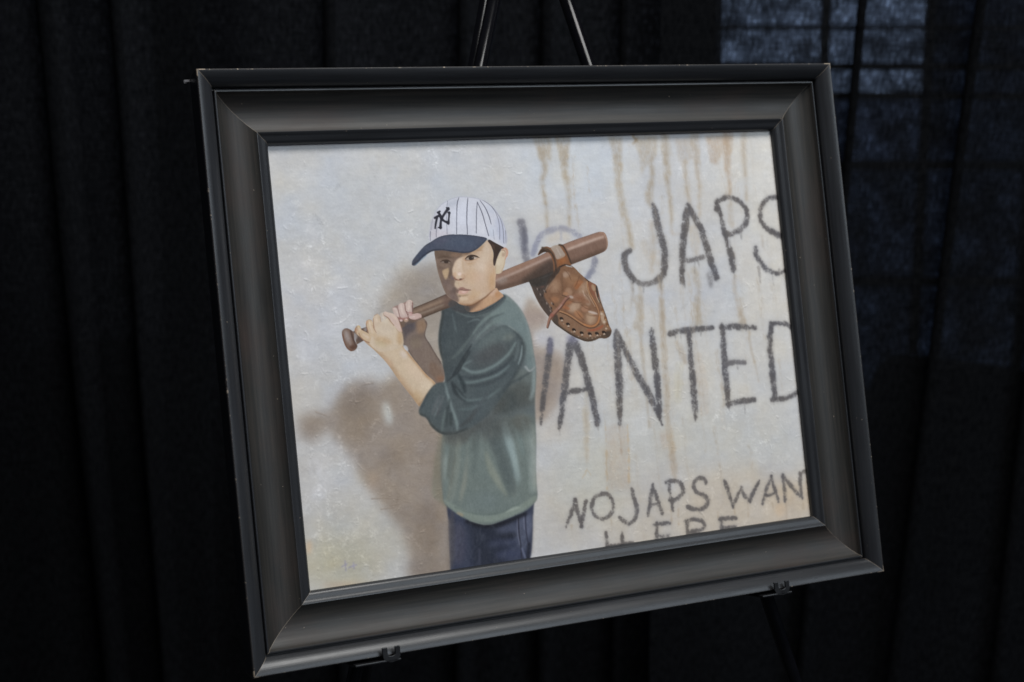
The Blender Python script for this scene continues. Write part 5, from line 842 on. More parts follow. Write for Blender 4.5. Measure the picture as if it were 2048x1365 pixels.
('s',[494.8,448.5,494.8,456.3,494.8,464.1],(86,83,86),[2.64],0.54,0.44,'',1),
('s',[493.5,449.1,503,448.7,513.9,449.6],(100,97,100),[6.03],1.08,0.336,'',1),
('s',[493.5,449.1,503,448.7,513.9,449.6],(100,97,100),[4.58],0.42,0.8,'',1),
('s',[493.5,449.1,503,448.7,513.9,449.6],(86,83,86),[2.29],0.54,0.44,'',1),
('s',[496.3,459.3,512.8,458.9],(100,97,100),[5.1],1.08,0.336,'',1),
('s',[496.3,459.3,512.8,458.9],(100,97,100),[3.87],0.42,0.8,'',1),
('s',[496.3,459.3,512.8,458.9],(86,83,86),[1.94],0.54,0.44,'',1),
('m',[242.3,154.4,259.9,148.2,276.4,143.2,297.8,136.7,314.7,130.3,331.7,124.5,346.3,120.4,360.9,116.9,373.1,113.9,378.6,113.5,383.2,115.1,385.5,121.1,385.7,127.5,383.6,132.7,379,136,369.1,139.1,354.3,143.3,338.5,147.7,323.9,152.3,307,157.4,290.4,161.8,273.9,165.7,257.7,169,243.9,170.6,240,165.6],0,0,0.22,1,'bat',0),
('f',[242.3,154.4,259.9,148.2,276.4,143.2,297.8,136.7,314.7,130.3,331.7,124.5,346.3,120.4,360.9,116.9,373.1,113.9,378.6,113.5,383.2,115.1,385.5,121.1,385.7,127.5,383.6,132.7,379,136,369.1,139.1,354.3,143.3,338.5,147.7,323.9,152.3,307,157.4,290.4,161.8,273.9,165.7,257.7,169,243.9,170.6,240,165.6],(124,97,84),0,0.22,1,'',0),
('s',[243.2,156.5,273.8,145.9,299.9,138.1,333.7,127.3,361.7,120.4,381.1,117.1],(152,118,102),[7.8],1.32,0.9,'bat',0),
('s',[245.1,159.7,273.2,151.1,299.5,142.2,313.9,137.8],(182,158,146),[2.23,2.9,2.23],0.88,0.8,'bat',0),
('s',[335.7,130.6,352.7,126.1,372.3,120.9,380.9,119.2],(196,172,158),[2.67,3.12,2.23],0.88,0.8,'bat',0),
('s',[243.5,153.4,274.1,143,297.9,135.9,331.8,123.9,370.8,113.6],(104,78,68),[1.56],0.44,0.7,'bat',0),
('s',[241.9,168.8,274.2,163.6,307.3,155.3,338.7,145.6,368,137.7,381.6,134.2],(92,72,62),[5.13],1.18,0.85,'bat',0),
('f',[275.5,161.7,294,150.3,313.5,141,318.7,146.5,316.3,157.9,306.4,163.6,282.9,167.3],(70,58,52),0,1.62,0.85,'bat',0),
('s',[376.7,113.7,383,116.2,385.4,123.8,384.9,131.2,380.8,135.8],(166,128,106),[1.56],0.44,0.8,'bat',0),
('s',[382.4,116.1,384.7,123.7,384.1,131.2],(190,160,140),[0.67],0.22,0.6,'bat',0),
('f',[259.5,158.5,258.8,160.6,255.8,162.5,251.7,163.6,248.1,163.3,246.4,161.9,247.2,159.9,250.1,157.9,254.2,156.9,257.8,157.1],(158,148,142),0,1.03,0.5,'bat',0),
('s',[326.6,149.1,350.8,143.1,374.1,137],(84,66,56),[1.56],0.44,0.6,'bat',0),
('m',[329,148.2,339.1,149.9,346.4,157.1,353,163.5,359.9,168.4,366.2,172.4,367.9,178.2,369.4,188.2,371.9,198.3,374.7,208.2,376.9,217.6,379.3,224.2,376.4,230.1,370.1,232.2,364,231.2,356,233.5,346.7,233.6,337.8,230.1,328.9,225.3,319.2,218.4,310.6,211.6,307.8,208.1,303.3,202.3,296.1,192.1,290.6,180.7,287.2,170.5,286,162.4,300.9,160.8,315.9,155.9,323.3,151],0,0,0.19,1,'glove',0),
('f',[329,148.2,339.1,149.9,346.4,157.1,353,163.5,359.9,168.4,366.2,172.4,367.9,178.2,369.4,188.2,371.9,198.3,374.7,208.2,376.9,217.6,379.3,224.2,376.4,230.1,370.1,232.2,364,231.2,356,233.5,346.7,233.6,337.8,230.1,328.9,225.3,319.2,218.4,310.6,211.6,307.8,208.1,303.3,202.3,296.1,192.1,290.6,180.7,287.2,170.5,286,162.4,300.9,160.8,315.9,155.9,323.3,151],(126,92,70),0,0.19,1,'',0),
('f',[286.1,161.9,302.5,160.9,318.3,155,313.5,163.6,304.1,173.3,300.7,179.9,304.1,187,308.4,195.5,307.1,200.9,303.1,203,296.1,192.1,290.6,180.7,287.2,170.5],(74,63,58),0,0.67,1,'glove',0),
('f',[286.5,161.9,316,154.9,316.3,159,309.4,166.8,297.8,168.8,288.1,168.2],(58,54,51),0,0.77,0.9,'glove',0),
('f',[284.2,162.1,299.7,158.1,316.2,152.8,323.3,150.8,319.6,157.1,304.5,163.1,290.5,166.9],(60,54,50),0,0.38,0.95,'',0),
('f',[320.5,172.4,317.2,175.9,312.8,177.2,309,175.6,307.2,171.9,308.2,167.3,311.5,163.8,315.9,162.6,319.7,164.1,321.5,167.9],(156,122,98),0,1.63,0.85,'glove',0),
('f',[334.7,158.8,333.6,160.7,331.2,161.8,328.3,161.6,326.2,160.3,325.6,158.2,326.7,156.2,329.1,155.1,331.9,155.3,334,156.7],(170,142,124),0,0.87,0.8,'glove',0),
('f',[345.5,165.7,343.4,169.2,339,171.2,333.8,170.8,329.9,168.3,328.7,164.6,330.7,161.1,335.1,159.1,340.3,159.4,344.3,161.9],(150,112,84),0,1.15,0.7,'glove',0),
('f',[347.4,173.3,343.8,175.4,340.4,175.5,338.4,173.7,338.6,170.7,340.9,167.5,344.5,165.5,347.9,165.3,349.9,167.1,349.7,170.1],(158,104,70),0,0.96,0.8,'glove',0),
('f',[353.8,177.5,350.5,181.6,346.6,183.3,343.6,182.1,342.7,178.4,344.1,173.6,347.4,169.5,351.3,167.8,354.3,169,355.3,172.7],(164,132,108),0,1.15,0.8,'glove',0),
('f',[356.8,186.7,357.2,190.8,356,193.6,353.7,194.2,351.1,192.3,349.3,188.5,348.9,184.5,350.1,181.6,352.4,181,354.9,183],(172,146,126),0,0.96,0.7,'glove',0),
('f',[318.7,185.3,317.5,187.2,314.7,188.2,311.4,188,308.9,186.6,308.2,184.5,309.4,182.6,312.2,181.5,315.4,181.8,317.9,183.2],(158,112,82),0,0.87,0.8,'glove',0),
('f',[335.6,178.1,334.4,180.9,331.9,182.5,329.1,182.3,327,180.4,326.5,177.5,327.6,174.8,330.1,173.2,332.9,173.4,335,175.3],(166,130,106),0,0.87,0.7,'glove',0),
('f',[351,184.7,349.1,187,344.8,188.2,339.6,187.9,335.5,186.1,334.2,183.6,336.1,181.3,340.4,180,345.6,180.4,349.7,182.2],(150,108,86),0,0.96,0.7,'glove',0),
('f',[355.9,191.3,353.5,192.2,348.9,191.4,343.7,189.3,340.1,186.6,339.3,184.5,341.6,183.7,346.3,184.5,351.4,186.6,355.1,189.2],(134,92,68),0,0.87,0.7,'glove',0),
('f',[344,192.1,343.5,195.2,340.2,198.2,335.2,199.8,330.6,199.5,328.1,197.4,328.6,194.2,331.9,191.3,336.8,189.6,341.4,189.9],(178,148,124),0,1.44,0.85,'glove',0),
('f',[334.9,188.2,334.2,189.6,331.8,190.9,328.6,191.7,325.8,191.7,324.5,190.7,325.2,189.3,327.6,188,330.8,187.2,333.6,187.2],(160,104,72),0,0.67,0.7,'glove',0),
('f',[362.2,209.1,360.5,213,356.7,215.2,352.4,214.9,349.3,212.2,348.4,208,350.2,204.1,353.9,201.9,358.2,202.2,361.4,204.9],(176,144,118),0,1.63,0.85,'glove',0),
('f',[364.1,204.4,362.7,204.7,359.6,204.2,356.1,203.1,353.3,201.7,352.5,200.7,353.9,200.3,357,200.8,360.6,202,363.3,203.3],(206,190,182),0,0.38,0.7,'glove',0),
('f',[345.3,207.7,342.7,208.3,339.3,207,336.3,204.3,334.9,201.2,335.6,199,338.2,198.4,341.6,199.6,344.5,202.3,346,205.4],(170,120,86),0,0.87,0.8,'glove',0),
('f',[364.7,207.1,363.9,207.4,361.9,207.3,359.6,206.8,357.8,206,357.3,205.3,358.2,204.9,360.1,205,362.4,205.6,364.2,206.3],(150,104,78),0,0.38,0.7,'glove',0),
('f',[353.4,198,352.3,200,349.8,201.1,347,200.9,344.8,199.4,344.2,197.4,345.3,195.4,347.7,194.3,350.6,194.5,352.7,195.9],(168,124,98),0,0.77,0.7,'glove',0),
('f',[330.5,197,328.7,197.4,325.3,196.6,321.7,194.7,319.2,192.5,318.7,190.9,320.5,190.4,323.9,191.3,327.6,193.2,330.1,195.3],(158,100,68),0,0.58,0.8,'glove',0),
('s',[325.6,157.5,324,165,324.3,172.6,322.7,180],(112,82,62),[1.31,2.48,2.19,1.6],0.48,0.8,'glove',0),
('s',[340.5,175,345.7,170.5,349.9,167.3],(150,92,58),[1.17,1.89,1.17],0.48,0.7,'glove',0),
('s',[348.7,177.6,350.4,183.3],(190,166,150),[1.17],0.34,0.7,'glove',0),
('s',[308,179,314.2,178.1,322.4,180],(118,84,64),[1.17],0.38,0.7,'glove',0),
('s',[306.8,183.1,310.8,188.1,314,193.2],(108,78,60),[1.6],0.38,0.7,'glove',0),
('s',[311.5,161.4,306.1,169.3,301.4,177.2],(168,140,118),[0.73,1.02,0.58],0.24,0.6,'glove',0),
('f',[317.9,199.6,328.1,203.8,337.3,210.7,345.2,216.1,353.4,218.8,362.1,217.4,368.3,210.9,369.5,199.9,363.2,186.9,367.7,188.6,371.9,199.3,376.9,217.8,379.3,224.2,369.7,232.2,346.3,233.6,328.7,225.3,310.5,211.4,313.1,201.3],(134,102,80),0,0.38,0.85,'glove',0),
('f',[307.8,208.1,313.6,210.3,321.9,217.8,332,224,340.7,228.2,352.1,229.8,363.9,228.6,379.3,223.5,378,235.3,339.9,235,318.4,222.3],(84,67,54),0,0.87,0.9,'glove',0),
('s',[308.2,208.2,318.9,217.5,329.2,224.9,337.8,229.9,346.7,233.3,356,233.2],(62,52,45),[1.89],0.48,0.8,'glove',0),
('f',[308,206.4,313.2,200.7,315.5,207,313.4,212.3],(70,60,54),0,0.48,0.85,'glove',0),
('s',[349.2,221.2,356.9,221.8,364.9,220,369,217.9],(158,84,58),[1.46,2.91,1.89],0.58,0.8,'glove',0),
('f',[345.6,222,344.2,222.7,341.7,222.3,339.3,221,337.8,219.4,337.7,217.9,339.1,217.3,341.5,217.6,344,218.9,345.5,220.6],(128,102,82),0,0.67,0.7,'glove',0),
('f',[372.8,208.5,373.1,213,372.2,215.9,370.5,216.2,368.6,213.7,367.3,209.4,367,204.9,367.9,202,369.6,201.7,371.5,204.2],(186,160,136),0,0.58,0.8,'glove',0),
('f',[377.8,227.6,376.9,229.3,375,230.3,372.8,230.1,371.1,228.9,370.6,227,371.5,225.3,373.4,224.3,375.6,224.5,377.3,225.8],(74,62,54),0,0.58,0.9,'glove',0),
('s',[355.3,167.7,355.3,173.9,356.9,180.9,360,187.4,363.2,193.9,365.5,201,365.9,207.9,363.7,213.3,359,216.8,352.8,217.2,346.1,214.8,339.6,210.5,332.5,205.2,325.4,200.9,318.1,197.9],(116,76,52),[2.48],0.34,0.95,'glove',0),
('s',[355.3,167.7,355.3,173.9,356.9,180.9,360,187.4,363.2,193.9,365.5,201,365.9,207.9,363.7,213.3,359,216.8,352.8,217.2,346.1,214.8,339.6,210.5,332.5,205.2,325.4,200.9,318.1,197.9],(170,126,92),[1.46],0.24,0.95,'glove',0),
('s',[365.9,207.9,363.7,213.3,359,216.8,352.8,217.2,346.1,214.8],(178,118,76),[1.89],0.34,0.8,'glove',0),
('s',[317.9,199.3,325.2,202.6,332.3,207.2,339.4,212.6,345.9,216.8,352.5,219.3,359.6,218.7,365,215.5],(64,48,38),[0.73],0.19,0.9,'glove',0),
('s',[354.1,167.6,353.8,173.8,355.2,180.8,358,188,361.8,195.8],(184,156,130),[0.87],0.24,0.7,'glove',0),
('f',[356.6,169.8,361.3,169.8,366.3,172.9,367.6,178.9,368.6,187.3,363.2,186.9,358.6,179.7],(132,84,64),0,0.48,0.85,'glove',0),
('f',[364.5,174.5,364.7,176.9,364,178.7,362.6,179,361.1,177.9,360,175.6,359.7,173.2,360.4,171.4,361.8,171.1,363.4,172.2],(170,144,116),0,0.58,0.8,'glove',0),
('s',[366.2,173.9,366.1,178.8,366.6,184.4,368.4,192.1],(52,52,50),[1.89,2.48,1.6,1.02],0.24,0.9,'glove',0),
('s',[364,180,364.9,185.6,367.4,191.4],(196,176,150),[0.87],0.24,0.8,'glove',0),
('s',[367.2,185.8,368.4,189.4],(150,144,138),[0.58],0.14,0.7,'glove',0),
('s',[352.7,163.3,356.8,167.8],(44,36,34),[0.58,1.02],0.19,0.9,'',0),
('s',[368.9,191.5,371.9,199.3,374.7,209.3,376.8,218.5],(74,60,50),[0.73],0.19,0.8,'glove',0),
('f',[372,200.4,372,201.8,371.4,202.8,370.6,202.9,369.7,202.2,369.2,200.9,369.2,199.5,369.8,198.5,370.6,198.4,371.5,199.1],(120,80,52),0,0.29,0.9,'glove',0),
('f',[371.6,202.1,371.4,202.7,371,203,370.6,202.9,370.3,202.6,370.2,202,370.4,201.4,370.8,201.1,371.2,201.1,371.5,201.5],(190,150,110),0,0.19,0.8,'glove',0),
('f',[370.4,204.8,370.1,205.3,369.3,205.6,368.3,205.6,367.6,205.2,367.3,204.6,367.7,204,368.5,203.7,369.5,203.8,370.2,204.2],(206,188,168),0,0.29,0.7,'glove',0),
('f',[374.5,209.6,374.4,211,373.9,212,373,212.1,372.2,211.4,371.7,210.1,371.7,208.7,372.2,207.7,373.1,207.6,373.9,208.3],(120,80,52),0,0.29,0.9,'glove',0),
('f',[374.1,211.3,373.9,211.9,373.5,212.2,373.1,212.2,372.7,211.8,372.7,211.2,372.9,210.7,373.3,210.3,373.7,210.4,374,210.7],(190,150,110),0,0.19,0.8,'glove',0),
('f',[372.9,214,372.5,214.6,371.7,214.8,370.8,214.8,370,214.4,369.8,213.8,370.2,213.2,371,212.9,371.9,213,372.7,213.4],(206,188,168),0,0.29,0.7,'glove',0),
('f',[376,217,375.9,218.4,375.4,219.4,374.5,219.5,373.7,218.8,373.2,217.5,373.2,216.1,373.7,215.1,374.6,215,375.4,215.7],(120,80,52),0,0.29,0.9,'glove',0),
('f',[375.6,218.7,375.4,219.3,375,219.6,374.6,219.6,374.2,219.2,374.2,218.6,374.4,218.1,374.8,217.7,375.2,217.8,375.5,218.1],(190,150,110),0,0.19,0.8,'glove',0),
('f',[374.4,221.4,374,222,373.2,222.3,372.3,222.2,371.5,221.8,371.3,221.2,371.7,220.6,372.5,220.3,373.4,220.4,374.2,220.8],(206,188,168),0,0.29,0.7,'glove',0),
('f',[321.3,207.4,320.3,208,318.8,207.9,317.5,207.2,316.7,206.1,316.8,205.1,317.8,204.5,319.2,204.5,320.6,205.2,321.4,206.3],(40,33,30),0,0.24,0.95,'glove',0),
('f',[320.7,208.6,320.4,209.3,319.7,209.8,318.9,209.7,318.3,209.2,318.1,208.4,318.5,207.6,319.2,207.1,319.9,207.2,320.5,207.7],(190,166,146),0,0.24,0.9,'glove',0),
('f',[320.5,209.8,320.2,210.1,319.7,210.2,319,210.2,318.5,209.9,318.4,209.6,318.6,209.3,319.1,209.2,319.8,209.2,320.3,209.4],(60,48,40),0,0.19,0.8,'glove',0),
('f',[328.5,214.1,327.6,214.7,326.1,214.7,324.7,214,324,212.9,324.1,211.8,325.1,211.2,326.5,211.2,327.9,212,328.7,213.1],(40,33,30),0,0.24,0.95,'glove',0),
('f',[328,215.3,327.6,216.1,326.9,216.5,326.1,216.4,325.5,215.9,325.4,215.1,325.7,214.3,326.4,213.9,327.2,213.9,327.8,214.5],(190,166,146),0,0.24,0.9,'glove',0),
('f',[327.7,216.5,327.5,216.8,327,217,326.3,216.9,325.8,216.7,325.6,216.3,325.9,216,326.4,215.9,327.1,215.9,327.6,216.2],(60,48,40),0,0.19,0.8,'glove',0),
('f',[335.1,220.8,334.1,221.4,332.6,221.4,331.3,220.6,330.5,219.5,330.6,218.5,331.6,217.9,333,217.9,334.4,218.6,335.2,219.7],(40,33,30),0,0.24,0.95,'glove',0),
('f',[334.5,222,334.2,222.8,333.5,223.2,332.7,223.1,332.1,222.6,331.9,221.8,332.2,221,332.9,220.5,333.7,220.6,334.3,221.1],(190,166,146),0,0.24,0.9,'glove',0),
('f',[334.3,223.2,334,223.5,333.5,223.7,332.8,223.6,332.3,223.4,332.1,223,332.4,222.7,332.9,222.6,333.6,222.6,334.1,222.9],(60,48,40),0,0.19,0.8,'glove',0),
('f',[344.2,225,343.2,225.6,341.8,225.5,340.4,224.8,339.6,223.7,339.7,222.6,340.7,222,342.2,222.1,343.6,222.8,344.4,223.9],(40,33,30),0,0.24,0.95,'glove',0),
('f',[343.6,226.1,343.3,226.9,342.6,227.4,341.8,227.3,341.2,226.7,341,225.9,341.4,225.1,342.1,224.7,342.9,224.8,343.5,225.3],(190,166,146),0,0.24,0.9,'glove',0),
('f',[343.4,227.3,343.2,227.7,342.6,227.8,342,227.8,341.5,227.5,341.3,227.2,341.5,226.9,342.1,226.7,342.8,226.8,343.3,227],(60,48,40),0,0.19,0.8,'glove',0),
('f',[354.1,226.8,353.1,227.4,351.6,227.3,350.2,226.6,349.4,225.5,349.6,224.4,350.6,223.8,352,223.9,353.4,224.6,354.2,225.7],(40,33,30),0,0.24,0.95,'glove',0),
('f',[353.5,227.9,353.2,228.7,352.4,229.2,351.6,229.1,351,228.5,350.9,227.7,351.2,226.9,351.9,226.5,352.7,226.6,353.3,227.1],(190,166,146),0,0.24,0.9,'glove',0),
('f',[353.3,229.2,353,229.5,352.5,229.6,351.8,229.6,351.3,229.3,351.1,229,351.4,228.7,351.9,228.5,352.6,228.6,353.1,228.8],(60,48,40),0,0.19,0.8,'glove',0),
('f',[363,227.1,362,227.7,360.5,227.6,359.1,226.9,358.3,225.8,358.4,224.8,359.4,224.1,360.9,224.2,362.3,224.9,363.1,226],(40,33,30),0,0.24,0.95,'glove',0),
('f',[362.4,228.3,362,229.1,361.3,229.5,360.5,229.4,359.9,228.9,359.8,228.1,360.1,227.3,360.8,226.8,361.6,226.9,362.2,227.4],(190,166,146),0,0.24,0.9,'glove',0),
('f',[362.2,229.5,361.9,229.8,361.4,230,360.7,229.9,360.2,229.7,360,229.3,360.3,229,360.8,228.9,361.5,228.9,362,229.2],(60,48,40),0,0.19,0.8,'glove',0),
('f',[371.6,226.4,370.6,227,369.2,226.9,367.8,226.2,367,225.1,367.1,224,368.1,223.4,369.6,223.5,371,224.2,371.8,225.3],(40,33,30),0,0.24,0.95,'glove',0),
('f',[371,227.6,370.7,228.3,370,228.8,369.2,228.7,368.6,228.2,368.4,227.3,368.8,226.6,369.5,226.1,370.3,226.2,370.9,226.7],(190,166,146),0,0.24,0.9,'glove',0),
('f',[370.8,228.8,370.6,229.1,370,229.3,369.3,229.2,368.8,229,368.7,228.6,368.9,228.3,369.5,228.2,370.1,228.2,370.7,228.4],(60,48,40),0,0.19,0.8,'glove',0),
('f',[330.8,221.9,330.6,222.2,330.1,222.4,329.6,222.4,329.1,222.1,329,221.8,329.2,221.4,329.7,221.2,330.3,221.3,330.7,221.5],(166,146,130),0,0.19,0.7,'glove',0),
('f',[355.3,230.7,355.1,231,354.6,231.2,354,231.2,353.6,230.9,353.4,230.5,353.6,230.2,354.1,230,354.7,230.1,355.1,230.3],(166,146,130),0,0.19,0.7,'glove',0),
('f',[359.3,229.6,359.1,230,358.6,230.2,358,230.1,357.6,229.9,357.4,229.5,357.6,229.1,358.1,228.9,358.7,229,359.1,229.2],(166,146,130),0,0.19,0.7,'glove',0),
('f',[349.1,230.2,348.9,230.6,348.4,230.7,347.9,230.7,347.4,230.4,347.3,230.1,347.5,229.7,348,229.5,348.6,229.6,349,229.8],(166,146,130),0,0.19,0.7,'glove',0),
('f',[365.6,228.7,365.4,229.1,364.9,229.3,364.3,229.2,363.9,229,363.8,228.6,364,228.2,364.5,228,365,228.1,365.5,228.4],(166,146,130),0,0.19,0.7,'glove',0),
('f',[322,212.3,321.7,212.6,321.3,212.8,320.7,212.8,320.3,212.5,320.1,212.1,320.3,211.8,320.8,211.6,321.4,211.7,321.8,211.9],(166,146,130),0,0.19,0.7,'glove',0),
('f',[338.7,227.3,338.4,227.7,338,227.9,337.4,227.8,337,227.6,336.8,227.2,337,226.8,337.5,226.6,338.1,226.7,338.5,226.9],(166,146,130),0,0.19,0.7,'glove',0),
('f',[294.4,171.7,294.6,172.6,294.4,173.2,294,173.3,293.4,173,293,172.2,292.8,171.3,292.9,170.7,293.4,170.5,293.9,170.9],(150,134,126),0,0.24,0.75,'glove',0),
('f',[296.1,172.7,296.2,173.6,296,174.2,295.5,174.4,294.9,174,294.4,173.3,294.2,172.4,294.4,171.8,295,171.6,295.6,171.9],(44,38,38),0,0.24,0.7,'glove',0),
('f',[302.4,174.3,302.6,175.1,302.4,175.8,302,175.9,301.4,175.5,301,174.8,300.8,173.9,301,173.3,301.4,173.1,301.9,173.5],(150,134,126),0,0.24,0.75,'glove',0),
('f',[304.1,175.3,304.3,176.2,304,176.8,303.5,177,302.9,176.6,302.4,175.9,302.2,175,302.5,174.3,303,174.2,303.6,174.5],(44,38,38),0,0.24,0.7,'glove',0),
('f',[297.5,178,297.6,178.9,297.5,179.5,297,179.7,296.5,179.3,296,178.5,295.8,177.7,296,177,296.4,176.9,297,177.3],(150,134,126),0,0.24,0.75,'glove',0),
('f',[299.1,179.1,299.3,179.9,299.1,180.6,298.5,180.8,297.9,180.4,297.4,179.6,297.3,178.8,297.5,178.1,298,177.9,298.7,178.3],(44,38,38),0,0.24,0.7,'glove',0),
('f',[307.2,192.4,307.4,193.3,307.2,193.9,306.8,194.1,306.2,193.7,305.8,192.9,305.6,192,305.8,191.4,306.2,191.2,306.7,191.6],(150,134,126),0,0.24,0.75,'glove',0),
('f',[308.9,193.4,309.1,194.3,308.8,195,308.3,195.1,307.7,194.8,307.2,194,307,193.1,307.3,192.5,307.8,192.3,308.4,192.7],(44,38,38),0,0.24,0.7,'glove',0),
('f',[303.9,188.1,304.1,188.9,303.9,189.6,303.5,189.7,302.9,189.3,302.5,188.5,302.3,187.7,302.4,187,302.9,186.9,303.4,187.3],(150,134,126),0,0.24,0.75,'glove',0),
('f',[305.6,189.1,305.8,190,305.5,190.6,305,190.8,304.4,190.4,303.9,189.7,303.7,188.8,304,188.1,304.5,187.9,305.1,188.3],(44,38,38),0,0.24,0.7,'glove',0),
('f',[307.5,196.5,307.7,197.4,307.5,198,307.1,198.2,306.5,197.8,306.1,197,305.9,196.1,306.1,195.5,306.5,195.4,307,195.8],(150,134,126),0,0.24,0.75,'glove',0),
('f',[309.2,197.6,309.4,198.4,309.1,199.1,308.6,199.3,308,198.9,307.5,198.1,307.3,197.2,307.6,196.6,308.1,196.4,308.7,196.8],(44,38,38),0,0.24,0.7,'glove',0),
('f',[309.9,188.5,310.1,189.4,309.9,190,309.5,190.1,308.9,189.7,308.5,189,308.3,188.1,308.5,187.5,308.9,187.3,309.5,187.7],(150,134,126),0,0.24,0.75,'glove',0),
('f',[311.6,189.5,311.8,190.4,311.5,191,311,191.2,310.4,190.8,309.9,190.1,309.7,189.2,310,188.5,310.5,188.4,311.1,188.7],(44,38,38),0,0.24,0.7,'glove',0),
('s',[301.5,169.7,298.4,170.2],(96,70,62),[1.89],0.38,0.7,'glove',0),
('s',[302.1,184.1,306.5,192.6,308.1,198.2],(120,98,86),[0.87],0.29,0.7,'glove',0),
('s',[327.8,152.1,333.2,158,335.5,165],(86,58,42),[0.36,1.02,0.44],0.34,0.55,'glove',0),
('s',[346.8,160.2,342.9,167.6,339.2,172.9],(86,58,42),[0.36,1.02,0.44],0.34,0.55,'glove',0),
('s',[330.1,186,335.9,189.2,345,190.5],(86,58,42),[0.36,1.02,0.44],0.34,0.55,'glove',0),
('s',[344.7,192.6,350.4,197.1,356.4,198.9],(86,58,42),[0.36,1.02,0.44],0.34,0.55,'glove',0),
('s',[317.7,173.5,320.2,178.5],(86,58,42),[0.36,1.02,0.44],0.34,0.55,'glove',0),
('s',[350,180.5,354.1,184.9,357.3,191.4],(86,58,42),[0.36,1.02,0.44],0.34,0.55,'glove',0),
('s',[351.2,204.1,357.2,205.9,362.6,205.6],(86,58,42),[0.36,1.02,0.44],0.34,0.55,'glove',0),
('s',[337.8,199,341.8,204.8,347.3,210.7],(86,58,42),[0.36,1.02,0.44],0.34,0.55,'glove',0),
('s',[311.2,170.3,306.8,176.2],(86,58,42),[0.36,1.02,0.44],0.34,0.55,'glove',0),
('s',[328.7,157,330.7,159.9],(176,154,133),[2.19],1.35,0.3,'glove',0),
('s',[333.9,193.2,336.6,196.8,333.9,200.1],(199,178,156),[2.91],1.35,0.3,'glove',0),
('s',[352.5,205.6,356.9,208,353.3,212.6],(191,169,144),[3.64],1.35,0.3,'glove',0),
('s',[349.4,172.1,350.1,179.1],(182,159,136),[1.89],1.35,0.3,'glove',0),
('s',[313.1,167,316.5,171.4,317.5,175.6],(169,139,113),[2.19],1.35,0.3,'glove',0),
('s',[330.6,175,330.7,180.6],(172,141,113),[1.6],1.35,0.3,'glove',0),
('s',[356.2,200.3,362.2,202.8],(206,193,180),[1.02],1.35,0.3,'glove',0),
('s',[339.8,154.2,343.4,156.5],(191,176,158),[1.46],1.35,0.3,'glove',0),
('s',[344.1,184.2,350,187.4],(113,74,50),[2.19],1.35,0.3,'glove',0),
('s',[325.1,189.8,331,191.6],(119,74,48),[1.75],1.35,0.3,'glove',0),
('s',[333.2,182.5,329.6,183.6,325.4,186.8,320.6,191.9,315.2,196.7,309.3,201.1,305.6,204.2,303.6,208.9,301.2,214.5],(92,62,52),[1.6,3.64,4.08,4.23,3.93,4.37,3.64,3.21,2.62],0.19,0.95,'',0),
('s',[332.5,182.1,328.9,183.2,324.7,186.4,319.9,191.5,314.1,196.3,308.6,200.7,305.1,204.2,302.8,208.8,300.7,214.1],(152,108,92),[1.17,2.48,2.62,2.77,2.91,3.35,2.62,2.19,1.75],0.24,0.95,'',0),
('s',[321.1,191.3,316.9,195.1],(184,160,148),[0.87],0.29,0.7,'',0),
('f',[336.3,184.6,335.4,185.2,333.9,185.2,332.4,184.5,331.4,183.5,331.3,182.5,332.2,181.9,333.8,181.9,335.3,182.5,336.3,183.6],(182,164,154),0,0.38,0.8,'',0),
('s',[323,180.7,328.9,183.2],(60,46,40),[0.73],0.19,0.8,'',0),
('f',[310,201.8,309.5,203,308.2,203.6,306.9,203.5,305.8,202.7,305.5,201.5,306.1,200.3,307.3,199.6,308.7,199.7,309.7,200.6],(142,82,70),0,0.48,0.7,'',0),
('f',[330.4,179.5,329.6,180.5,327.9,181,325.8,180.9,324.2,180.2,323.7,179.1,324.4,178.1,326.2,177.5,328.2,177.7,329.8,178.4],(168,120,88),0,0.48,0.7,'',0),
('f',[298.5,135.1,300.8,130.3,304,127.6,309.4,126,315,127.6,322.2,125.7,327.6,124.7,331.9,127.8,335.1,135.9,338,147.1,336.1,148.4,330.2,148,323.6,150,318.8,156,314.8,158.9,315.8,149.5,315.2,141.1,312.5,134.6,307.6,131.7],(128,86,60),0,0.22,1,'',0),
('f',[298.9,135.1,301.4,130.3,304.5,128.4,308.9,130,314.3,133.6,309.8,132.3,304,132.5],(58,46,42),0,0.29,0.95,'',0),
('f',[315,127.4,324,125.3,328.8,131.3,331.2,137.6,321.1,140.9,318,133.9],(166,150,138),0,0.37,0.95,'',0),
('s',[321.9,128.8,325.7,136.4],(186,172,160),[1.11,1.78],0.37,0.7,'',0),
('s',[325.2,125,329.7,126.6,333.1,132.6,335.8,140.1,337.5,146.1],(66,54,48),[1.78],0.37,0.9,'',0),
('s',[304.6,127.3,311.3,129.8,316.4,135.9,318.4,144.4,318,152.8,315.2,158.9],(70,56,48),[2.45],0.44,0.9,'',0),
('s',[305.8,126.9,312.5,128.8,317.9,135.4,319.9,144.5],(112,88,72),[0.89],0.29,0.8,'',0),
('f',[332.6,140.5,332.5,142.6,330.3,144.8,327,146.2,323.8,146.4,322,145.1,322.2,143,324.3,140.8,327.6,139.4,330.8,139.3],(158,100,62),0,1.03,0.8,'',0),
('s',[323.6,149.4,330.3,147.6,338.2,150],(52,44,42),[1.56],0.29,0.9,'',0),
('s',[331.3,148.5,338.2,150.4],(200,196,194),[1.11],0.22,0.8,'',0),
('f',[318.1,151.7,324.3,149,318.7,157,312.1,164,305.8,168.8,307.5,163.7],(64,52,46),0,0.59,0.85,'',0),
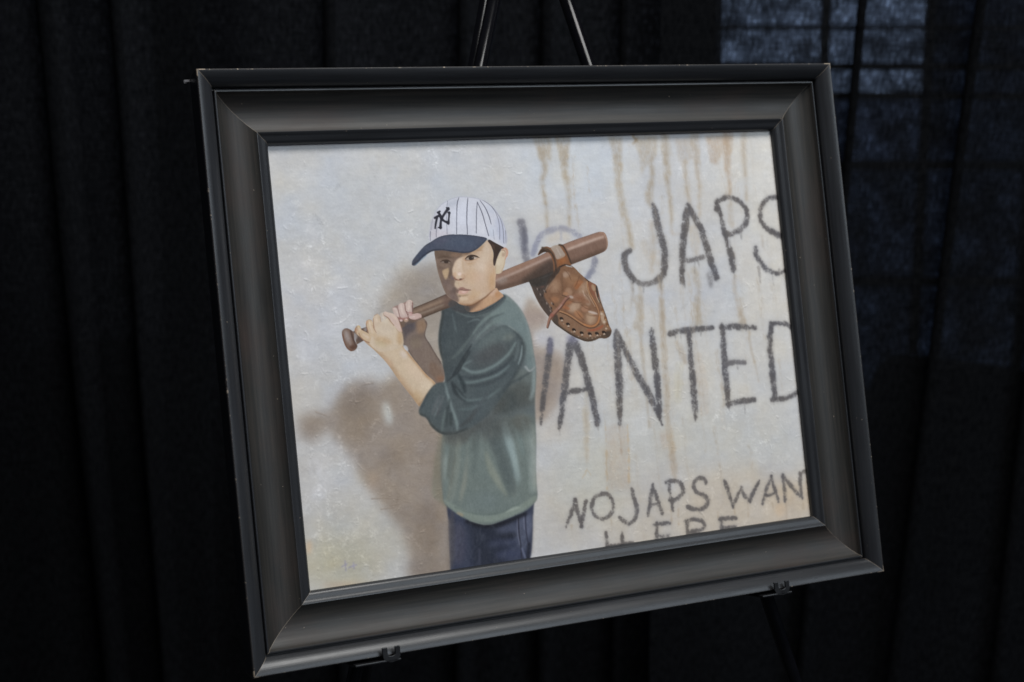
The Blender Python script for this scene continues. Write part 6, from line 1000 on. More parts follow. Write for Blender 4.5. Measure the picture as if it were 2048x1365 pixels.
('m',[166.6,384,197,395.1,215.8,397.3,240.8,395.3,263.6,387.9,261.1,420.5,256.7,450.3,252.9,462.4,249.9,484.7,245.2,506.7,160.8,494.4,159.7,469.6,161.6,439,163.4,412],0,0,0.45,1,'jean',0),
('f',[166.6,384,197,395.1,215.8,397.3,240.8,395.3,263.6,387.9,261.1,420.5,256.7,450.3,252.9,462.4,249.9,484.7,245.2,506.7,160.8,494.4,159.7,469.6,161.6,439,163.4,412],(59,65,84),0,0.81,1,'',0),
('f',[188.2,413.9,224.6,417.2,231.6,429.4,219.4,465.4,189.4,465,187.1,436.1],(42,47,60),0,3.62,0.8,'jean',0),
('f',[180.5,435.3,177.6,448,172.8,455.5,167.9,454.8,164.8,446.3,164.6,433.2,167.5,420.5,172.3,413,177.2,413.6,180.4,422.1],(76,76,92),0,2.72,0.8,'jean',0),
('f',[169.1,427.6,166.6,445.4,163.8,456.3,161.9,456,161.5,444.8,162.8,426.8,165.3,408.9,168,398,170,398.3,170.4,409.6],(80,78,84),0,1.27,0.7,'jean',0),
('f',[247,425.2,244.4,428.2,237,430.3,227.7,430.6,220.1,429,217,426.2,219.6,423.2,226.9,421.1,236.2,420.8,243.9,422.3],(76,82,102),0,1.81,0.8,'jean',0),
('f',[239.9,439.5,236.7,442,227.8,443.5,216.9,443.5,208.1,441.9,204.6,439.4,207.8,437,216.6,435.4,227.5,435.5,236.4,437],(64,70,92),0,1.63,0.7,'jean',0),
('f',[246.2,433.5,243.9,435.1,237.8,436.1,230.2,436.1,224,435.1,221.6,433.5,223.9,431.8,230,430.8,237.6,430.9,243.8,431.9],(40,44,56),0,1.27,0.8,'jean',0),
('f',[245.4,453.8,242.2,456.6,234,457.9,223.9,457.4,215.7,455.1,212.7,452,215.8,449.3,224,447.9,234.1,448.4,242.3,450.7],(66,72,96),0,1.63,0.7,'jean',0),
('f',[256.2,432.6,253.3,444.1,248.4,450.7,243.3,450.1,240,442.3,239.7,430.4,242.6,419,247.5,412.2,252.6,412.9,255.9,420.6],(88,94,114),0,1.63,0.8,'jean',0),
('f',[259.9,424.2,258.4,430.7,255.9,434.5,253.3,434.2,251.7,429.8,251.6,423.1,253.2,416.6,255.7,412.8,258.2,413.1,259.8,417.5],(98,104,126),0,1.09,0.7,'jean',0),
('s',[244.2,414.6,243.1,430.9,243.6,446.1,243.3,461.1],(46,48,62),[1.65],0.45,0.9,'jean',0),
('s',[242.5,415.7,241.4,430.7,242.3,444.6],(122,124,146),[0.82],0.36,0.7,'jean',0),
('s',[252.6,414.4,251.6,429.4,252.3,442.2],(50,52,68),[1.37],0.45,0.8,'jean',0),
('s',[250.4,415.4,249.6,429.2],(128,130,152),[0.82],0.36,0.7,'jean',0),
('s',[244.7,448.7,248.1,461.8],(120,126,150),[2.19],0.72,0.7,'jean',0),
('s',[253.4,444.8,250.3,460.8],(36,38,48),[3.57],0.91,0.7,'jean',0),
('s',[184.4,411.6,197.3,417.5,213.3,420.2,232.8,417.6,252.9,411.9],(30,32,40),[4.66],1.09,0.9,'jean',0),
('s',[195.2,443.4,193.8,461.9],(70,74,92),[2.74],0.91,0.6,'jean',0),
('s',[213.8,458.6,215.3,466.2],(44,48,58),[1.88],0.81,0.22,'jean',0),
('s',[228.8,417.3,231.3,422.6],(44,48,58),[0.97],0.81,0.22,'jean',0),
('s',[235.8,431,238,438.8],(92,97,112),[1.19],0.81,0.22,'jean',0),
('s',[198.2,462.1,196.1,467.4],(92,97,112),[1.62],0.81,0.22,'jean',0),
('s',[251,439.5,246.3,445.3],(44,48,58),[2.38],0.81,0.22,'jean',0),
('s',[202.3,458.4,197.7,463.5],(92,97,112),[0.86],0.81,0.22,'jean',0),
('s',[228.5,429.8,228.3,435],(80,86,102),[2.35],0.81,0.22,'jean',0),
('s',[193.7,429,191.7,437.3],(44,48,58),[2.19],0.81,0.22,'jean',0),
('s',[231.3,429.4,234.1,438.4],(44,48,58),[2.12],0.81,0.22,'jean',0),
('s',[180.6,419.4,181.7,423.4],(44,48,58),[1.7],0.81,0.22,'jean',0),
('s',[200.9,450.1,203.2,456.1],(44,48,58),[2.21],0.81,0.22,'jean',0),
('s',[188.2,413,188.3,416.6],(92,97,112),[1.68],0.81,0.22,'jean',0),
('s',[226.6,439,228.4,443.2],(92,97,112),[2.4],0.81,0.22,'jean',0),
('s',[176.5,431.6,172.1,438.3],(44,48,58),[1.58],0.81,0.22,'jean',0),
('s',[241,434.8,236.7,439.9],(80,86,102),[2.08],0.81,0.22,'jean',0),
('s',[236.5,420.1,238.4,428.1],(80,86,102),[0.88],0.81,0.22,'jean',0),
('s',[244.1,439.5,243.3,448],(80,86,102),[0.99],0.81,0.22,'jean',0),
('s',[199.5,461.3,194.9,466.6],(92,97,112),[2.29],0.81,0.22,'jean',0),
('s',[226.3,448.2,222.5,454.3],(92,97,112),[2.23],0.81,0.22,'jean',0),
('s',[187.4,443.8,183.2,451.5],(80,86,102),[1.13],0.81,0.22,'jean',0),
('s',[169.8,425.7,165.4,430.3],(92,97,112),[1.65],0.81,0.22,'jean',0),
('s',[200.7,427,203,433.7],(92,97,112),[2.17],0.81,0.22,'jean',0),
('s',[206.5,430.3,208.5,434.7],(92,97,112),[0.94],0.81,0.22,'jean',0),
('s',[168.2,432.1,170.6,440.7],(80,86,102),[1.91],0.81,0.22,'jean',0),
('s',[195,452.7,190.2,459.3],(80,86,102),[1.9],0.81,0.22,'jean',0),
('s',[190.4,436,189.4,442.1],(44,48,58),[1.13],0.81,0.22,'jean',0),
('s',[213.6,453.1,211.7,461.4],(44,48,58),[1.94],0.81,0.22,'jean',0),
('s',[248.6,421.5,252.2,425.3],(80,86,102),[1.69],0.81,0.22,'jean',0),
('s',[255.7,422.1,259.1,427.3],(92,97,112),[1.41],0.81,0.22,'jean',0),
('s',[246.2,444.7,248,448.8],(92,97,112),[1.11],0.81,0.22,'jean',0),
('s',[246.8,441.8,244.5,449.1],(92,97,112),[1.09],0.81,0.22,'jean',0),
('s',[176.3,420.6,177,427.8],(44,48,58),[2.03],0.81,0.22,'jean',0),
('s',[236.2,446.8,234,450],(92,97,112),[1.73],0.81,0.22,'jean',0),
('s',[175.4,447.3,178.1,453.6],(80,86,102),[1.03],0.81,0.22,'jean',0),
('s',[213.3,453.8,216,460.3],(80,86,102),[1.44],0.81,0.22,'jean',0),
('s',[172.3,441.1,170.2,448.5],(44,48,58),[2.21],0.81,0.22,'jean',0),
('s',[244.1,438.6,241.9,445.5],(80,86,102),[1.96],0.81,0.22,'jean',0),
('s',[241.6,463.6,238,467.7],(44,48,58),[1.27],0.81,0.22,'jean',0),
('s',[199.9,461.9,199,467.8],(80,86,102),[1.07],0.81,0.22,'jean',0),
('s',[244.6,457.2,240.7,465.1],(80,86,102),[1.92],0.81,0.22,'jean',0),
('s',[175,423.4,176.8,431.9],(80,86,102),[1.69],0.81,0.22,'jean',0),
('s',[202.3,428.2,199.7,431.5],(92,97,112),[1.45],0.81,0.22,'jean',0),
('s',[233.8,461,232.6,465],(92,97,112),[2.29],0.81,0.22,'jean',0),
('s',[199.9,419.4,198.7,422.8],(92,97,112),[1.14],0.81,0.22,'jean',0),
('s',[176.6,417.1,174.5,423.6],(80,86,102),[2.28],0.81,0.22,'jean',0),
('s',[170.9,439.2,173,444.1],(80,86,102),[1.31],0.81,0.22,'jean',0),
('s',[194.8,427.3,193.7,435.9],(92,97,112),[1.71],0.81,0.22,'jean',0),
('s',[246.4,426.9,246.6,434.5],(44,48,58),[1.74],0.81,0.22,'jean',0),
('s',[213,419.9,216.3,425.1],(80,86,102),[1.98],0.81,0.22,'jean',0),
('s',[192.2,439.1,188.5,442.4],(80,86,102),[2.27],0.81,0.22,'jean',0),
('s',[179.9,452.2,181.3,458.6],(80,86,102),[2.04],0.81,0.22,'jean',0),
('s',[200.2,432.3,196.1,438.1],(80,86,102),[1.91],0.81,0.22,'jean',0),
('s',[203.4,416.6,204.2,419.3],(92,97,112),[1.47],0.81,0.22,'jean',0),
('s',[215.3,438.4,212.6,442.1],(92,97,112),[1.42],0.81,0.22,'jean',0),
('s',[180,415.3,182.3,419.3],(80,86,102),[1.29],0.81,0.22,'jean',0),
('s',[210.9,417.6,210.6,423.3],(44,48,58),[1.84],0.81,0.22,'jean',0),
('s',[239.9,429.4,242.8,435.7],(92,97,112),[2.05],0.81,0.22,'jean',0),
('s',[173.2,412.1,170.5,415.1],(80,86,102),[0.95],0.81,0.22,'jean',0),
('s',[198,424.9,199.3,433.8],(92,97,112),[2.23],0.81,0.22,'jean',0),
('s',[175,428.5,174.9,433.7],(80,86,102),[2.02],0.81,0.22,'jean',0),
('m',[181.2,182.9,197.4,173.5,219.3,183.2,240.1,182.3,252.3,175,262.3,181.7,271.5,193.5,276.9,206.4,280.2,222.3,281.2,239.2,282.2,254.8,281,270.3,277.8,289.2,276.3,305.8,275.5,315.5,273.5,339.5,270.4,362,269.2,380.9,268.6,396.1,262.5,403.6,251.7,409.9,238.9,413,224.7,416.2,210.7,418.7,198.7,416.7,185.8,410.9,175.1,403.8,165.9,395.6,160.7,388.8,160,375.8,160.5,356,162.6,336.4,166.3,319.4,175.2,263.2,174.4,253.8,174.8,241,172.7,230.3,172.6,217.4,175.5,203.6,179,192.2],0,0,0.85,1,'shirt',0),
('f',[167.7,315.9,157.5,337.1,151.3,359.9,148.4,379.3,154.9,386.9,167.5,394,176.4,360.3,175,322.8],(124,124,110),0,1.45,0.75,'',0),
('f',[181.2,182.9,197.4,173.5,219.3,183.2,240.1,182.3,252.3,175,262.3,181.7,271.5,193.5,276.9,206.4,280.2,222.3,281.2,239.2,282.2,254.8,281,270.3,277.8,289.2,276.3,305.8,275.5,315.5,273.5,339.5,270.4,362,269.2,380.9,268.6,396.1,262.5,403.6,251.7,409.9,238.9,413,224.7,416.2,210.7,418.7,198.7,416.7,185.8,410.9,175.1,403.8,165.9,395.6,160.7,388.8,160,375.8,160.5,356,162.6,336.4,166.3,319.4,175.2,263.2,174.4,253.8,174.8,241,172.7,230.3,172.6,217.4,175.5,203.6,179,192.2],(98,107,109),0,0.85,1,'',0),
('f',[175.6,176.7,197,177,221,191.6,210.6,216.9,197.8,241.8,176.2,265.7,165.1,264.7,171.9,199.8],(68,76,80),0,2.89,0.95,'shirt',0),
('f',[205.2,226.9,197.5,239,187.8,244.7,179.8,242,176.5,231.8,179.2,218.1,186.9,206,196.6,200.2,204.7,202.9,208,213.1],(76,85,88),0,3.05,0.6,'shirt',0),
('f',[226.6,197.9,225.3,202.7,219,207.6,210.1,210.6,202,210.7,197.7,207.7,199,202.9,205.3,198.1,214.2,195,222.3,194.9],(70,78,82),0,2.04,0.6,'shirt',0),
('s',[180.6,188.8,174.7,211.7,173.1,230.3,173.7,253.8],(58,64,66),[3.34],0.76,0.8,'shirt',0),
('s',[191,191.8,192.8,204.9,193.8,213.2],(98,112,114),[1.03,2.06,0.77],0.68,0.5,'shirt',0),
('f',[236.6,190.4,252.3,177.2,266,184.1,277.1,202.9,281.8,232,281.8,256,271,257.5,271,233.6,262.5,216.1,250.1,209.2,237.6,204.7],(116,130,130),0,2.21,0.9,'shirt',0),
('s',[253.6,177.3,266,184.1,274.8,199.1,278.8,217.4,280.3,239.1,281.5,258.4],(138,152,152),[2.31,3.34,3.6,3.09,3.09],1.19,0.75,'shirt',0),
('f',[248.3,184.1,248,185.7,246,187.5,243.1,188.8,240.4,189,238.8,188.2,239.1,186.5,241.1,184.7,244,183.4,246.7,183.2],(150,166,170),0,0.85,0.8,'shirt',0),
('f',[193.8,183.8,202.1,189.1,218.4,192,239.7,185.8,252.2,176,254.7,179.7,243.2,189.7,223,196.5,205.1,196.4,195.5,191],(74,82,86),0,0.68,0.95,'shirt',0),
('s',[195.7,189.8,210.3,196.2,225.7,195.5,241.9,189.6,253.2,180.8],(104,116,116),[1.29],0.51,0.6,'shirt',0),
('s',[193.5,186.1,205.7,191.1,220.9,192.2,239.7,185.8,252.5,175.8],(56,62,66),[1.54],0.42,0.8,'shirt',0),
('s',[251.9,192.7,236,196.3,222.2,204.8,210.6,216.9],(118,132,130),[1.8,3.34,2.83,1.03],0.68,0.75,'shirt',0),
('s',[253.8,200,237.6,204.7,223.8,213.2,215.3,220.8],(116,130,128),[1.8,3.09,2.57,1.03],0.68,0.7,'shirt',0),
('s',[250.3,195.5,235.6,199.8,222.9,209.6],(78,88,90),[1.29,2.31,1.29],0.68,0.6,'shirt',0),
('s',[210.6,216.9,197.7,230,186.7,238.5],(96,106,106),[1.8,3.86,3.09],0.68,0.7,'shirt',0),
('s',[217.7,222.2,203.4,236.3,193.2,248.4],(88,98,100),[1.29,3.09,2.31],0.68,0.6,'shirt',0),
('s',[207,202.4,217.6,199.7,222.5,201.2],(108,120,122),[0.77,2.06,0.77],0.68,0.7,'shirt',0),
('s',[209.6,226.2,200.8,237.3,192,248.3,184.7,257.1],(52,58,62),[1.29,3.34,3.34,2.06],0.68,0.85,'shirt',0),
('s',[255.3,209.6,264.8,218.7,269,228.6],(156,164,158),[1.03,2.06,1.29],0.68,0.7,'shirt',0),
('f',[263.2,256.8,274.7,260.2,281.8,256,281,270.3,273.9,279.3,248,276.9,252.9,267.8],(104,112,110),0,1.19,0.8,'shirt',0),
('f',[277.1,286.7,272.8,295.5,263.7,300.2,253.3,299.2,245.6,292.9,243.3,283.6,247.5,274.9,256.5,270.1,267,271,274.8,277.4],(82,86,84),0,3.05,0.9,'shirt',0),
('f',[256.8,292,252.9,300,244.6,304.4,235.1,303.4,228,297.6,225.9,289.1,229.8,281.1,238,276.7,247.5,277.6,254.7,283.4],(74,80,80),0,2.55,0.9,'shirt',0),
('s',[245.8,273.1,262.1,267.4,277.3,260.4],(74,82,84),[3.86,3.34,1.29],0.85,0.8,'shirt',0),
('s',[270,255,274.7,260.2,281.8,256],(168,172,172),[2.57,2.06,1.29],0.68,0.7,'shirt',0),
('s',[279.9,260.6,277.2,279.6,272,291],(146,160,160),[3.34,4.37,2.06],1.02,0.8,'shirt',0),
('s',[279.7,239,279.8,249.8],(120,130,128),[3.09],0.85,0.5,'shirt',0),
('f',[166.4,315.7,197.3,316.4,225.2,310.4,250.2,309.1,275.4,315.5,268.6,396.1,253.2,409.4,210.7,418.7,184.6,409.7,161.3,388.9,161.8,346.3],(114,125,121),0,1.99,0.85,'shirt',0),
('f',[245.9,314.2,241.1,320.1,226.7,325.3,208.5,327.8,193.3,326.7,186.8,322.4,191.5,316.6,205.6,311.4,223.8,308.8,239.2,309.8],(92,97,96),0,3.08,0.9,'shirt',0),
('f',[194.9,326.2,191.7,329.5,184.1,331,175,330,168,327,165.6,323.1,168.8,319.8,176.3,318.3,185.3,319.2,192.4,322.2],(96,98,94),0,2.17,0.8,'shirt',0),
('f',[269.2,314.8,266.5,319.1,260.7,321.2,253.9,320.5,248.7,317.2,247.1,312.6,249.6,308.4,255.5,306.2,262.3,306.9,267.5,310.2],(110,110,102),0,2.17,0.7,'shirt',0),
('s',[236.1,311.5,239.1,334.6,243.5,357.8,246.5,380.8],(142,158,158),[2.74,8.23,6.86,1.92],1.09,0.85,'shirt',0),
('s',[224.7,315.4,227.4,340.9,234,369.3,237.2,389.8],(92,102,102),[2.74,9.6,9.6,3.57],1.09,0.85,'shirt',0),
('s',[213.4,343.2,217.1,359.9,226.1,378.5,233,390.6],(132,138,126),[1.92,6.86,6.03,1.92],1.09,0.75,'shirt',0),
('s',[210.7,317.8,209.1,338.9,210.1,349.1],(122,134,132),[1.37,3.02,1.37],1.09,0.6,'shirt',0),
('s',[200.9,320.5,193.7,337.3,187.3,359,182.5,378.4],(104,116,114),[2.19,4.94,6.03,2.74],1.09,0.7,'shirt',0),
('s',[184.3,323.8,178,345.5,171.6,367.2,165.6,386.3],(128,132,122),[1.65,3.57,4.11,4.11],1.09,0.7,'shirt',0),
('s',[168.5,339.5,166.2,349.2,164.2,361.4],(142,150,144),[1.37,3.29,1.37],1.09,0.7,'shirt',0),
('s',[175.5,330.4,171.1,347.3,167.3,364.2],(96,98,90),[1.37,2.74,1.65],1.09,0.7,'shirt',0),
('s',[188.8,357.9,186,371.3,180.2,388.1],(140,142,130),[1.37,4.11,2.19],1.09,0.65,'shirt',0),
('s',[203.6,320.8,199,337.8],(90,98,96),[2.47,3.57],1.09,0.6,'shirt',0),
('s',[260.8,314,265.1,338.6,266.9,360.4,263.9,387.9],(136,148,144),[4.11,8.23,9.6,8.23],1.09,0.7,'shirt',0),
('s',[271.4,320.1,270.7,345.5,266,388.2],(158,164,156),[2.19,3.29,2.74],1.09,0.6,'shirt',0),
('s',[246.7,316.4,254.8,331.1,257.1,347.9],(118,132,130),[2.74,6.86,4.11],1.09,0.7,'shirt',0),
('s',[219.8,322.5,225.5,333.1],(86,94,96),[2.74,6.86],1.09,0.6,'shirt',0),
('s',[243,375.4,241.3,390.3],(112,120,116),[5.49],1.09,0.6,'shirt',0),
('s',[227.9,310.7,232,336.3,238.7,363.5,241.6,387.8],(88,98,99),[5.49,12.34,10.97,4.11],1.51,0.7,'shirt',0),
('s',[240.2,311.9,243.5,332.5,247.2,355.7,249.8,376.2],(150,166,166),[2.19,6.86,6.31,2.19],1.51,0.75,'shirt',0),
('s',[214.3,342,219.7,361.4,227.4,378.6],(140,146,136),[2.19,6.31,2.74],1.51,0.6,'shirt',0),
('s',[208.2,316.3,203.1,338.3,196.1,365],(94,104,103),[4.11,5.49,2.74],1.51,0.55,'shirt',0),
('s',[180.2,324.6,175.7,347.8,170.1,372],(98,102,98),[2.19,3.57,2.74],1.51,0.6,'shirt',0),
('s',[185.4,326.4,180.8,350.8,175.1,372.6,169.3,389.2],(134,140,132),[1.65,4.11,4.11,2.74],1.51,0.6,'shirt',0),
('s',[168.7,338.3,165.5,351.6,163.2,366.2],(146,156,152),[1.65,3.84,2.19],1.51,0.6,'shirt',0),
('s',[194.5,329.9,190.1,351.9,184.4,373.6,178.6,390.3],(138,142,134),[1.37,4.11,4.66,2.74],1.51,0.5,'shirt',0),
('s',[268.9,317.3,268.6,345.3,265.7,378],(148,156,152),[4.11,7.68,6.86],1.51,0.5,'shirt',0),
('s',[260,321.5,264,348.6],(116,124,120),[5.49,6.86],1.51,0.45,'shirt',0),
('s',[216.3,317.1,220.1,332.6,224.3,344.3],(84,92,94),[2.74,5.49,2.19],1.51,0.5,'shirt',0),
('f',[198.1,321.5,194.4,324.1,185.6,324.9,174.9,323.8,166.5,321.1,163.5,317.9,167.1,315.4,175.9,314.5,186.6,315.6,195.1,318.2],(84,88,88),0,3.02,0.6,'shirt',0),
('f',[241.1,311.1,236.8,314.5,224.8,317.4,209.7,318.8,197.4,318.1,192.5,315.6,196.7,312.3,208.6,309.3,223.6,307.9,236.1,308.6],(80,86,88),0,3.29,0.7,'shirt',0),
('f',[222.8,395.7,218.3,401,207.8,403.4,195.4,401.9,185.7,397.1,182.5,390.8,187,385.5,197.4,383.1,209.8,384.6,219.6,389.4],(112,124,124),0,3.62,0.6,'shirt',0),
('s',[162,388.4,172.5,397.1,187.6,407,203.3,412.1,219.6,412.6,236.5,409.3,250.9,404.7,265.6,397.6],(130,141,133),[4.11,6.86,7.13,6.86,6.31],0.91,0.85,'shirt',0),
('s',[172.6,395.8,188,403.3,206.5,407.5,225.7,407.3,248.6,400],(100,112,108),[1.37],0.63,0.6,'shirt',0),
('s',[231.1,408,239.7,405.3,246.7,404.9],(158,168,158),[1.37,3.57,1.37],0.72,0.7,'shirt',0),
('f',[181.2,405.8,179.9,406.4,177.5,406.1,175,404.9,173.3,403.3,173,401.9,174.4,401.2,176.7,401.6,179.3,402.8,181,404.4],(170,150,122),0,0.81,0.6,'shirt',0),
('s',[187.1,411.3,202.7,417.5,216.3,418.1,238.9,413],(148,154,144),[1.1],0.36,0.6,'shirt',0),
('s',[163.8,317.9,160.1,337.4,156.3,360.5,155.5,381.4],(132,124,112),[5.49,6.03,6.03,5.49],1.78,0.75,'',0),
('s',[167.1,322,162.5,346.3,159.2,370.7],(116,118,108),[3.29,4.11,3.29],1.65,0.45,'',0),
('s',[278.3,313.2,275.7,339.7,272.6,364.8,270.5,388.7],(186,184,180),[2.74,3.02,3.02,2.47],1.1,0.55,'',0),
('s',[164.1,408.4,161.5,432.8,159,460.8],(120,110,104),[3.29,3.57,3.57],1.23,0.6,'',0),
('s',[262.2,415.6,260.3,433.1,256.5,455.3],(178,172,166),[1.92,2.19,2.19],0.82,0.5,'',0),
('f',[210.9,316.5,236.6,306.5,258.9,306.2,272.2,312.6,266.5,326,242.5,328.6,220.6,327.6],(86,90,88),0,3.57,0.55,'shirt',0),
('m',[132.1,195.3,144,194.1,154.9,192.4,159.9,196.3,161.4,201,157.8,212.3,162.6,222.3,168.1,233.4,172.7,241.9,175.5,254.3,172.3,263.6,164.7,263.9,154,252.9,144.6,240,137.3,227.3,132.1,218.4],0,0,0.29,1,'farm',0),
('f',[132.1,195.3,144,194.1,154.9,192.4,159.9,196.3,161.4,201,157.8,212.3,162.6,222.3,168.1,233.4,172.7,241.9,175.5,254.3,172.3,263.6,164.7,263.9,154,252.9,144.6,240,137.3,227.3,132.1,218.4],(126,110,101),0,0.29,1,'',0),
('f',[132.1,195.8,152.5,194.8,149.4,203.6,138,210.8,132.9,218.4,130.8,208.2],(92,83,84),0,1.18,0.95,'farm',0),
('f',[149.1,196.5,159.9,196.3,161.2,202.5,157.3,211.3,150.7,211.8],(146,118,96),0,1.18,0.85,'farm',0),
('f',[162,210.9,160.4,213.7,155.1,216.6,148,218.4,141.9,218.4,139.1,216.7,140.7,213.8,146,211,153.1,209.2,159.2,209.1],(112,97,88),0,1.32,0.8,'farm',0),
('f',[153.1,220,151.5,223.5,148.1,225.4,144.1,225.1,141.2,222.6,140.3,219,141.9,215.6,145.3,213.7,149.3,214,152.3,216.4],(134,118,102),0,1.47,0.6,'farm',0),
('f',[171.9,248.9,173.7,255.3,172.5,260.2,168.9,261.8,164.1,259.4,160.1,253.9,158.4,247.5,159.5,242.6,163.2,241.1,167.9,243.5],(124,102,88),0,1.47,0.8,'farm',0),
('s',[159.8,197.3,161.2,202.5,157.6,212.3,162.5,222.8,168.4,234.4,172.9,242.9],(92,80,78),[1.78],0.59,0.8,'farm',0),
('s',[132.9,218.4,138.3,227.9,145.6,240.6,155,253.5],(104,90,82),[1.56],0.51,0.7,'farm',0),
('f',[176,260.4,174.7,262.6,171.8,263.9,168.5,263.6,166,261.9,165.2,259.4,166.5,257.2,169.3,255.9,172.6,256.2,175.2,257.9],(140,104,84),0,1.03,0.7,'farm',0),
('m',[78.8,202.2,93.8,198.4,134,186.9,148.5,182.1,167.4,176.4,185.5,170.5,204.8,164.8,204.2,180.1,182.7,186.3,159.2,193.2,132.4,202.3,90.3,212,81.5,215.8],0,0,0.22,1,'hand',0),
('p',[78.8,202.2,93.8,198.4,134,186.9,148.5,182.1,167.4,176.4,185.5,170.5,204.8,164.8,204.2,180.1,182.7,186.3,159.2,193.2,132.4,202.3,90.3,212,81.5,215.8],(112,92,80),0,0.22,1,'',0),
('s',[148,186.9,166.9,181.1,187.1,175.4,204.2,169.9],(150,126,108),[2.9,3.34,2.9],0.88,0.85,'hand',0),
('s',[149.7,190.5,166.4,186.1,183.3,180.7],(154,138,124),[1.34,2.23,1.11],0.59,0.6,'hand',0),
('s',[148.5,182.1,167.4,176.4,185.5,170.5],(74,58,50),[1.56],0.37,0.85,'hand',0),
('s',[158.1,193.1,182.8,185.8,199.9,179.8],(76,62,54),[2.9],0.74,0.85,'hand',0),
('f',[196.8,177.6,194.8,182.3,190.7,184.9,186,184.6,182.5,181.4,181.6,176.5,183.5,171.9,187.6,169.2,192.3,169.5,195.8,172.7],(104,82,74),0,1.77,0.7,'hand',0),
('s',[79.8,202.3,93.7,198.6],(92,76,70),[1.78],0.37,0.8,'hand',0),
('f',[82.7,206.6,82.8,209,81.9,210.7,80.3,211.1,78.6,210.1,77.5,208,77.4,205.6,78.3,203.9,79.9,203.4,81.6,204.5],(164,158,158),0,0.88,0.9,'hand',0),
('f',[91.1,209,90.8,211,88.7,212.9,85.7,213.9,82.9,213.8,81.3,212.4,81.7,210.5,83.7,208.6,86.8,207.6,89.6,207.7],(92,76,70),0,0.88,0.9,'hand',0),
('f',[94.1,200.9,93.7,202,92.8,202.7,91.8,202.6,91,201.8,90.8,200.7,91.2,199.5,92.1,198.9,93.2,198.9,93.9,199.7],(150,142,142),0,0.51,0.8,'hand',0),
('m',[66.4,203.4,68.1,199.4,72.1,198.1,76.9,200.5,79.3,203.4,79.4,210.2,80.9,214.3,82,217.5,79.3,221.3,74.7,222.3,70.6,219.2,67.9,213.2],0,0,0.22,1,'knob',0),
('f',[66.4,203.4,68.1,199.4,72.1,198.1,76.9,200.5,79.3,203.4,79.4,210.2,80.9,214.3,82,217.5,79.3,221.3,74.7,222.3,70.6,219.2,67.9,213.2],(122,98,86),0,0.22,1,'',0),
('f',[74.5,206,74.9,210.1,74.2,212.8,72.6,213.2,70.7,211.1,69.3,207.2,68.9,203.2,69.6,200.4,71.2,200.1,73.1,202.2],(166,154,150),0,1.03,0.9,'knob',0),
('s',[76.3,201,77.7,208.1,79.1,214.1,80.8,218.2],(80,62,56),[1.78],0.44,0.85,'knob',0),
('s',[67.2,204.3,68.3,213.3,71.3,219.5,75.2,221.7],(112,74,56),[1.56],0.44,0.8,'knob',0),
('f',[80.6,218.7,79.8,220.3,77.9,221.1,75.8,221,74.1,219.8,73.6,218.2,74.5,216.6,76.3,215.7,78.5,215.9,80.1,217],(94,66,54),0,0.88,0.8,'knob',0),
('f',[76.1,213.4,76.2,215.1,75.7,216.4,74.7,216.6,73.6,215.8,72.9,214.2,72.7,212.4,73.2,211.2,74.2,210.9,75.3,211.8],(150,132,124),0,0.66,0.6,'knob',0),
('f',[124.1,181.3,132.5,177.8,147,174.8,145.6,188,140.8,192.4,130.7,194.5,128.7,190.3],(150,118,112),0,0.25,0.9,'',0),
('f',[124.1,182,125.4,180.6,127.9,180.6,129.9,182.4,130.9,187,131.4,191.4,128.7,190.3,125.4,186.6],(196,172,164),0,0.21,1,'',0),
('f',[130.9,179.7,132.6,177,135.4,176.4,137.7,177.6,138.1,182.9,140.2,189.7,139.6,192.3,135.9,192.6,132.3,191.2,131.1,185.3],(196,172,164),0,0.21,1,'',0),
('f',[139,179.4,140.4,175.5,143.1,173.6,146.1,174.2,147.1,176.5,146.1,182.9,145.6,187.8,142.5,188.4,139.6,186.5],(196,172,164),0,0.21,1,'',0),
('f',[141.2,190.1,142.8,188.1,146.8,188.7,151.8,188.2,155.6,190.1,155,193.4,148.6,195,143.2,193.7],(196,168,160),0,0.21,1,'',0),
('s',[126,181.4,128.7,184.5,130.3,189.8],(214,192,182),[1.29,2.57,1.29],0.51,0.8,'',0),
('s',[134.2,178.5,134.6,183.8,136.5,189.7],(214,192,182),[1.29,2.57,1.29],0.51,0.8,'',0),
('s',[143.5,175.7,142.9,180.9,141.5,185.4],(214,192,182),[1.29,2.57,1.29],0.51,0.8,'',0),
('s',[130.2,182.9,131,187.6,131.7,191.1],(134,96,92),[0.77],0.21,0.8,'',0),
('s',[138.6,179.4,138.6,184.1,140.5,189.4],(134,96,92),[0.77],0.21,0.8,'',0),
('s',[147.1,176.5,146.4,183.5,146.3,187.5],(134,96,92),[0.77],0.21,0.8,'',0),
('s',[139.1,185.3,141.4,187.2],(134,96,92),[0.77],0.21,0.8,'',0),
('s',[142.6,187,146.3,187.5],(176,120,118),[1.41],0.34,0.6,'',0),
('s',[146.4,180,146.3,186.9],(104,82,80),[1.03],0.25,0.6,'',0),
('s',[130.4,192.2,134.6,193.1,140.2,192.9],(160,116,108),[2.57],0.51,0.8,'',0),
('f',[134.2,194.6,133.8,195.3,133,195.7,132,195.6,131.2,195.1,131,194.4,131.4,193.8,132.2,193.4,133.2,193.5,133.9,193.9],(216,190,186),0,0.25,0.9,'',0),
('f',[140.7,195.1,140.1,196.2,138.8,196.8,137.3,196.6,136.1,195.9,135.8,194.8,136.3,193.7,137.6,193.1,139.1,193.2,140.3,194],(196,162,140),0,0.38,0.9,'',0),
('f',[139.6,193.7,139.4,194.1,138.8,194.3,138.1,194.3,137.6,194,137.4,193.6,137.7,193.2,138.3,193,138.9,193,139.5,193.3],(222,196,190),0,0.21,0.8,'',0),
('s',[142.5,193.9,148.6,195,154.4,193.3],(120,92,88),[0.64],0.21,0.8,'',0),
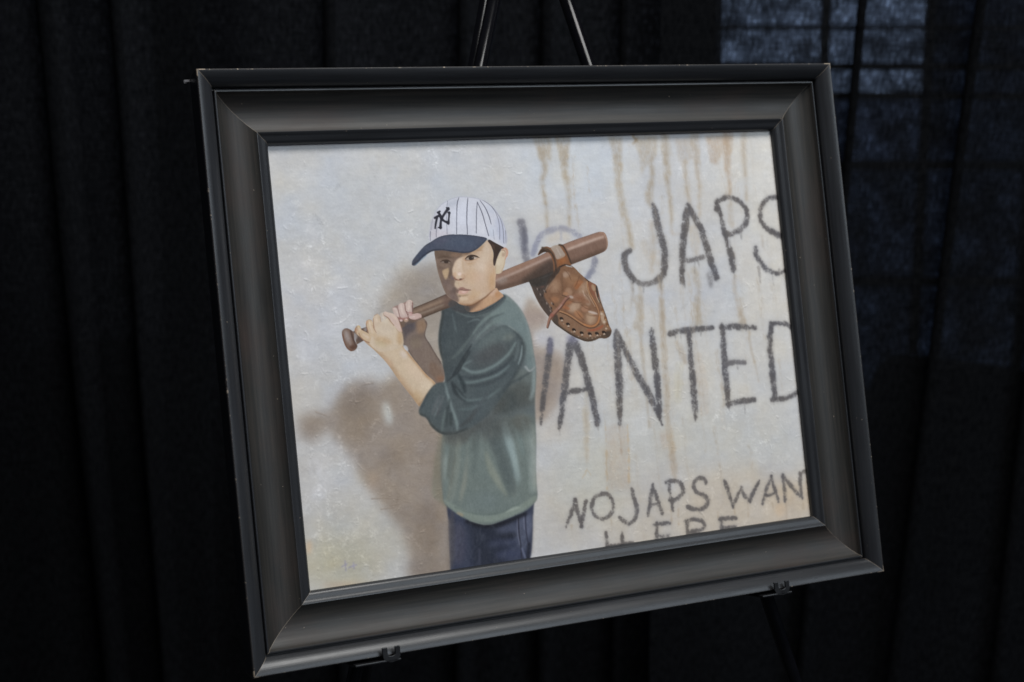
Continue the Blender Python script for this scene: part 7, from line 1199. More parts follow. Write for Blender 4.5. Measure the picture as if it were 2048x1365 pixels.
('f',[148.9,191.6,148.2,192.2,146.4,192.6,144.1,192.7,142.2,192.5,141.5,192,142.2,191.4,144,191,146.3,190.9,148.2,191.1],(216,192,186),0,0.38,0.7,'',0),
('f',[145.5,189.2,145.2,189.6,144.6,189.8,143.8,189.7,143.2,189.5,143,189,143.3,188.6,143.9,188.4,144.7,188.5,145.3,188.8],(206,150,150),0,0.3,0.6,'',0),
('f',[146.7,200.9,145.4,203.2,142.5,204.5,139.1,204.2,136.5,202.5,135.7,200.1,137,197.8,139.9,196.5,143.3,196.8,145.9,198.5],(86,80,84),0,1.02,0.8,'',0),
('m',[89.3,211,102.3,207,115.6,201,125.9,203.8,130.3,212.2,131.7,221.3,136.2,227.7,144.6,239.5,154,252.4,164.1,264.2,157.3,272.8,150,280.2,144,286.2,137.5,277,130.1,266.3,121.8,253.6,116.4,244.1,110,234.6,100.6,223.8],0,0,0.29,1,'narm',0),
('f',[89.3,211,102.3,207,115.6,201,125.9,203.8,130.3,212.2,131.7,221.3,136.2,227.7,144.6,239.5,154,252.4,164.1,264.2,157.3,272.8,150,280.2,144,286.2,137.5,277,130.1,266.3,121.8,253.6,116.4,244.1,110,234.6,100.6,223.8],(204,182,156),0,0.29,1,'',0),
('s',[90.2,213,100.6,223.8,110.5,235.1,116.9,244.6,122.8,254.6,131,267.4,144.1,285.7],(158,124,96),[2.9,3.79,4.46,4.68,5.13,5.57],1.03,0.85,'narm',0),
('s',[95.2,215.4,105.6,226.2,114.8,239,123.1,251.7,134.3,266.7],(190,162,132),[4.46,5.57,6.69],1.47,0.6,'narm',0),
('s',[131.3,218.3,136.2,227.7,144.6,239.7,154,252.8,164.1,264.4],(178,136,98),[3.34,3.34,3.79,3.34],0.88,0.8,'narm',0),
('f',[134.4,228.9,135.4,231.7,135,234,133.3,234.9,130.9,234.1,128.9,231.9,127.9,229,128.3,226.7,130,225.8,132.4,226.6],(216,200,188),0,1.18,0.8,'narm',0),
('f',[146.8,244.9,150.5,251.8,150.7,257.4,147.4,259.5,141.9,257.3,136.3,251.7,132.7,244.8,132.5,239.2,135.7,237.1,141.2,239.2],(214,190,166),0,1.91,0.7,'narm',0),
('f',[159.7,260,161,263.6,159.5,267.5,155.9,270.3,151.5,270.8,148,268.9,146.8,265.3,148.2,261.4,151.7,258.7,156.1,258.1],(218,198,174),0,1.62,0.7,'narm',0),
('f',[146.5,274,148.1,278.6,147.3,282.3,144.4,283.8,140.5,282.5,137.2,278.9,135.6,274.3,136.4,270.6,139.3,269.1,143.1,270.4],(188,158,122),0,1.62,0.7,'narm',0),
('s',[143.1,284.6,152.7,275.4,164.1,264.4],(150,118,92),[1.56],0.59,0.6,'narm',0),
('f',[129,212.7,129.3,216.9,127.9,219.9,125.4,220.5,122.6,218.6,120.8,214.8,120.5,210.7,121.8,207.7,124.4,207,127.1,209],(186,152,112),0,1.32,0.6,'narm',0),
('f',[116.6,235.2,118.2,238.4,118.2,241,116.6,242.1,114,241.2,111.4,238.6,109.8,235.4,109.8,232.8,111.4,231.7,114,232.6],(202,168,140),0,1.18,0.5,'narm',0),
('f',[102.1,199.9,107.4,195.7,112.7,191.4,117.7,190.7,122.2,194.5,125.9,199.9,131.4,205.6,132.9,212.6,131.7,220.6,121.5,224.4,106.8,225.5,98.8,220.3,94.7,213.7,97.7,207.6],(205,185,162),0,0.42,1,'',0),
('f',[80.4,201.1,81.8,198,84.7,196,87.3,197.6,88.3,201.1,94.9,205.1,97.8,209.3,95.2,214.3,90.5,213,86.1,208.7,81.9,204.3],(202,176,146),0,0.21,1,'',0),
('f',[93.4,194.9,94.7,192.3,97.6,191.2,100.4,192.7,101.9,197.6,102.5,202.8,104.3,208.1,99.3,209.1,95.2,205.1,94.6,201.6],(202,178,150),0,0.21,1,'',0),
('f',[109.9,186.3,113.4,184.6,116.3,185.7,116.4,191.1,110.6,194.2],(192,180,170),0,0.25,1,'',0),
('f',[101.5,191.2,103.3,187.6,107.2,186,109.7,188.2,110,194.1,107.2,198,102.7,200.2,101.6,197.5],(204,182,160),0,0.25,1,'',0),
('f',[113.8,185.5,115.9,183.9,119.5,185.1,124.8,186.8,127.6,189.1,129.9,194.2,131.5,199.8,132.6,206.2,129.6,205.9,126.3,202,122.6,196.2,119.1,191.1,115.7,188.5],(206,180,168),0,0.25,1,'',0),
('f',[110.3,191.3,109.6,193.3,108.3,194.4,106.8,194.3,105.7,193,105.5,190.9,106.1,188.9,107.5,187.8,109,187.9,110,189.2],(198,176,152),0,0.68,0.7,'',0),
('f',[118.5,194.2,117.7,195.8,115.7,196.7,113.5,196.6,111.8,195.4,111.3,193.6,112.1,192,114,191.1,116.3,191.3,118,192.4],(212,196,176),0,0.85,0.8,'',0),
('f',[124.3,203.9,122.1,207.4,117.3,209.4,111.7,208.9,107.4,206.3,106.1,202.5,108.2,198.9,113,197,118.6,197.4,122.9,200],(206,188,168),0,1.7,0.8,'',0),
('f',[120.1,217.1,117.5,218.3,112.2,217.8,106.2,215.8,101.9,213,100.8,210.5,103.4,209.2,108.6,209.7,114.6,211.7,119,214.5],(190,160,126),0,1.53,0.75,'',0),
('f',[132.5,213.2,131.5,217.5,129.7,220.1,127.8,220,126.5,217.1,126.4,212.7,127.4,208.4,129.2,205.8,131.1,205.9,132.4,208.7],(184,150,112),0,1.02,0.75,'',0),
('f',[113.9,221,111.6,222.1,107.8,221.4,103.9,219.3,101.4,216.5,101.3,214.1,103.6,213,107.4,213.7,111.3,215.8,113.7,218.6],(186,168,134),0,1.27,0.5,'',0),
('s',[83.1,197.3,81.3,200.6,82.1,204.1],(152,112,90),[0.9,1.29,0.77],0.25,0.8,'',0),
('s',[84.8,204.3,86.7,209,91.1,213.1,95.1,214.8],(152,112,90),[0.9,1.29,1.03],0.25,0.8,'',0),
('s',[94.4,193,93.9,197,94.9,202.8,95.5,205.1],(152,112,90),[0.64,1.16,0.64],0.25,0.8,'',0),
('s',[101.1,197.5,102,201,104,205.2],(152,112,90),[0.64,0.9,0.51],0.25,0.7,'',0),
('s',[102.2,190.1,101.7,195.2,102.1,199.9],(152,112,90),[0.64,1.03,0.64],0.25,0.75,'',0),
('s',[109.6,188.9,110,194.1],(152,112,90),[0.51,0.77],0.25,0.6,'',0),
('s',[113.9,185.8,114.3,187.8,118.3,190.7,120.9,194.9,124.1,199.2],(152,112,90),[0.51,0.9,0.9,0.64],0.25,0.8,'',0),
('s',[103.4,187.3,107.2,185.7],(152,112,90),[0.51,0.64],0.25,0.6,'',0),
('s',[94.4,192.1,97.6,191,100.4,192.5],(152,112,90),[0.51,0.64],0.25,0.5,'',0),
('s',[130.1,194.5,131.9,201,132.5,206.8],(152,112,90),[0.51,0.9,0.51],0.25,0.6,'',0),
('s',[126.2,202.9,129.4,207.1],(152,112,90),[0.51,0.51],0.25,0.4,'',0),
('s',[84.8,198,86.3,201],(218,196,176),[1.54],0.51,0.7,'',0),
('s',[97.4,193.2,98.5,199.6,99.8,204.9],(218,196,176),[1.67,1.93,1.29],0.51,0.7,'',0),
('s',[105.7,188.6,105.8,193.2],(218,196,176),[2.31],0.51,0.7,'',0),
('s',[116.4,185.4,122.9,187.6,127.3,192.5],(218,196,176),[1.16,1.67,1.93],0.51,0.7,'',0),
('s',[89.4,205.8,94.5,209.6],(218,196,176),[1.93,2.57],0.51,0.7,'',0),
('s',[113.2,186.9,112.8,190.3],(218,196,176),[1.93],0.51,0.7,'',0),
('f',[86.9,197.6,86.6,198.2,85.8,198.6,84.9,198.5,84.2,198,84,197.4,84.4,196.7,85.1,196.4,86,196.4,86.7,196.9],(206,178,130),0,0.34,0.6,'',0),
('f',[83.9,200.8,83.6,201.8,82.9,202.3,82.2,202.3,81.7,201.6,81.5,200.6,81.9,199.6,82.5,199,83.3,199.1,83.8,199.8],(186,132,104),0,0.38,0.5,'',0),
('f',[96.5,193.7,96.2,194.7,95.6,195.3,95,195.2,94.6,194.6,94.5,193.6,94.8,192.6,95.4,192,96,192,96.4,192.7],(190,140,108),0,0.38,0.5,'',0),
('f',[136.7,222.9,137.4,224.9,137.3,226.4,136.3,226.9,134.8,226.3,133.5,224.7,132.7,222.8,132.9,221.2,133.9,220.7,135.3,221.3],(200,200,206),0,0.42,0.8,'',0),
('m',[166.2,263.6,157.3,269.5,148.7,280.6,142.5,290.2,143.9,295.4,150.2,299.1,155.4,309.1,165.5,317.3,179.4,319.1,194.9,315.7,211,308.8,227.7,296.9,242.8,279.4,257.5,261.7,266.2,243.9,270.2,231.7,268.5,222.8,260.7,214.6,248.9,208.5,235.4,213.1,218.3,222.8,207,233.1,196.6,246.4,190.1,254.3,177.8,262.5],0,0,0.73,1,'sleeve',0),
('f',[166.2,263.6,157.3,269.5,148.7,280.6,142.5,290.2,143.9,295.4,150.2,299.1,155.4,309.1,165.5,317.3,179.4,319.1,194.9,315.7,211,308.8,227.7,296.9,242.8,279.4,257.5,261.7,266.2,243.9,270.2,231.7,268.5,222.8,260.7,214.6,248.9,208.5,235.4,213.1,218.3,222.8,207,233.1,196.6,246.4,190.1,254.3,177.8,262.5],(80,89,92),0,0.73,1,'',0),
('f',[249,228.8,247.9,236.1,239.7,243.8,227.3,249,215.7,249.7,209.2,245.7,210.1,238.4,218.3,230.7,230.6,225.5,242.3,224.7],(82,85,87),0,4.15,0.9,'sleeve',0),
('f',[220.4,221.2,248.8,209.1,262.5,216.1,253.9,222.6,232.5,228.1,213.9,233.7],(104,116,116),0,2.44,0.7,'sleeve',0),
('f',[261.6,219.6,260.7,222,257.3,224.1,252.6,225.3,248.5,225,246.5,223.3,247.4,220.9,250.8,218.8,255.4,217.6,259.6,217.9],(120,126,120),0,1.95,0.6,'sleeve',0),
('s',[261.2,228,252.1,239.2,238.1,248.7,223.2,254.5,209,255.9,199.3,251.3,196.5,247.5,207.8,243.2],(122,137,137),[2.06,2.83,3.09,3.34,3.09,2.57,2.06,1.03],0.98,0.85,'sleeve',0),
('s',[250.7,252.2,236.8,260.5,220.9,264.4,202.8,266.3,190.4,263.4],(112,126,127),[2.06,3.09,3.09,2.83,1.29],0.98,0.8,'sleeve',0),
('s',[247.2,260.2,230.9,267,212.6,270.1,197.4,268.8],(66,73,77),[2.06,3.86,3.86,1.54],0.98,0.7,'sleeve',0),
('s',[257,242,244.1,252.8,226.5,259.6,208.4,261.5,194.6,259.1],(62,69,74),[1.54,3.34,3.34,3.34,1.54],0.98,0.75,'sleeve',0),
('s',[190,255.2,195.1,266.2,196.7,275.7],(48,56,60),[2.06,5.14,2.57],0.98,0.8,'sleeve',0),
('s',[182.7,263.9,187.9,274.9,195.8,283.9],(50,56,60),[2.57,7.71,3.86],0.98,0.8,'sleeve',0),
('s',[187,271.3,193.5,281.3,203.2,285.7,221.3,283.9,237.7,276],(106,120,121),[1.03,2.06,2.83,2.83,1.29],0.98,0.75,'sleeve',0),
('s',[187.2,293.6,202.4,293.9,218.2,289.5],(100,114,116),[1.29,2.83,1.54],0.98,0.7,'sleeve',0),
('s',[192.8,288.3,210.7,287.6],(70,78,82),[2.57,3.09],0.98,0.6,'sleeve',0),
('s',[174.9,264.4,176.9,277.4,180.3,292.9,183.9,306.1,183.7,316.6],(126,140,140),[1.29,2.83,3.09,3.09,1.8],0.98,0.85,'sleeve',0),
('s',[178.3,282.2,174.3,295.8,171.6,309.6],(62,70,72),[2.06,3.34,2.57],0.98,0.7,'sleeve',0),
('s',[167.6,276.5,161.4,287.6,157.5,295.4],(104,108,110),[1.8,3.86,2.31],0.98,0.6,'sleeve',0),
('s',[159.7,297.9,166.3,288.1,171.8,278.1],(134,146,146),[1.29,1.8,1.03],0.98,0.8,'sleeve',0),
('s',[171,279.2,164.6,292.6,161.5,298.1],(76,78,82),[1.29,2.57,1.29],0.98,0.8,'sleeve',0),
('s',[172.1,293.3,168.4,304.6,165.9,316],(108,122,120),[1.29,2.06,1.29],0.98,0.7,'sleeve',0),
('s',[177.9,297.4,176.8,307.8],(56,64,66),[3.86],0.98,0.7,'sleeve',0),
('s',[181.7,297.7,183.4,310.8],(118,134,132),[1.03,1.8],0.98,0.7,'sleeve',0),
('s',[152.7,275.2,146,286.1],(62,70,76),[3.86,3.86],0.98,0.7,'sleeve',0),
('s',[143.3,294,150.3,298.7,155.5,308,165.8,316.6,179.4,318.5,195,315.4],(56,62,64),[2.06,2.57,3.09,3.09,2.57],0.98,0.8,'sleeve',0),
('s',[207.2,296.7,198.6,305.3,187.8,311.2],(70,74,76),[3.86,5.14,2.57],0.98,0.7,'sleeve',0),
('s',[166.4,263.8,157.7,269.6,148.7,280.6,143.1,290.5],(66,74,78),[1.54],0.98,0.7,'sleeve',0),
('s',[221.6,281.6,207.2,296.7],(76,82,86),[5.14],0.98,0.5,'sleeve',0),
('s',[260,214.7,268.2,223.8,271,233.6,267.8,245.2,259.7,259.5,248.5,272.2,234,285.7],(52,59,62),[0.77,1.8,2.83,2.83,2.57,2.06,1.29],1.1,0.75,'',0),
('s',[268.6,232.2,266.1,242.7,261.8,251.9],(140,154,156),[1.03,2.06,1.03],0.61,0.8,'',0),
('s',[264.7,225.9,262.7,237.7,257.7,248],(112,124,126),[1.29,2.83,1.29],0.98,0.6,'sleeve',0),
('s',[207,233.1,196.6,246.4,190.1,254.3,177.8,262.5],(48,54,58),[1.54,2.31,2.31,1.54],0.73,0.8,'',0),
('f',[167.1,316.1,195,315.4,219.3,302.6,236.3,288.9,246.6,289.8,226.5,308,199.5,320.6,176.6,321.7],(80,82,80),0,1.95,0.5,'shirt',0),
('m',[243.9,167.7,247.4,170.9,252.4,176,249.8,178.8,242.2,183,233.4,186.6,224.6,190.1,216.2,191.4,209.8,190.8,206.3,187.6,206.8,183,217.2,181.9,230.6,176.3],0,0,0.21,1,'neck',0),
('f',[243.9,167.7,247.4,170.9,252.4,176,249.8,178.8,242.2,183,233.4,186.6,224.6,190.1,216.2,191.4,209.8,190.8,206.3,187.6,206.8,183,217.2,181.9,230.6,176.3],(188,150,120),0,0.21,1,'',0),
('f',[245.6,169.1,245.7,171.1,244,173.5,241,175.5,238,176.2,236,175.3,235.8,173.3,237.6,170.9,240.5,169,243.6,168.3],(208,176,154),0,1.27,0.8,'neck',0),
('f',[242.3,178.3,241.9,180.8,239,183.5,234.6,185.4,230.5,185.7,228.2,184.4,228.6,182,231.6,179.3,235.9,177.4,240,177],(196,158,124),0,1.7,0.7,'neck',0),
('s',[226.4,180.2,218.3,183.8,209.7,186.1],(112,84,68),[1.29,3.86,5.79],1.02,0.9,'neck',0),
('f',[206.8,183.5,214.4,184.1,221.1,181.6,216.7,186.6,212.5,189.9,207.3,190.7],(104,84,74),0,1.1,0.9,'neck',0),
('f',[248.9,175.2,248.1,177.2,246.3,178.4,244.3,178.2,242.8,176.8,242.4,174.7,243.3,172.7,245,171.5,247,171.6,248.5,173],(188,140,100),0,0.85,0.7,'neck',0),
('s',[217.4,191.4,229.4,188.1,241.5,183.3,251.2,178],(150,108,84),[1.03],0.34,0.7,'neck',0),
('f',[192.2,177.2,202,180.8,210.5,184.4,211,191.5,200.8,191.4,192.3,187.8,187.3,181.6],(72,72,74),0,0.85,0.75,'',0),
('m',[177.6,125.8,178.2,135.2,179.5,147,181.6,156.5,184,164.9,187.1,171.6,192.3,176.1,197,179,200.6,182,206.7,183.9,214.4,183.6,223.8,180.1,232,175.9,238.3,171.2,243.5,167.6,245.1,157,246.6,151.1,245.5,142.1,245.5,130.2,243.5,119.9,240.1,115.6,230.5,118,211.1,119.4,192,119.5,179.2,121.2],0,0,0.21,1,'face',0),
('f',[177.6,125.8,178.2,135.2,179.5,147,181.6,156.5,184,164.9,187.1,171.6,192.3,176.1,197,179,200.6,182,206.7,183.9,214.4,183.6,223.8,180.1,232,175.9,238.3,171.2,243.5,167.6,245.1,157,246.6,151.1,245.5,142.1,245.5,130.2,243.5,119.9,240.1,115.6,230.5,118,211.1,119.4,192,119.5,179.2,121.2],(201,179,158),0,0.21,1,'',0),
('f',[175.6,119.8,218.1,125.7,213.1,130.1,206.9,131.7,201.6,135.4,197.7,140.5,195.7,145.7,196.8,151,198.4,156.1,197,161.7,197.8,165.8,198.9,171.8,200.3,178.4,196.3,179.9,186.4,172.1,181.1,156.5,177.6,136.3],(112,96,89),0,0.93,0.97,'face',0),
('f',[176.6,122.2,217.9,126.9,211.2,130.3,201.4,132.4,190.6,132.7,178.7,131.7],(92,79,71),0,0.93,0.85,'face',0),
('f',[208,129.9,206.7,131.2,203.4,131.8,199.5,131.6,196.5,130.6,195.4,129.1,196.8,127.8,200,127.1,203.9,127.4,207,128.4],(132,108,92),0,0.85,0.7,'face',0),
('f',[214.4,130.2,213.7,131.1,212,131.5,210.1,131.4,208.5,130.8,208,129.9,208.7,129,210.4,128.5,212.3,128.6,213.9,129.3],(176,146,118),0,0.59,0.6,'face',0),
('f',[184.6,145,189.5,143.2,193.1,142.3,191.8,147.8,189.1,153.5,187.1,155.1,185.4,151.5],(184,160,130),0,0.42,0.95,'face',0),
('f',[189.7,147.1,189.2,148.4,188.2,149.2,187,149.1,186.1,148.2,185.9,146.8,186.4,145.5,187.5,144.7,188.6,144.8,189.5,145.7],(192,168,138),0,0.51,0.6,'face',0),
('f',[188.4,141.1,187.3,143.1,184.6,144.2,181.5,144,179.2,142.6,178.4,140.5,179.6,138.5,182.2,137.4,185.3,137.6,187.7,139],(98,84,78),0,1.1,0.6,'face',0),
('f',[197.2,141.6,195.5,144.4,193.6,145.9,192.1,145.4,191.7,143.2,192.4,140.1,194,137.3,196,135.9,197.4,136.4,197.9,138.6],(96,84,78),0,0.76,0.8,'face',0),
('f',[195.1,149.5,193.9,152.4,192.4,154,191.3,153.8,190.9,151.7,191.5,148.6,192.7,145.7,194.2,144,195.3,144.3,195.7,146.4],(92,80,74),0,0.51,0.8,'face',0),
('f',[192.9,158.4,191.7,160.4,189.1,161.6,186,161.4,183.6,159.9,182.9,157.8,184.1,155.8,186.7,154.7,189.8,154.9,192.2,156.3],(104,92,92),0,1.02,0.7,'face',0),
('f',[199,167.1,198,169.1,196,170.3,193.7,170.1,191.9,168.7,191.4,166.6,192.4,164.6,194.4,163.4,196.7,163.6,198.5,165],(92,80,78),0,0.85,0.85,'face',0),
('f',[194.6,162.1,194.8,164.2,193.7,166.2,191.5,167.1,189.2,166.7,187.7,165.2,187.4,163,188.6,161.1,190.7,160.1,193,160.5],(122,106,104),0,0.85,0.6,'face',0),
('f',[198.5,176.8,196.3,177.9,193.2,177.5,190.3,175.7,188.8,173.1,189.2,170.9,191.4,169.7,194.5,170.1,197.4,172,198.9,174.5],(108,95,95),0,1.02,0.7,'face',0),
('f',[198.3,153.5,197.6,154.8,196,155.6,194.2,155.5,192.9,154.5,192.5,153.1,193.2,151.8,194.7,151,196.5,151.1,197.9,152.1],(104,92,98),0,0.59,0.8,'face',0),
('s',[177.8,125.8,178.3,135.2,179.6,147,181.8,156.6,184,164.9,187.1,171.6],(104,90,84),[1.03],0.3,0.6,'face',0),
('f',[226.8,128.1,223.6,129.1,215.9,129,206.6,127.9,199.2,126.1,196.6,124.4,199.7,123.4,207.4,123.4,216.7,124.5,224.1,126.3],(120,98,82),0,1.1,0.55,'face',0),
('f',[234.7,120.7,233.8,122.3,230.3,124.8,225.7,127,221.7,128.3,219.7,128.1,220.7,126.5,224.1,124.1,228.7,121.8,232.8,120.5],(150,120,96),0,1.02,0.5,'face',0),
('f',[194.3,136.3,193.1,137.3,190.5,137.6,187.4,137.2,185.1,136.1,184.4,134.9,185.6,133.8,188.2,133.5,191.2,133.9,193.6,135],(78,68,64),0,0.59,0.9,'face',0),
('f',[192.7,136.2,192.1,137,190.6,137.5,188.9,137.4,187.6,136.8,187.2,135.8,187.8,135,189.2,134.5,190.9,134.6,192.3,135.2],(54,48,48),0,0.34,0.9,'face',0),
('s',[183.3,135.5,187.3,134.1,191.7,134.3,194.3,136.4],(64,54,50),[0.51,0.9,0.77,0.39],0.25,0.8,'face',0),
('f',[187,136,186.7,136.3,186.1,136.5,185.4,136.5,184.9,136.2,184.7,135.9,184.9,135.5,185.5,135.4,186.2,135.4,186.8,135.6],(104,98,96),0,0.25,0.6,'face',0),
('f',[193.9,137,193.7,137.3,193.2,137.5,192.7,137.4,192.2,137.2,192.1,136.9,192.3,136.6,192.8,136.4,193.3,136.5,193.7,136.7],(112,106,104),0,0.25,0.6,'face',0),
('s',[183.7,137.9,189.3,138.8,193.2,137.8],(120,104,94),[0.64],0.34,0.5,'face',0),
('s',[181.3,131.3,188.3,130.5,195.7,132.1],(78,66,60),[0.64,1.41,0.9],0.42,0.6,'face',0),
('f',[194.7,141.2,193.1,142,189.6,141.9,185.4,141.1,182.2,139.8,181.2,138.6,182.7,137.8,186.3,137.8,190.4,138.7,193.7,139.9],(126,110,100),0,0.93,0.7,'face',0),
('f',[187.8,136.2,187.4,136.7,186.5,136.9,185.5,136.8,184.8,136.5,184.5,136,184.8,135.6,185.7,135.4,186.7,135.4,187.5,135.8],(122,114,110),0,0.25,0.85,'face',0),
('f',[194.4,137,194.2,137.4,193.5,137.6,192.7,137.5,192.1,137.3,191.9,136.8,192.2,136.4,192.9,136.2,193.6,136.3,194.2,136.5],(126,118,112),0,0.25,0.8,'face',0),
('f',[192.5,136,191.9,137,190.6,137.5,189.1,137.4,187.9,136.7,187.5,135.7,188.1,134.8,189.4,134.3,190.9,134.4,192.1,135],(44,38,38),0,0.25,0.95,'face',0),
('s',[183.3,135.6,187.3,134.1,192,134.2,194.8,136.3],(52,43,40),[0.51,0.96,0.9,0.45],0.21,0.9,'face',0),
('s',[181.3,130.8,188.3,130.1,196.4,131.9],(76,63,56),[0.9,1.67,1.16],0.59,0.5,'face',0),
('f',[201.7,135.4,207,133.6,209.1,138.2,208.4,144.1,208.4,150,206.7,154,201,154.2,196.9,150.4,196.3,145.7,198.3,140.5],(212,192,172),0,0.68,0.8,'face',0),
('f',[206.5,140.1,205.3,143.1,203.8,144.7,202.5,144.5,202,142.4,202.3,139.3,203.5,136.3,205.1,134.6,206.4,134.9,206.9,137],(216,200,184),0,0.85,0.7,'face',0),
('f',[206.1,150,205.6,151,204.4,151.5,203,151.4,201.9,150.7,201.6,149.7,202.1,148.7,203.3,148.1,204.8,148.2,205.8,148.9],(232,212,204),0,0.51,0.95,'face',0),
('f',[200.5,150.7,199.9,152.4,198.6,153.4,197.2,153.3,196.2,152.1,195.9,150.4,196.5,148.7,197.8,147.7,199.2,147.8,200.2,148.9],(200,166,138),0,0.59,0.7,'face',0),
('f',[209.8,152.4,209.3,153.8,208,154.6,206.6,154.5,205.6,153.6,205.3,152.1,205.9,150.8,207.1,150,208.5,150.1,209.6,151],(196,164,138),0,0.59,0.7,'face',0),
('s',[208.6,137,209,141.7,209.5,146.5],(192,166,138),[1.29,1.8,1.29],0.59,0.6,'face',0),
('s',[197.3,153.4,199.6,155.6,202.7,156.4,205.9,155.9,208.1,154.7],(142,98,82),[1.16,1.54,1.29,1.41,0.77],0.34,0.85,'face',0),
('f',[206,155.3,205.7,155.7,204.9,156,203.9,156.1,203,155.9,202.7,155.5,203,155.1,203.8,154.8,204.8,154.7,205.7,154.9],(74,52,48),0,0.21,0.9,'face',0),
('f',[200.7,155.9,200.4,156.2,199.8,156.4,199,156.3,198.4,156.1,198.2,155.7,198.4,155.4,199.1,155.2,199.9,155.3,200.5,155.5],(92,66,60),0,0.25,0.8,'face',0),
('s',[209.5,151.2,209.9,154.2,207.8,155.9],(176,136,112),[0.51,0.9,0.51],0.34,0.7,'face',0),
('f',[214.8,151.5,215,153.6,214.2,155.1,212.9,155.4,211.6,154.5,210.6,152.6,210.4,150.5,211.1,149,212.4,148.6,213.8,149.6],(196,170,144),0,0.85,0.6,'face',0),
('f',[212.6,158.5,211.9,159.9,210.2,160.6,208.2,160.5,206.8,159.5,206.3,158.1,207.1,156.8,208.7,156,210.7,156.2,212.2,157.1],(196,174,150),0,0.76,0.6,'face',0),
('f',[209.6,132.9,214.9,131.4,220,131.2,225.1,132,227.4,134.5,222,137.2,215.6,137.1,211.2,136.5],(190,160,134),0,0.59,0.8,'face',0),
('f',[212,134.5,216.1,132.6,220.6,131.8,225,132.7,227.5,133.8,223.5,135,218.2,136.1,213.8,136],(138,124,114),0,0.21,0.9,'face',0),
('f',[225.4,134.2,225,134.6,224.1,134.8,223,134.7,222.1,134.4,221.8,134,222.2,133.6,223.1,133.4,224.2,133.4,225.1,133.7],(176,166,156),0,0.25,0.7,'face',0),
('f',[222.6,134.1,221.8,135.3,220.1,135.9,218,135.8,216.4,135,215.9,133.7,216.7,132.5,218.4,131.8,220.5,131.9,222.1,132.8],(38,35,36),0,0.21,0.98,'face',0),
('f',[216.5,134.6,216.2,135.1,215.5,135.4,214.7,135.4,214.1,135,213.9,134.5,214.2,133.9,214.9,133.6,215.7,133.7,216.3,134],(86,74,70),0,0.25,0.8,'face',0),
('s',[212.4,133.9,215.5,131.9,219.7,131.1,224.5,131.9,228.5,133.7],(50,40,38),[0.51,1.16,1.41,1.29,0.51],0.17,0.95,'face',0),
('s',[212,134.3,215.5,131.8,219.8,130.9,224.8,131.8,228.8,133.9],(38,31,30),[0.64,1.54,1.8,1.54,0.64],0.21,0.95,'face',0),
('f',[216.9,134.5,216.5,135,215.6,135.3,214.6,135.2,213.8,134.8,213.6,134.3,213.9,133.8,214.8,133.5,215.8,133.6,216.6,134],(176,164,154),0,0.25,0.85,'face',0),
('f',[225.9,134.2,225.4,134.7,224.3,134.9,223,134.8,221.9,134.5,221.6,133.9,222,133.5,223.1,133.2,224.5,133.3,225.5,133.7],(198,188,178),0,0.25,0.85,'face',0),
('f',[222.2,134.1,221.5,135.3,219.9,136,218.1,135.9,216.7,135,216.3,133.8,217,132.5,218.6,131.9,220.4,132,221.7,132.8],(32,29,30),0,0.21,0.97,'face',0),
('f',[221,133.3,220.9,133.6,220.6,133.7,220.2,133.7,220,133.5,219.9,133.3,220,133,220.3,132.9,220.7,132.9,221,133.1],(150,150,154),0,0.13,0.8,'face',0),
('s',[211.6,135.5,215,136.4,219.5,136.2,224.1,134.9,227.5,134],(168,132,106),[0.51,0.64,0.64,0.39],0.21,0.8,'face',0),
('f',[213.1,135.6,212.9,135.9,212.4,136.1,211.9,136.1,211.5,135.8,211.3,135.5,211.5,135.1,212,135,212.6,135,213,135.2],(150,112,92),0,0.25,0.7,'face',0),
('s',[212.8,138.7,218.5,139.5,224.5,137.9],(186,154,126),[1.03,1.93,1.03],0.51,0.7,'face',0),
('f',[223.5,140.1,222.5,141,219.6,141.7,216.1,141.9,213.2,141.6,212,140.9,213.1,140,215.9,139.3,219.5,139,222.4,139.3],(190,162,130),0,0.76,0.5,'face',0),
('s',[216.4,129.3,222.2,128.9,227.8,130.4],(190,160,134),[0.64,1.03,0.51],0.34,0.6,'face',0),
('s',[212.7,128.3,220.5,126.7,228.4,125.7,233.4,126.5],(150,116,88),[0.9,1.67,1.67,0.64],0.42,0.55,'face',0),
('f',[235,121.1,234.9,122.5,233.5,124.3,231.1,125.7,228.8,126.3,227.4,125.8,227.4,124.4,228.9,122.6,231.2,121.1,233.6,120.6],(178,148,118),0,0.68,0.85,'face',0),
('f',[226.8,126.1,226.3,127.2,224.6,128.2,222.3,128.9,220.3,128.8,219.3,128.2,219.8,127.1,221.5,126.1,223.8,125.4,225.8,125.5],(196,168,138),0,0.59,0.6,'face',0),
('f',[241.5,126.4,240.6,129.5,238.7,131.3,236.8,131.2,235.4,129.2,235.1,126,236,122.9,237.9,121.1,239.8,121.2,241.2,123.2],(212,200,186),0,2.55,0.8,'face',0),
('f',[240.3,134.7,238.9,137.7,235.8,139.5,232.2,139.3,229.5,137.2,228.7,134,230.2,130.9,233.3,129.2,236.8,129.4,239.5,131.5],(206,190,172),0,1.44,0.6,'face',0),
('f',[239.3,144.1,237.3,147.9,232.8,150,227.7,149.7,223.8,147.1,222.6,143.1,224.6,139.4,229,137.3,234.2,137.6,238.1,140.2],(217,201,186),0,4.03,0.95,'face',0),
('f',[232.3,155,230.6,157.7,226.9,159.2,222.6,158.9,219.3,157,218.2,154.1,219.9,151.5,223.6,150,227.9,150.2,231.2,152.2],(214,188,168),0,1.7,0.7,'face',0),
('f',[220.9,147.2,219.9,149.6,217.8,151,215.5,150.8,213.7,149.2,213.3,146.7,214.2,144.4,216.3,143,218.7,143.1,220.4,144.7],(206,184,158),0,1.27,0.6,'face',0),
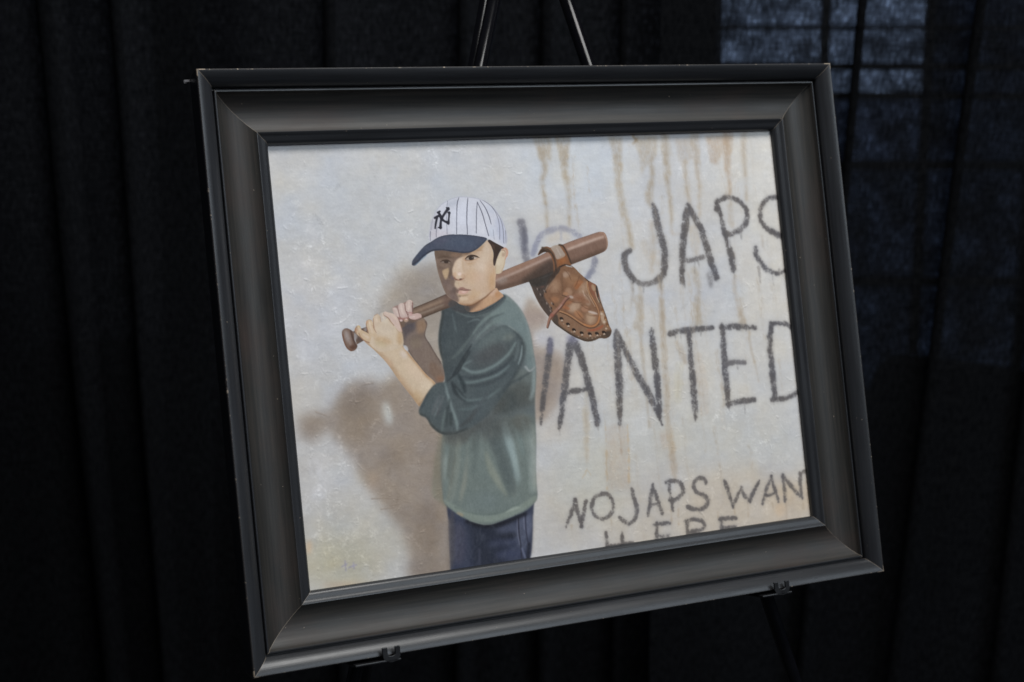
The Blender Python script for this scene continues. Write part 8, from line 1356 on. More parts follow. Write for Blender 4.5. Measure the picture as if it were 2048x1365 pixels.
('f',[244.5,161.7,243.1,167.6,240.8,171.1,238.4,171,236.9,167.2,236.8,161.3,238.2,155.4,240.5,151.9,242.9,152,244.4,155.8],(198,162,124),0,1.27,0.85,'face',0),
('f',[246.2,152.3,245.4,156.5,244.1,159,242.9,158.9,242.2,156.3,242.3,152.1,243.1,147.9,244.4,145.4,245.6,145.5,246.3,148.1],(204,172,140),0,0.76,0.7,'face',0),
('f',[245.6,135,244.8,139.5,243.8,142.2,242.9,142.2,242.5,139.4,242.7,134.8,243.5,130.3,244.5,127.5,245.4,127.6,245.8,130.4],(200,178,150),0,0.59,0.6,'face',0),
('f',[235,165.9,233.2,168.9,229.1,170.6,224.4,170.3,220.8,168.1,219.6,164.9,221.4,161.9,225.5,160.2,230.2,160.5,233.9,162.7],(206,180,156),0,1.7,0.6,'face',0),
('f',[226.7,170.7,226,173.1,222.8,175.5,218.4,177.1,214.3,177.1,212.2,175.7,212.8,173.3,215.9,170.8,220.4,169.3,224.5,169.2],(200,172,140),0,1.53,0.7,'face',0),
('f',[220.7,161.4,219.7,163.4,217.7,164.6,215.3,164.4,213.5,163,213,160.9,214,158.9,216,157.7,218.4,157.9,220.2,159.3],(204,180,152),0,1.27,0.5,'face',0),
('s',[200.5,182.5,208,184.2,215,183.9,223.7,180.6,231.9,176.4,238.3,171.5],(110,80,62),[1.93,2.57,2.44,1.8,1.29,0.64],0.68,0.9,'face',0),
('f',[240.5,171.3,237.4,173,234.3,173,232.4,171.2,232.3,168.3,234.1,165.5,237.2,163.8,240.3,163.9,242.2,165.7,242.3,168.5],(188,154,124),0,2.55,0.6,'face',0),
('s',[200.7,180.8,206.8,183,214.5,182.8,223.2,179.4],(170,134,104),[2.57],0.76,0.6,'face',0),
('s',[230.6,176.9,238.3,171.5,243.2,168.2],(178,136,110),[0.9,0.9,0.51],0.38,0.7,'face',0),
('f',[226,153.4,224,157.5,219.6,159.8,214.4,159.5,210.6,156.7,209.5,152.4,211.5,148.4,215.9,146.1,221,146.4,224.9,149.2],(204,172,142),0,2.55,0.5,'face',0),
('f',[243.6,152.2,241.9,159.8,239.1,164.3,236.4,164.2,234.6,159.3,234.6,151.6,236.3,144,239,139.4,241.8,139.6,243.6,144.4],(194,158,124),0,2.97,0.5,'face',0),
('f',[222,176.9,220.1,178.9,214.8,180.4,208.1,181,202.6,180.5,200.4,178.9,202.3,177,207.6,175.5,214.3,174.8,219.8,175.4],(186,148,114),0,1.7,0.5,'face',0),
('s',[198,164.7,199.4,169.5],(98,78,74),[1.54,1.93],0.59,0.5,'face',0),
('f',[202.3,160.2,201.6,161.9,200.2,162.9,198.7,162.8,197.5,161.6,197.2,159.9,197.9,158.2,199.2,157.2,200.8,157.3,202,158.5],(198,180,156),0,0.68,0.85,'face',0),
('f',[206.7,160.5,206.1,161.9,204.7,162.6,203.1,162.5,202,161.6,201.6,160.2,202.3,158.8,203.6,158.1,205.2,158.2,206.3,159.1],(206,186,162),0,0.68,0.7,'face',0),
('s',[201.8,158.4,201.8,162],(178,150,124),[0.9],0.38,0.5,'face',0),
('f',[200.5,165.7,203.7,164.2,206.9,164.4,208.7,165.6,214.5,167.8,212.2,168.3,207.2,167.9,202.2,167],(146,110,104),0,0.3,0.95,'face',0),
('f',[199.8,168,203.4,167.7,208.4,168.3,212.5,168.5,210,171.1,205.5,171.8,201.1,171.1],(206,166,154),0,0.38,0.95,'face',0),
('f',[209.2,169.5,208.7,170.1,207.4,170.3,205.8,170.2,204.6,169.8,204.2,169.2,204.7,168.7,206,168.4,207.6,168.5,208.8,169],(226,194,186),0,0.38,0.85,'face',0),
('s',[199.9,167.4,203.4,166.9,207.8,167.8,211.6,167.8,215,167.8],(98,68,64),[0.64,0.77,0.64,0.77,0.39],0.21,0.85,'face',0),
('f',[215.5,167.9,215.3,168.3,214.8,168.5,214.1,168.4,213.7,168.2,213.5,167.8,213.7,167.5,214.3,167.3,214.9,167.3,215.4,167.6],(140,104,90),0,0.25,0.7,'face',0),
('f',[201.1,167.8,200.6,169.2,199.8,170,198.8,169.9,198.2,169,198,167.6,198.5,166.3,199.3,165.5,200.3,165.5,200.9,166.4],(104,84,80),0,0.51,0.75,'face',0),
('s',[200.3,172.2,205.3,173.4,211.8,172.7],(160,134,106),[1.29,1.93,1.03],0.55,0.85,'face',0),
('f',[203.3,173.9,202.9,174.4,201.9,174.7,200.8,174.6,199.9,174.2,199.6,173.6,200,173.1,201,172.8,202.1,172.9,203,173.3],(110,96,86),0,0.42,0.7,'face',0),
('f',[211.3,177.1,210.2,178.2,207.6,178.8,204.4,178.6,202,177.7,201.2,176.4,202.3,175.2,204.9,174.6,208,174.8,210.5,175.8],(214,194,168),0,0.85,0.85,'face',0),
('f',[220.2,169.9,218.8,171.6,217.1,172.3,215.6,171.7,215.1,170,215.6,168,217,166.3,218.8,165.6,220.2,166.2,220.8,167.8],(196,168,138),0,0.93,0.6,'face',0),
('f',[177.6,125.8,178.2,135.2,179.5,147,181.6,156.5,184,164.9,187.1,171.6,192.3,176.1,197,179,200.6,182,206.7,183.9,214.4,183.6,223.8,180.1,232,175.9,238.3,171.2,243.5,167.6,245.1,157,246.6,151.1,245.5,142.1,245.5,130.2,243.5,119.9,240.1,115.6,230.5,118,211.1,119.4,192,119.5,179.2,121.2],(186,134,94),0,0.21,0.13,'',0),
('s',[242.8,168.8,238.2,171.8,231.9,176.4,223.7,180.6,215.7,184,208,184.2],(120,84,62),[0.39,0.84,1.16,1.29,1.16,0.64],0.34,0.8,'',0),
('m',[258,124.4,261.8,125.1,263.7,128.8,262.4,133.6,259.6,136.7,257.4,144,253.5,150.7,249.1,152.6,245.9,151.4,245.8,143.9,248.9,136.4,253.6,129.2],0,0,0.21,1,'ear',0),
('f',[258,124.4,261.8,125.1,263.7,128.8,262.4,133.6,259.6,136.7,257.4,144,253.5,150.7,249.1,152.6,245.9,151.4,245.8,143.9,248.9,136.4,253.6,129.2],(206,188,164),0,0.21,1,'',0),
('s',[256.2,125.7,260.2,125.6,261.9,129,260.7,134,258.9,136.9],(192,142,124),[1.67,2.19,2.19,1.54],0.34,0.9,'ear',0),
('s',[255.4,127.8,258.3,127.3,259.6,129.8,258.6,133.9],(150,112,94),[0.64,1.03,0.9,0.51],0.3,0.75,'ear',0),
('f',[258.5,132.1,258,133.7,257.1,134.6,256.1,134.5,255.3,133.5,255.2,131.9,255.6,130.4,256.6,129.5,257.6,129.6,258.4,130.6],(170,142,122),0,0.51,0.7,'ear',0),
('f',[253.5,141.5,251.9,143.6,250.1,144.6,248.8,144,248.5,142.2,249.2,139.8,250.8,137.7,252.6,136.8,253.9,137.3,254.2,139.1],(212,196,174),0,0.76,0.7,'ear',0),
('s',[258.9,136.9,256.5,144,252.9,150.3],(176,150,126),[0.64,0.9,0.9],0.3,0.7,'ear',0),
('f',[251,150.2,250.3,151.6,248.9,152.4,247.3,152.3,246.1,151.3,245.8,149.9,246.4,148.5,247.8,147.8,249.4,147.9,250.6,148.8],(200,182,152),0,0.59,0.6,'ear',0),
('s',[246.8,143.4,245.7,151.1],(170,136,106),[1.03],0.38,0.6,'ear',0),
('f',[264.2,127.1,263.9,127.7,263.4,128.2,262.9,128.1,262.5,127.7,262.4,127,262.6,126.3,263.1,125.9,263.7,125.9,264.1,126.3],(176,150,150),0,0.34,0.5,'ear',0),
('f',[240.4,115.9,245.6,115.3,253.6,119.6,258.6,124.5,255.4,126.4,251.8,131.3,248.6,137.2,246.4,142.7,244.7,143.2,244.3,138.5,245.7,130.2,243.8,121.9],(58,47,47),0,0.25,1,'',0),
('f',[254,127.9,252.4,128.6,250.3,128.2,248.5,126.8,247.6,125,248.1,123.5,249.6,122.8,251.7,123.3,253.5,124.6,254.4,126.4],(48,40,42),0,0.68,0.7,'',0),
('s',[244.7,139.1,245.3,142.1],(110,84,72),[0.9],0.34,0.5,'',0),
('f',[247.6,121.9,248.1,124,247.8,125.5,246.9,125.8,245.7,124.8,244.7,123,244.2,120.9,244.5,119.5,245.4,119.2,246.6,120.1],(92,70,62),0,0.51,0.5,'',0),
('m',[173,113.5,174.2,102.9,177.4,92.8,182.3,83.9,188.8,76,198.2,70.7,208.2,67.6,217.1,67.2,227,68.4,236.8,70.9,245.5,75.6,253.4,83.5,258.8,92.6,261.9,101.1,263.6,110.5,263.2,118.3,260.3,124.3,256.8,123.1,249.6,119.1,238.9,113.2,227.7,113.8,216.4,115.3,200,113.4,188.1,111.7,179.3,112.3],0,0,0.22,1,'cap',0),
('f',[173,113.5,174.2,102.9,177.4,92.8,182.3,83.9,188.8,76,198.2,70.7,208.2,67.6,217.1,67.2,227,68.4,236.8,70.9,245.5,75.6,253.4,83.5,258.8,92.6,261.9,101.1,263.6,110.5,263.2,118.3,260.3,124.3,256.8,123.1,249.6,119.1,238.9,113.2,227.7,113.8,216.4,115.3,200,113.4,188.1,111.7,179.3,112.3],(203,204,214),0,0.22,1,'',0),
('f',[184.9,100.2,181.3,108.7,177,113.5,173.8,112.8,172.8,106.8,174.4,97.9,178,89.4,182.2,84.6,185.4,85.3,186.5,91.2],(186,184,194),0,1.77,0.85,'cap',0),
('f',[198.5,107.2,195.9,110,189.7,111.6,182.3,111.2,176.5,109,174.5,105.9,177.1,103.1,183.3,101.5,190.7,101.9,196.5,104.1],(204,194,202),0,1.77,0.6,'cap',0),
('f',[211.7,71.5,210.8,73.6,207.3,75.7,202.7,77,198.7,77,196.8,75.7,197.7,73.6,201.1,71.5,205.8,70.2,209.8,70.1],(178,182,194),0,1.03,0.7,'cap',0),
('f',[227.2,87,224.1,94.1,217.5,98.3,210,97.9,204.5,93.2,202.9,85.9,206,78.8,212.5,74.6,220,74.9,225.7,79.6],(212,214,226),0,2.5,0.7,'cap',0),
('f',[240.1,102.1,238.3,107.5,234.6,110.6,230.4,110.4,227.5,106.9,226.8,101.4,228.6,96,232.3,92.8,236.5,93,239.5,96.6],(214,214,222),0,1.91,0.6,'cap',0),
('f',[263.4,105.3,263.4,114.5,261.3,120.4,257.8,120.9,254.3,115.7,252.1,106.9,252.1,97.7,254.2,91.7,257.7,91.2,261.2,96.4],(182,186,204),0,1.62,0.85,'cap',0),
('f',[253.8,86,250.1,87.9,245.9,87.4,243,84.8,242.4,81,244.4,77.6,248.1,75.7,252.2,76.1,255.2,78.7,255.8,82.5],(190,194,208),0,1.47,0.6,'cap',0),
('f',[250.9,106.8,249.6,110.4,247.2,112.5,244.4,112.3,242.4,110,241.9,106.3,243.2,102.7,245.7,100.6,248.4,100.7,250.4,103.1],(196,202,216),0,1.32,0.6,'cap',0),
('s',[173.7,108.9,177.4,92.8,182.3,83.9,188.8,76,198.2,70.7,208.2,67.6,217.1,67.2,227,68.4,236.8,70.9,245.5,75.6,253.4,83.5,258.8,92.6,261.9,101.1,263.6,110.5,263.2,118.3],(158,160,178),[1.11],0.29,0.75,'cap',0),
('s',[198.5,71.3,196.5,79.4,195.3,89.6,194.1,106.9],(70,70,86),[0.56,0.33,0.45,0.67],0.18,0.55,'cap',0),
('s',[211.7,68.3,209.1,74.8,206.9,90.1,205.1,106.7],(70,70,86),[0.67,1,0.67,0.78],0.18,0.9,'cap',0),
('s',[222.2,69,220.3,78.4,218.4,92.8,217.6,107.7],(70,70,86),[0.67,1,0.89,0.78],0.18,0.9,'cap',0),
('s',[232.7,73.8,230.4,86.1,229.1,97.4,227.9,107.2],(70,70,86),[0.67,0.78,0.78,0.78],0.18,0.85,'cap',0),
('s',[232.7,73.8,236.9,85.4,239.5,97.9,242.1,110.9],(70,70,86),[0.67,1,0.89,0.89],0.18,0.85,'cap',0),
('s',[236.1,72.1,241.4,80.4,244.8,89.9,246.4,98.2],(70,70,86),[0.56,0.89,1,0.67],0.18,0.85,'cap',0),
('s',[239,71.4,249.3,79.7,254.8,91.4,255.8,102.9,254.7,115.3],(70,70,86),[0.56,0.67,0.67,0.78,0.78],0.18,0.55,'cap',0),
('s',[249.3,79.7,257.1,91.5,259.8,103.1,259.1,119.6],(70,70,86),[0.56,0.67,0.89,1],0.18,0.5,'cap',0),
('s',[183.3,99.2,182,103.3,181.4,108.8],(70,70,86),[0.78],0.18,0.6,'cap',0),
('s',[175.5,102.9,174.1,112.5],(70,70,86),[0.67],0.18,0.6,'cap',0),
('s',[248,104.5,248.3,114.9],(70,70,86),[0.56],0.18,0.4,'cap',0),
('s',[262.3,106.3,261.7,119.8],(70,70,86),[0.67],0.18,0.5,'cap',0),
('s',[179.6,88.9,176.4,100.9],(70,70,86),[0.45],0.18,0.3,'cap',0),
('m',[150.9,135.3,152.4,131.6,158.6,125.2,166.8,117.9,175.7,113.3,184,109.3,192.9,107.5,203.9,107.4,217.1,108.5,230.3,110.7,239.6,113.6,234.4,119.1,227.1,124.3,219.6,127.3,210.6,127.7,198.7,125.8,185.8,123.5,175,124.1,165.6,128.8,158.7,134.5,153.9,137.9,151.1,137.3],0,0,0.22,1,'brim',0),
('f',[150.9,135.3,152.4,131.6,158.6,125.2,166.8,117.9,175.7,113.3,184,109.3,192.9,107.5,203.9,107.4,217.1,108.5,230.3,110.7,239.6,113.6,234.4,119.1,227.1,124.3,219.6,127.3,210.6,127.7,198.7,125.8,185.8,123.5,175,124.1,165.6,128.8,158.7,134.5,153.9,137.9,151.1,137.3],(74,80,97),0,0.22,1,'',0),
('f',[227.2,117.9,223,121.3,212.9,123,200.6,122.3,191,119.6,187.7,115.8,191.8,112.4,201.9,110.7,214.1,111.4,223.8,114.1],(78,88,106),0,2.65,0.7,'brim',0),
('f',[196.6,110.8,195.1,112.9,190.4,115,184.4,116.1,179.4,115.9,177.2,114.6,178.8,112.4,183.4,110.4,189.4,109.3,194.5,109.4],(84,86,104),0,1.47,0.7,'brim',0),
('s',[151.3,136.6,158.7,132.5,165.7,127.8,175.1,123.3,185.8,122.8,198.8,125.1,210.7,127.1,219.6,126.8,227.2,123.6,234.4,118.8,239.6,113.6],(46,50,62),[1.56,2.01,2.23,1.56,1.34,1.34,1.34,1.11,0.89],0.44,0.85,'brim',0),
('s',[166.8,117.9,175.7,113.3,184,109.3,192.9,107.5,203.9,107.4,217.1,108.5,230.3,110.7,239.6,113.6],(46,48,62),[1],0.29,0.75,'brim',0),
('f',[168.8,122.4,168.9,124.8,166.5,127.9,162.6,130.5,158.8,131.6,156.4,130.8,156.3,128.4,158.7,125.3,162.5,122.7,166.4,121.6],(60,68,86),0,1.32,0.7,'brim',0),
('s',[155,137.3,160.8,133.1,167.9,127.9],(84,120,150),[0.78],0.29,0.6,'',0),
('f',[157,133.7,155.4,134.7,153.8,134.8,152.9,134,152.9,132.5,154,130.9,155.7,129.9,157.2,129.8,158.2,130.6,158.1,132.1],(66,68,80),0,0.66,0.6,'brim',0),
('s',[225.4,125,233.7,119.8,239.9,114.5],(84,104,122),[0.67],0.22,0.5,'',0),
('s',[181.1,99.5,182.5,94.1,184.8,87.3],(44,44,54),[1.9,2.31,2.58],0.15,0.97,'',0),
('s',[181.8,88.5,184.7,87.3,187.8,86],(44,44,54),[2.45,2.72,2.45],0.15,0.97,'',0),
('s',[186.8,82.7,188.2,86.2,189.6,89.7,192.5,92.5,196.7,94.4],(44,44,54),[2.45,3.26,3.26,2.45,3.26],0.15,0.97,'',0),
('s',[196.7,95,197.9,89.7,199,83.6],(44,44,54),[3.26,1.9,2.72],0.15,0.97,'',0),
('s',[198.3,79.3,193.9,84,189.1,89.9],(44,44,54),[3.54,2.72,2.99],0.15,0.97,'',0),
('s',[189.1,89.9,188,94.4,187.2,99.2],(44,44,54),[2.72,2.72,3.54],0.15,0.97,'',0),
('s',[185.7,83,188.2,81.9],(44,44,54),[2.18],0.15,0.97,'',0),
('s',[196.5,78.4,198.9,80.1],(44,44,54),[1.9],0.15,0.97,'',0),
('s',[185.1,98.9,188.3,99.3],(44,44,54),[1.63],0.15,0.97,'',0),
('s',[197.5,83.6,199.8,84.1],(44,44,54),[1.63],0.15,0.97,'',0),
]

# ------------------------------------------------------------------ setting: floor, rear wall, pipe-and-drape backdrop
HF = np.array([0.41914487, 0.90791937, 0]); HR = np.array([0.90791937, -0.41914487, 0]); EYE = np.array([-0.76418, -1.50743, 0])
def room(u, d, z): return EYE + HR * u + HF * d + np.array([0, 0, z])     # across, away from the viewer, up
FLOOR = plain('grey_carpet', (.05, .05, .055), .95, .1, 0, .4, 90)
tag(mesh_obj('floor', [room(-5, -5, 0), room(5, -5, 0), room(5, 6, 0), room(-5, 6, 0)], [(0, 1, 2, 3)], FLOOR), kind='structure')
WALL = plain('dim_painted_wall', (.075, .085, .11), .9, .2, 0, .5, 1.3)
tag(mesh_obj('wall', [room(-5, 5.4, 0), room(5, 5.4, 0), room(5, 5.4, 4.5), room(-5, 5.4, 4.5)], [(0, 1, 2, 3)], WALL), kind='structure')

def drape(label, u0, u1, d0, folds, amp, lam, seed, lean=0.0):
    rnd = random.Random(seed); pts = []; ph = rnd.uniform(0, 6); ph2 = rnd.uniform(0, 6)
    fl = sorted(folds); u = u0; step = .012
    wave = lambda x: amp * math.sin(2 * math.pi * x / lam + ph + .8 * math.sin(x * 3.1 + ph2)) + amp * .35 * math.sin(2 * math.pi * x / (lam * .37) + ph2)
    while u < u1:
        hit = [f for f in fl if u <= f[0] < u + step]
        if hit:
            f, w, ln = hit[0]
            for du, dd in ((0, 0), (.55, .004), (1, .010), (.8, .016), (.3, .018), (0, .022), (-.1, .027), (.2, .033), (.7, .036), (1.1, .034)):
                pts.append((f + du * w, wave(f) - dd, ln))
            u = f + 1.15 * w + step
        else:
            pts.append((u, wave(u), 0)); u += step
    pts.append((u1, wave(u1), 0))
    lean_ = np.interp([p[0] for p in pts], [u0] + [f[0] for f in fl] + [u1], [lean] + [f[2] for f in fl] + [lean])
    arc = np.concatenate([[0], np.cumsum([math.hypot(pts[i + 1][0] - pts[i][0], pts[i + 1][1] - pts[i][1]) for i in range(len(pts) - 1)])])
    rows = 30; V, UV, Fc = [], [], []; n = len(pts)
    for j in range(rows + 1):
        z = .02 + 2.98 * j / rows
        for i, (x, d, _) in enumerate(pts):
            sway = .012 * math.sin(z * 2.3 + x * 4 + seed) + .006 * math.sin(z * 5.1 + x * 9)
            V.append(room(x + lean_[i] * (z - 1.2), d0 + d * (1.15 - .12 * z) + sway, z)); UV.append((arc[i] + seed * 1.7, z))
    for j in range(rows):
        Fc += [(j * n + i, j * n + i + 1, (j + 1) * n + i + 1, (j + 1) * n + i) for i in range(n - 1)]
    o = mesh_obj('drape', V, Fc, DRAPE, None, True, UV)
    return tag(o, label, 'curtain', 'sheer black backdrop drapes')
drape('sheer black drape hanging left of the picture frame', -2.3, -.545, 2.82, [(-1.06, .03, .04), (-.795, .022, -.055), (-.672, .014, -.04), (-1.5, .02, 0)], .013, .47, 1)
drape('sheer black drape hanging directly behind the framed picture and easel', -.645, .372, 2.90, [(-.33, .018, .0), (-.10, .016, .01), (.05, .02, 0), (.19, .014, 0)], .013, .41, 2)
drape('sheer black drape at right with dim blue window light showing through', .255, 2.4, 2.82, [(.572, .017, .05), (.755, .022, .075), (.93, .02, .05), (1.3, .03, 0)], .014, .52, 3)

# window in the rear wall, its light showing faintly through the cloth
win = empty('window', tuple(room(.95, 5.36, 0))); tag(win, 'daylit window with dark bars glimpsed through the black drape, upper right', 'window')
def rel(p): return Vector(p) - Vector(room(.95, 5.36, 0))
def wbox(u0, u1, z0, z1, d0, d1):
    v = [rel(room(u, d, z)) for u in (u0, u1) for d in (d0, d1) for z in (z0, z1)]
    return v, [(0, 1, 3, 2), (4, 6, 7, 5), (0, 4, 5, 1), (2, 3, 7, 6), (0, 2, 6, 4), (1, 5, 7, 3)]
DARKBAR = plain('dark_window_bar', (.015, .016, .02), .6, .3)
DAY = glow('daylight_pane', (.44, .62, 1.0), 1.75, 11); DAYLOW = glow('dim_daylight_pane', (.36, .53, 1.0), .36, 12)
GLOWPANE = glow('added_glow_pane', (.34, .52, 1.0), .15, 9)  # lower and outer panes added to give the dim bluish glow behind the cloth
for u0, u1 in ((.665, 1.005), (1.035, 1.345), (1.375, 1.70), (1.73, 2.1)):
    for z0, z1 in ((.42, .78), (.81, 1.17), (1.20, 1.40), (1.425, 1.495), (1.52, 1.625), (1.64, 1.745), (1.76, 2.1)):
        mt = (DAY if z0 > 1.5 or (z0 > 1.42 and u0 > 1) else DAYLOW if z0 > 1.19 else GLOWPANE) if u1 < 1.36 else GLOWPANE
        mesh_obj('pane', *wbox(u0, u1, z0, z1, 5.335, 5.345), mt, win)
for z0, z1 in ((.38, .42), (.78, .81), (1.17, 1.20), (1.40, 1.425), (1.495, 1.52), (1.625, 1.64), (1.745, 1.76), (2.1, 2.15)): mesh_obj('bar', *wbox(.62, 2.14, z0, z1, 5.31, 5.35), DARKBAR, win)
for u0, u1 in ((.62, .665), (1.005, 1.035), (1.345, 1.375), (1.70, 1.73), (2.1, 2.14)): mesh_obj('stile', *wbox(u0, u1, .38, 2.15, 5.305, 5.352), DARKBAR, win)

# chairs standing behind the drapes
PADBLACK = plain('black_vinyl_padding', (.006, .006, .007), .45, .5)
def rounded_slab(w, h, t, r, n=6):
    out = []
    for cx, cy, a0 in ((w / 2 - r, h / 2 - r, 0), (-w / 2 + r, h / 2 - r, 90), (-w / 2 + r, -h / 2 + r, 180), (w / 2 - r, -h / 2 + r, 270)):
        for k in range(n + 1):
            a = math.radians(a0 + 90 * k / n); out.append((cx + r * math.cos(a), cy + r * math.sin(a)))
    N = len(out); V = [(x, -t / 2, y) for x, y in out] + [(x, t / 2, y) for x, y in out]
    return V, [tuple(range(N)), tuple(range(2 * N - 1, N - 1, -1))] + [(i, i + N, (i + 1) % N + N, (i + 1) % N) for i in range(N)]
def chair(u, d, rz, label):
    c = empty('chair', tuple(room(u, d, 0))); c.rotation_euler = (0, 0, rz); tag(c, label, 'chair', 'black chairs behind the drapes')
    v, f = rounded_slab(.44, .40, .05, .09); bevel(mesh_obj('backrest', [(x, y + .2, z + .66) for x, y, z in v], f, PADBLACK, c, True), .015, 3)
    v, f = rounded_slab(.44, .42, .06, .07); bevel(mesh_obj('seat', [(x, z - .02, y + .45) for x, y, z in v], f, PADBLACK, c, True), .015, 3)
    for sx in (-1, 1):
        mesh_obj('leg', *tube_data([(sx * .19, -.19, .43), (sx * .205, -.22, 0)], .012, 10), BLACKMETAL, c, True)
        mesh_obj('leg', *tube_data([(sx * .19, .21, .80), (sx * .19, .205, .43), (sx * .205, .27, 0)], .012, 10), BLACKMETAL, c, True)
yaw = math.atan2(HR[1], HR[0])
chair(-.98, 3.75, yaw + .15, 'black padded chair faintly seen behind the left drape')
chair(.93, 3.55, yaw - .7, 'black padded chair faintly seen behind the right drape')

# ------------------------------------------------------------------ the framed picture
W, H = .7554, .6000
pic = empty('framed_painting', (0, 0, MID))
pic.matrix_world = Matrix(((1, 0, 0, 0), (0, math.sin(LEAN), -math.cos(LEAN), 0), (0, math.cos(LEAN), math.sin(LEAN), MID), (0, 0, 0, 1)))
tag(pic, 'oil painting of a boy with a baseball bat, in a wide dark wooden frame', 'painting')
# moulding section: inset from the outer edge, height relative to the front edge, edge flag (mm)
SEC = [(2.0, -38, 0), (1.2, -30, 0), (.4, -14, 0), (0, -5, 0), (0, -1.6, 1), (.35, -.5, 1), (1.1, 0, 1), (1.9, -.1, 0), (4, -.7, 0), (7, -2.0, 0), (10, -3.9, 0), (13, -6.3, 0), (15.2, -8.8, 0), (16.4, -10.7, 0),
       (16.8, -12.0, 0), (16.9, -17.6, 0), (18.6, -17.6, 0), (18.75, -13.4, 0), (19.4, -12.5, 0), (20.6, -12.4, 0), (21.5, -13.6, 0), (22.2, -15.8, 0), (23.4, -17.4, 0), (26, -19.6, 0), (30, -22.4, 0), (35, -24.6, 0), (40, -25.8, 0), (46, -26.2, 0), (52, -25.3, 0), (57, -23.4, 0), (60.2, -21.3, 0),
       (60.9, -20.7, .4), (61.7, -20.8, 0), (63.6, -22.1, 0), (66, -23.2, 0), (68.6, -23.8, 0), (70.8, -24.8, 0), (72.3, -26.4, 0), (73.1, -28.4, 0), (73.1, -30.6, 0), (66, -30.7, 0), (66, -38, 0)]
def rail(side):
    n = len(SEC); V, UV, E = [], [], []; arc = 0; K = 40
    horiz = side in ('top', 'bottom'); L = W if horiz else H; MI = []
    ts = [0, .0011, .0022] + [q / 40 for q in range(1, 40)] + [.9978, .9989, 1]; K = len(ts) - 1
    for k in range(K + 1):
        arc = 0
        for i, (s_, z, ed) in enumerate(SEC):
            if i: arc += math.hypot(s_ - SEC[i - 1][0], z - SEC[i - 1][1]) / 1000
            m = s_ / 1000; t = -(L / 2 - m) + (L - 2 * m) * ts[k]
            q = {'top': (t, H / 2 - m), 'bottom': (-t, -H / 2 + m), 'left': (-W / 2 + m, t), 'right': (W / 2 - m, -t)}[side]
            V.append((q[0], q[1], z / 1000)); UV.append((t + {'top': 0, 'bottom': 3, 'left': 7, 'right': 11}[side], arc)); E.append(ed * (2.0 if k in (0, 1, 2, K - 2, K - 1, K) else 1.0)); MI.append(1.0 if k in (0, K) else 0.0)
    Fc = [(k * n + i, k * n + i + 1, (k + 1) * n + i + 1, (k + 1) * n + i) for k in range(K) for i in range(n - 1)]
    Fc += [(k * n + n - 1, k * n, (k + 1) * n, (k + 1) * n + n - 1) for k in range(K)]
    Fc += [tuple(range(n)), tuple(range(K * n + n - 1, K * n - 1, -1))]
    o = mesh_obj('frame_rail', V, Fc, FRAME, pic, False, UV)
    me = o.data
    for nm, vals in (('edge', E), ('mitre', MI), ('cove', [1.0 if 21 < SEC[i % n][0] < 60.5 and SEC[i % n][1] > -29 else 0.0 for i in range(len(V))])):
        at = me.attributes.new(nm, 'FLOAT', 'POINT'); at.data.foreach_set('value', np.array(vals, np.float32))
    me.polygons.foreach_set('use_smooth', [len(p.vertices) == 4 for p in me.polygons])
    me.set_sharp_from_angle(angle=math.radians(32))
    return o
for sd in ('top', 'left', 'right', 'bottom'): rail(sd)
# a sliver of bare wood at the back corner and a bent fixing point at the right
mesh_obj('corner_splinter', *merge([box_data((-W / 2 + .001, H / 2 - .0045, -.0375), (.010, .0022, .004)), box_data((-W / 2 - .0035, H / 2 - .0052, -.0375), (.0025, .003, .003))]), plain('grey_bare_wood', (.16, .16, .17), .8, .2), pic)
mesh_obj('wire_end', *tube_data([(W / 2 - .006, H / 2 - .034, -.036), (W / 2 + .002, H / 2 - .034, -.030), (W / 2 + .0065, H / 2 - .031, -.022)], .0008, 8), plain('steel_wire', (.5, .5, .5), .35, .5, .8), pic, True)

# the painted canvas: a fine grid of paint, its relief real
sm = [NXC, NYC]
brush = Brush(NXC, NYC)
brush.run(PAINT, NXC / (CWID * 1000), NYC / (CHGT * 1000))
fig = np.zeros((NYC, NXC), np.float32)
for k in ('bat', 'glove', 'jean', 'shirt', 'farm', 'hand', 'knob', 'narm', 'sleeve', 'neck', 'face', 'ear', 'cap', 'brim'): fig = np.maximum(fig, brush.masks[k])
loose = 1 - .8 * brush.blur(fig, 3)
# dry scumble and tonal breakup left by the brush on the plaster-like ground
tone = (brush.fbm(34, 4) * 1.7 + brush.fine * 1.5 + brush.mid * 1.2) * loose + (brush.fine * 1.6 + brush.grain * 1.4 + brush.mid * 1.2) * (1 - loose)
brush.img += tone[..., None] * np.array([1.0, 1.0, .95], np.float32)
hue = brush.fbm(38, 3) * loose
brush.img += hue[..., None] * np.array([1.2, .2, -1.6], np.float32)
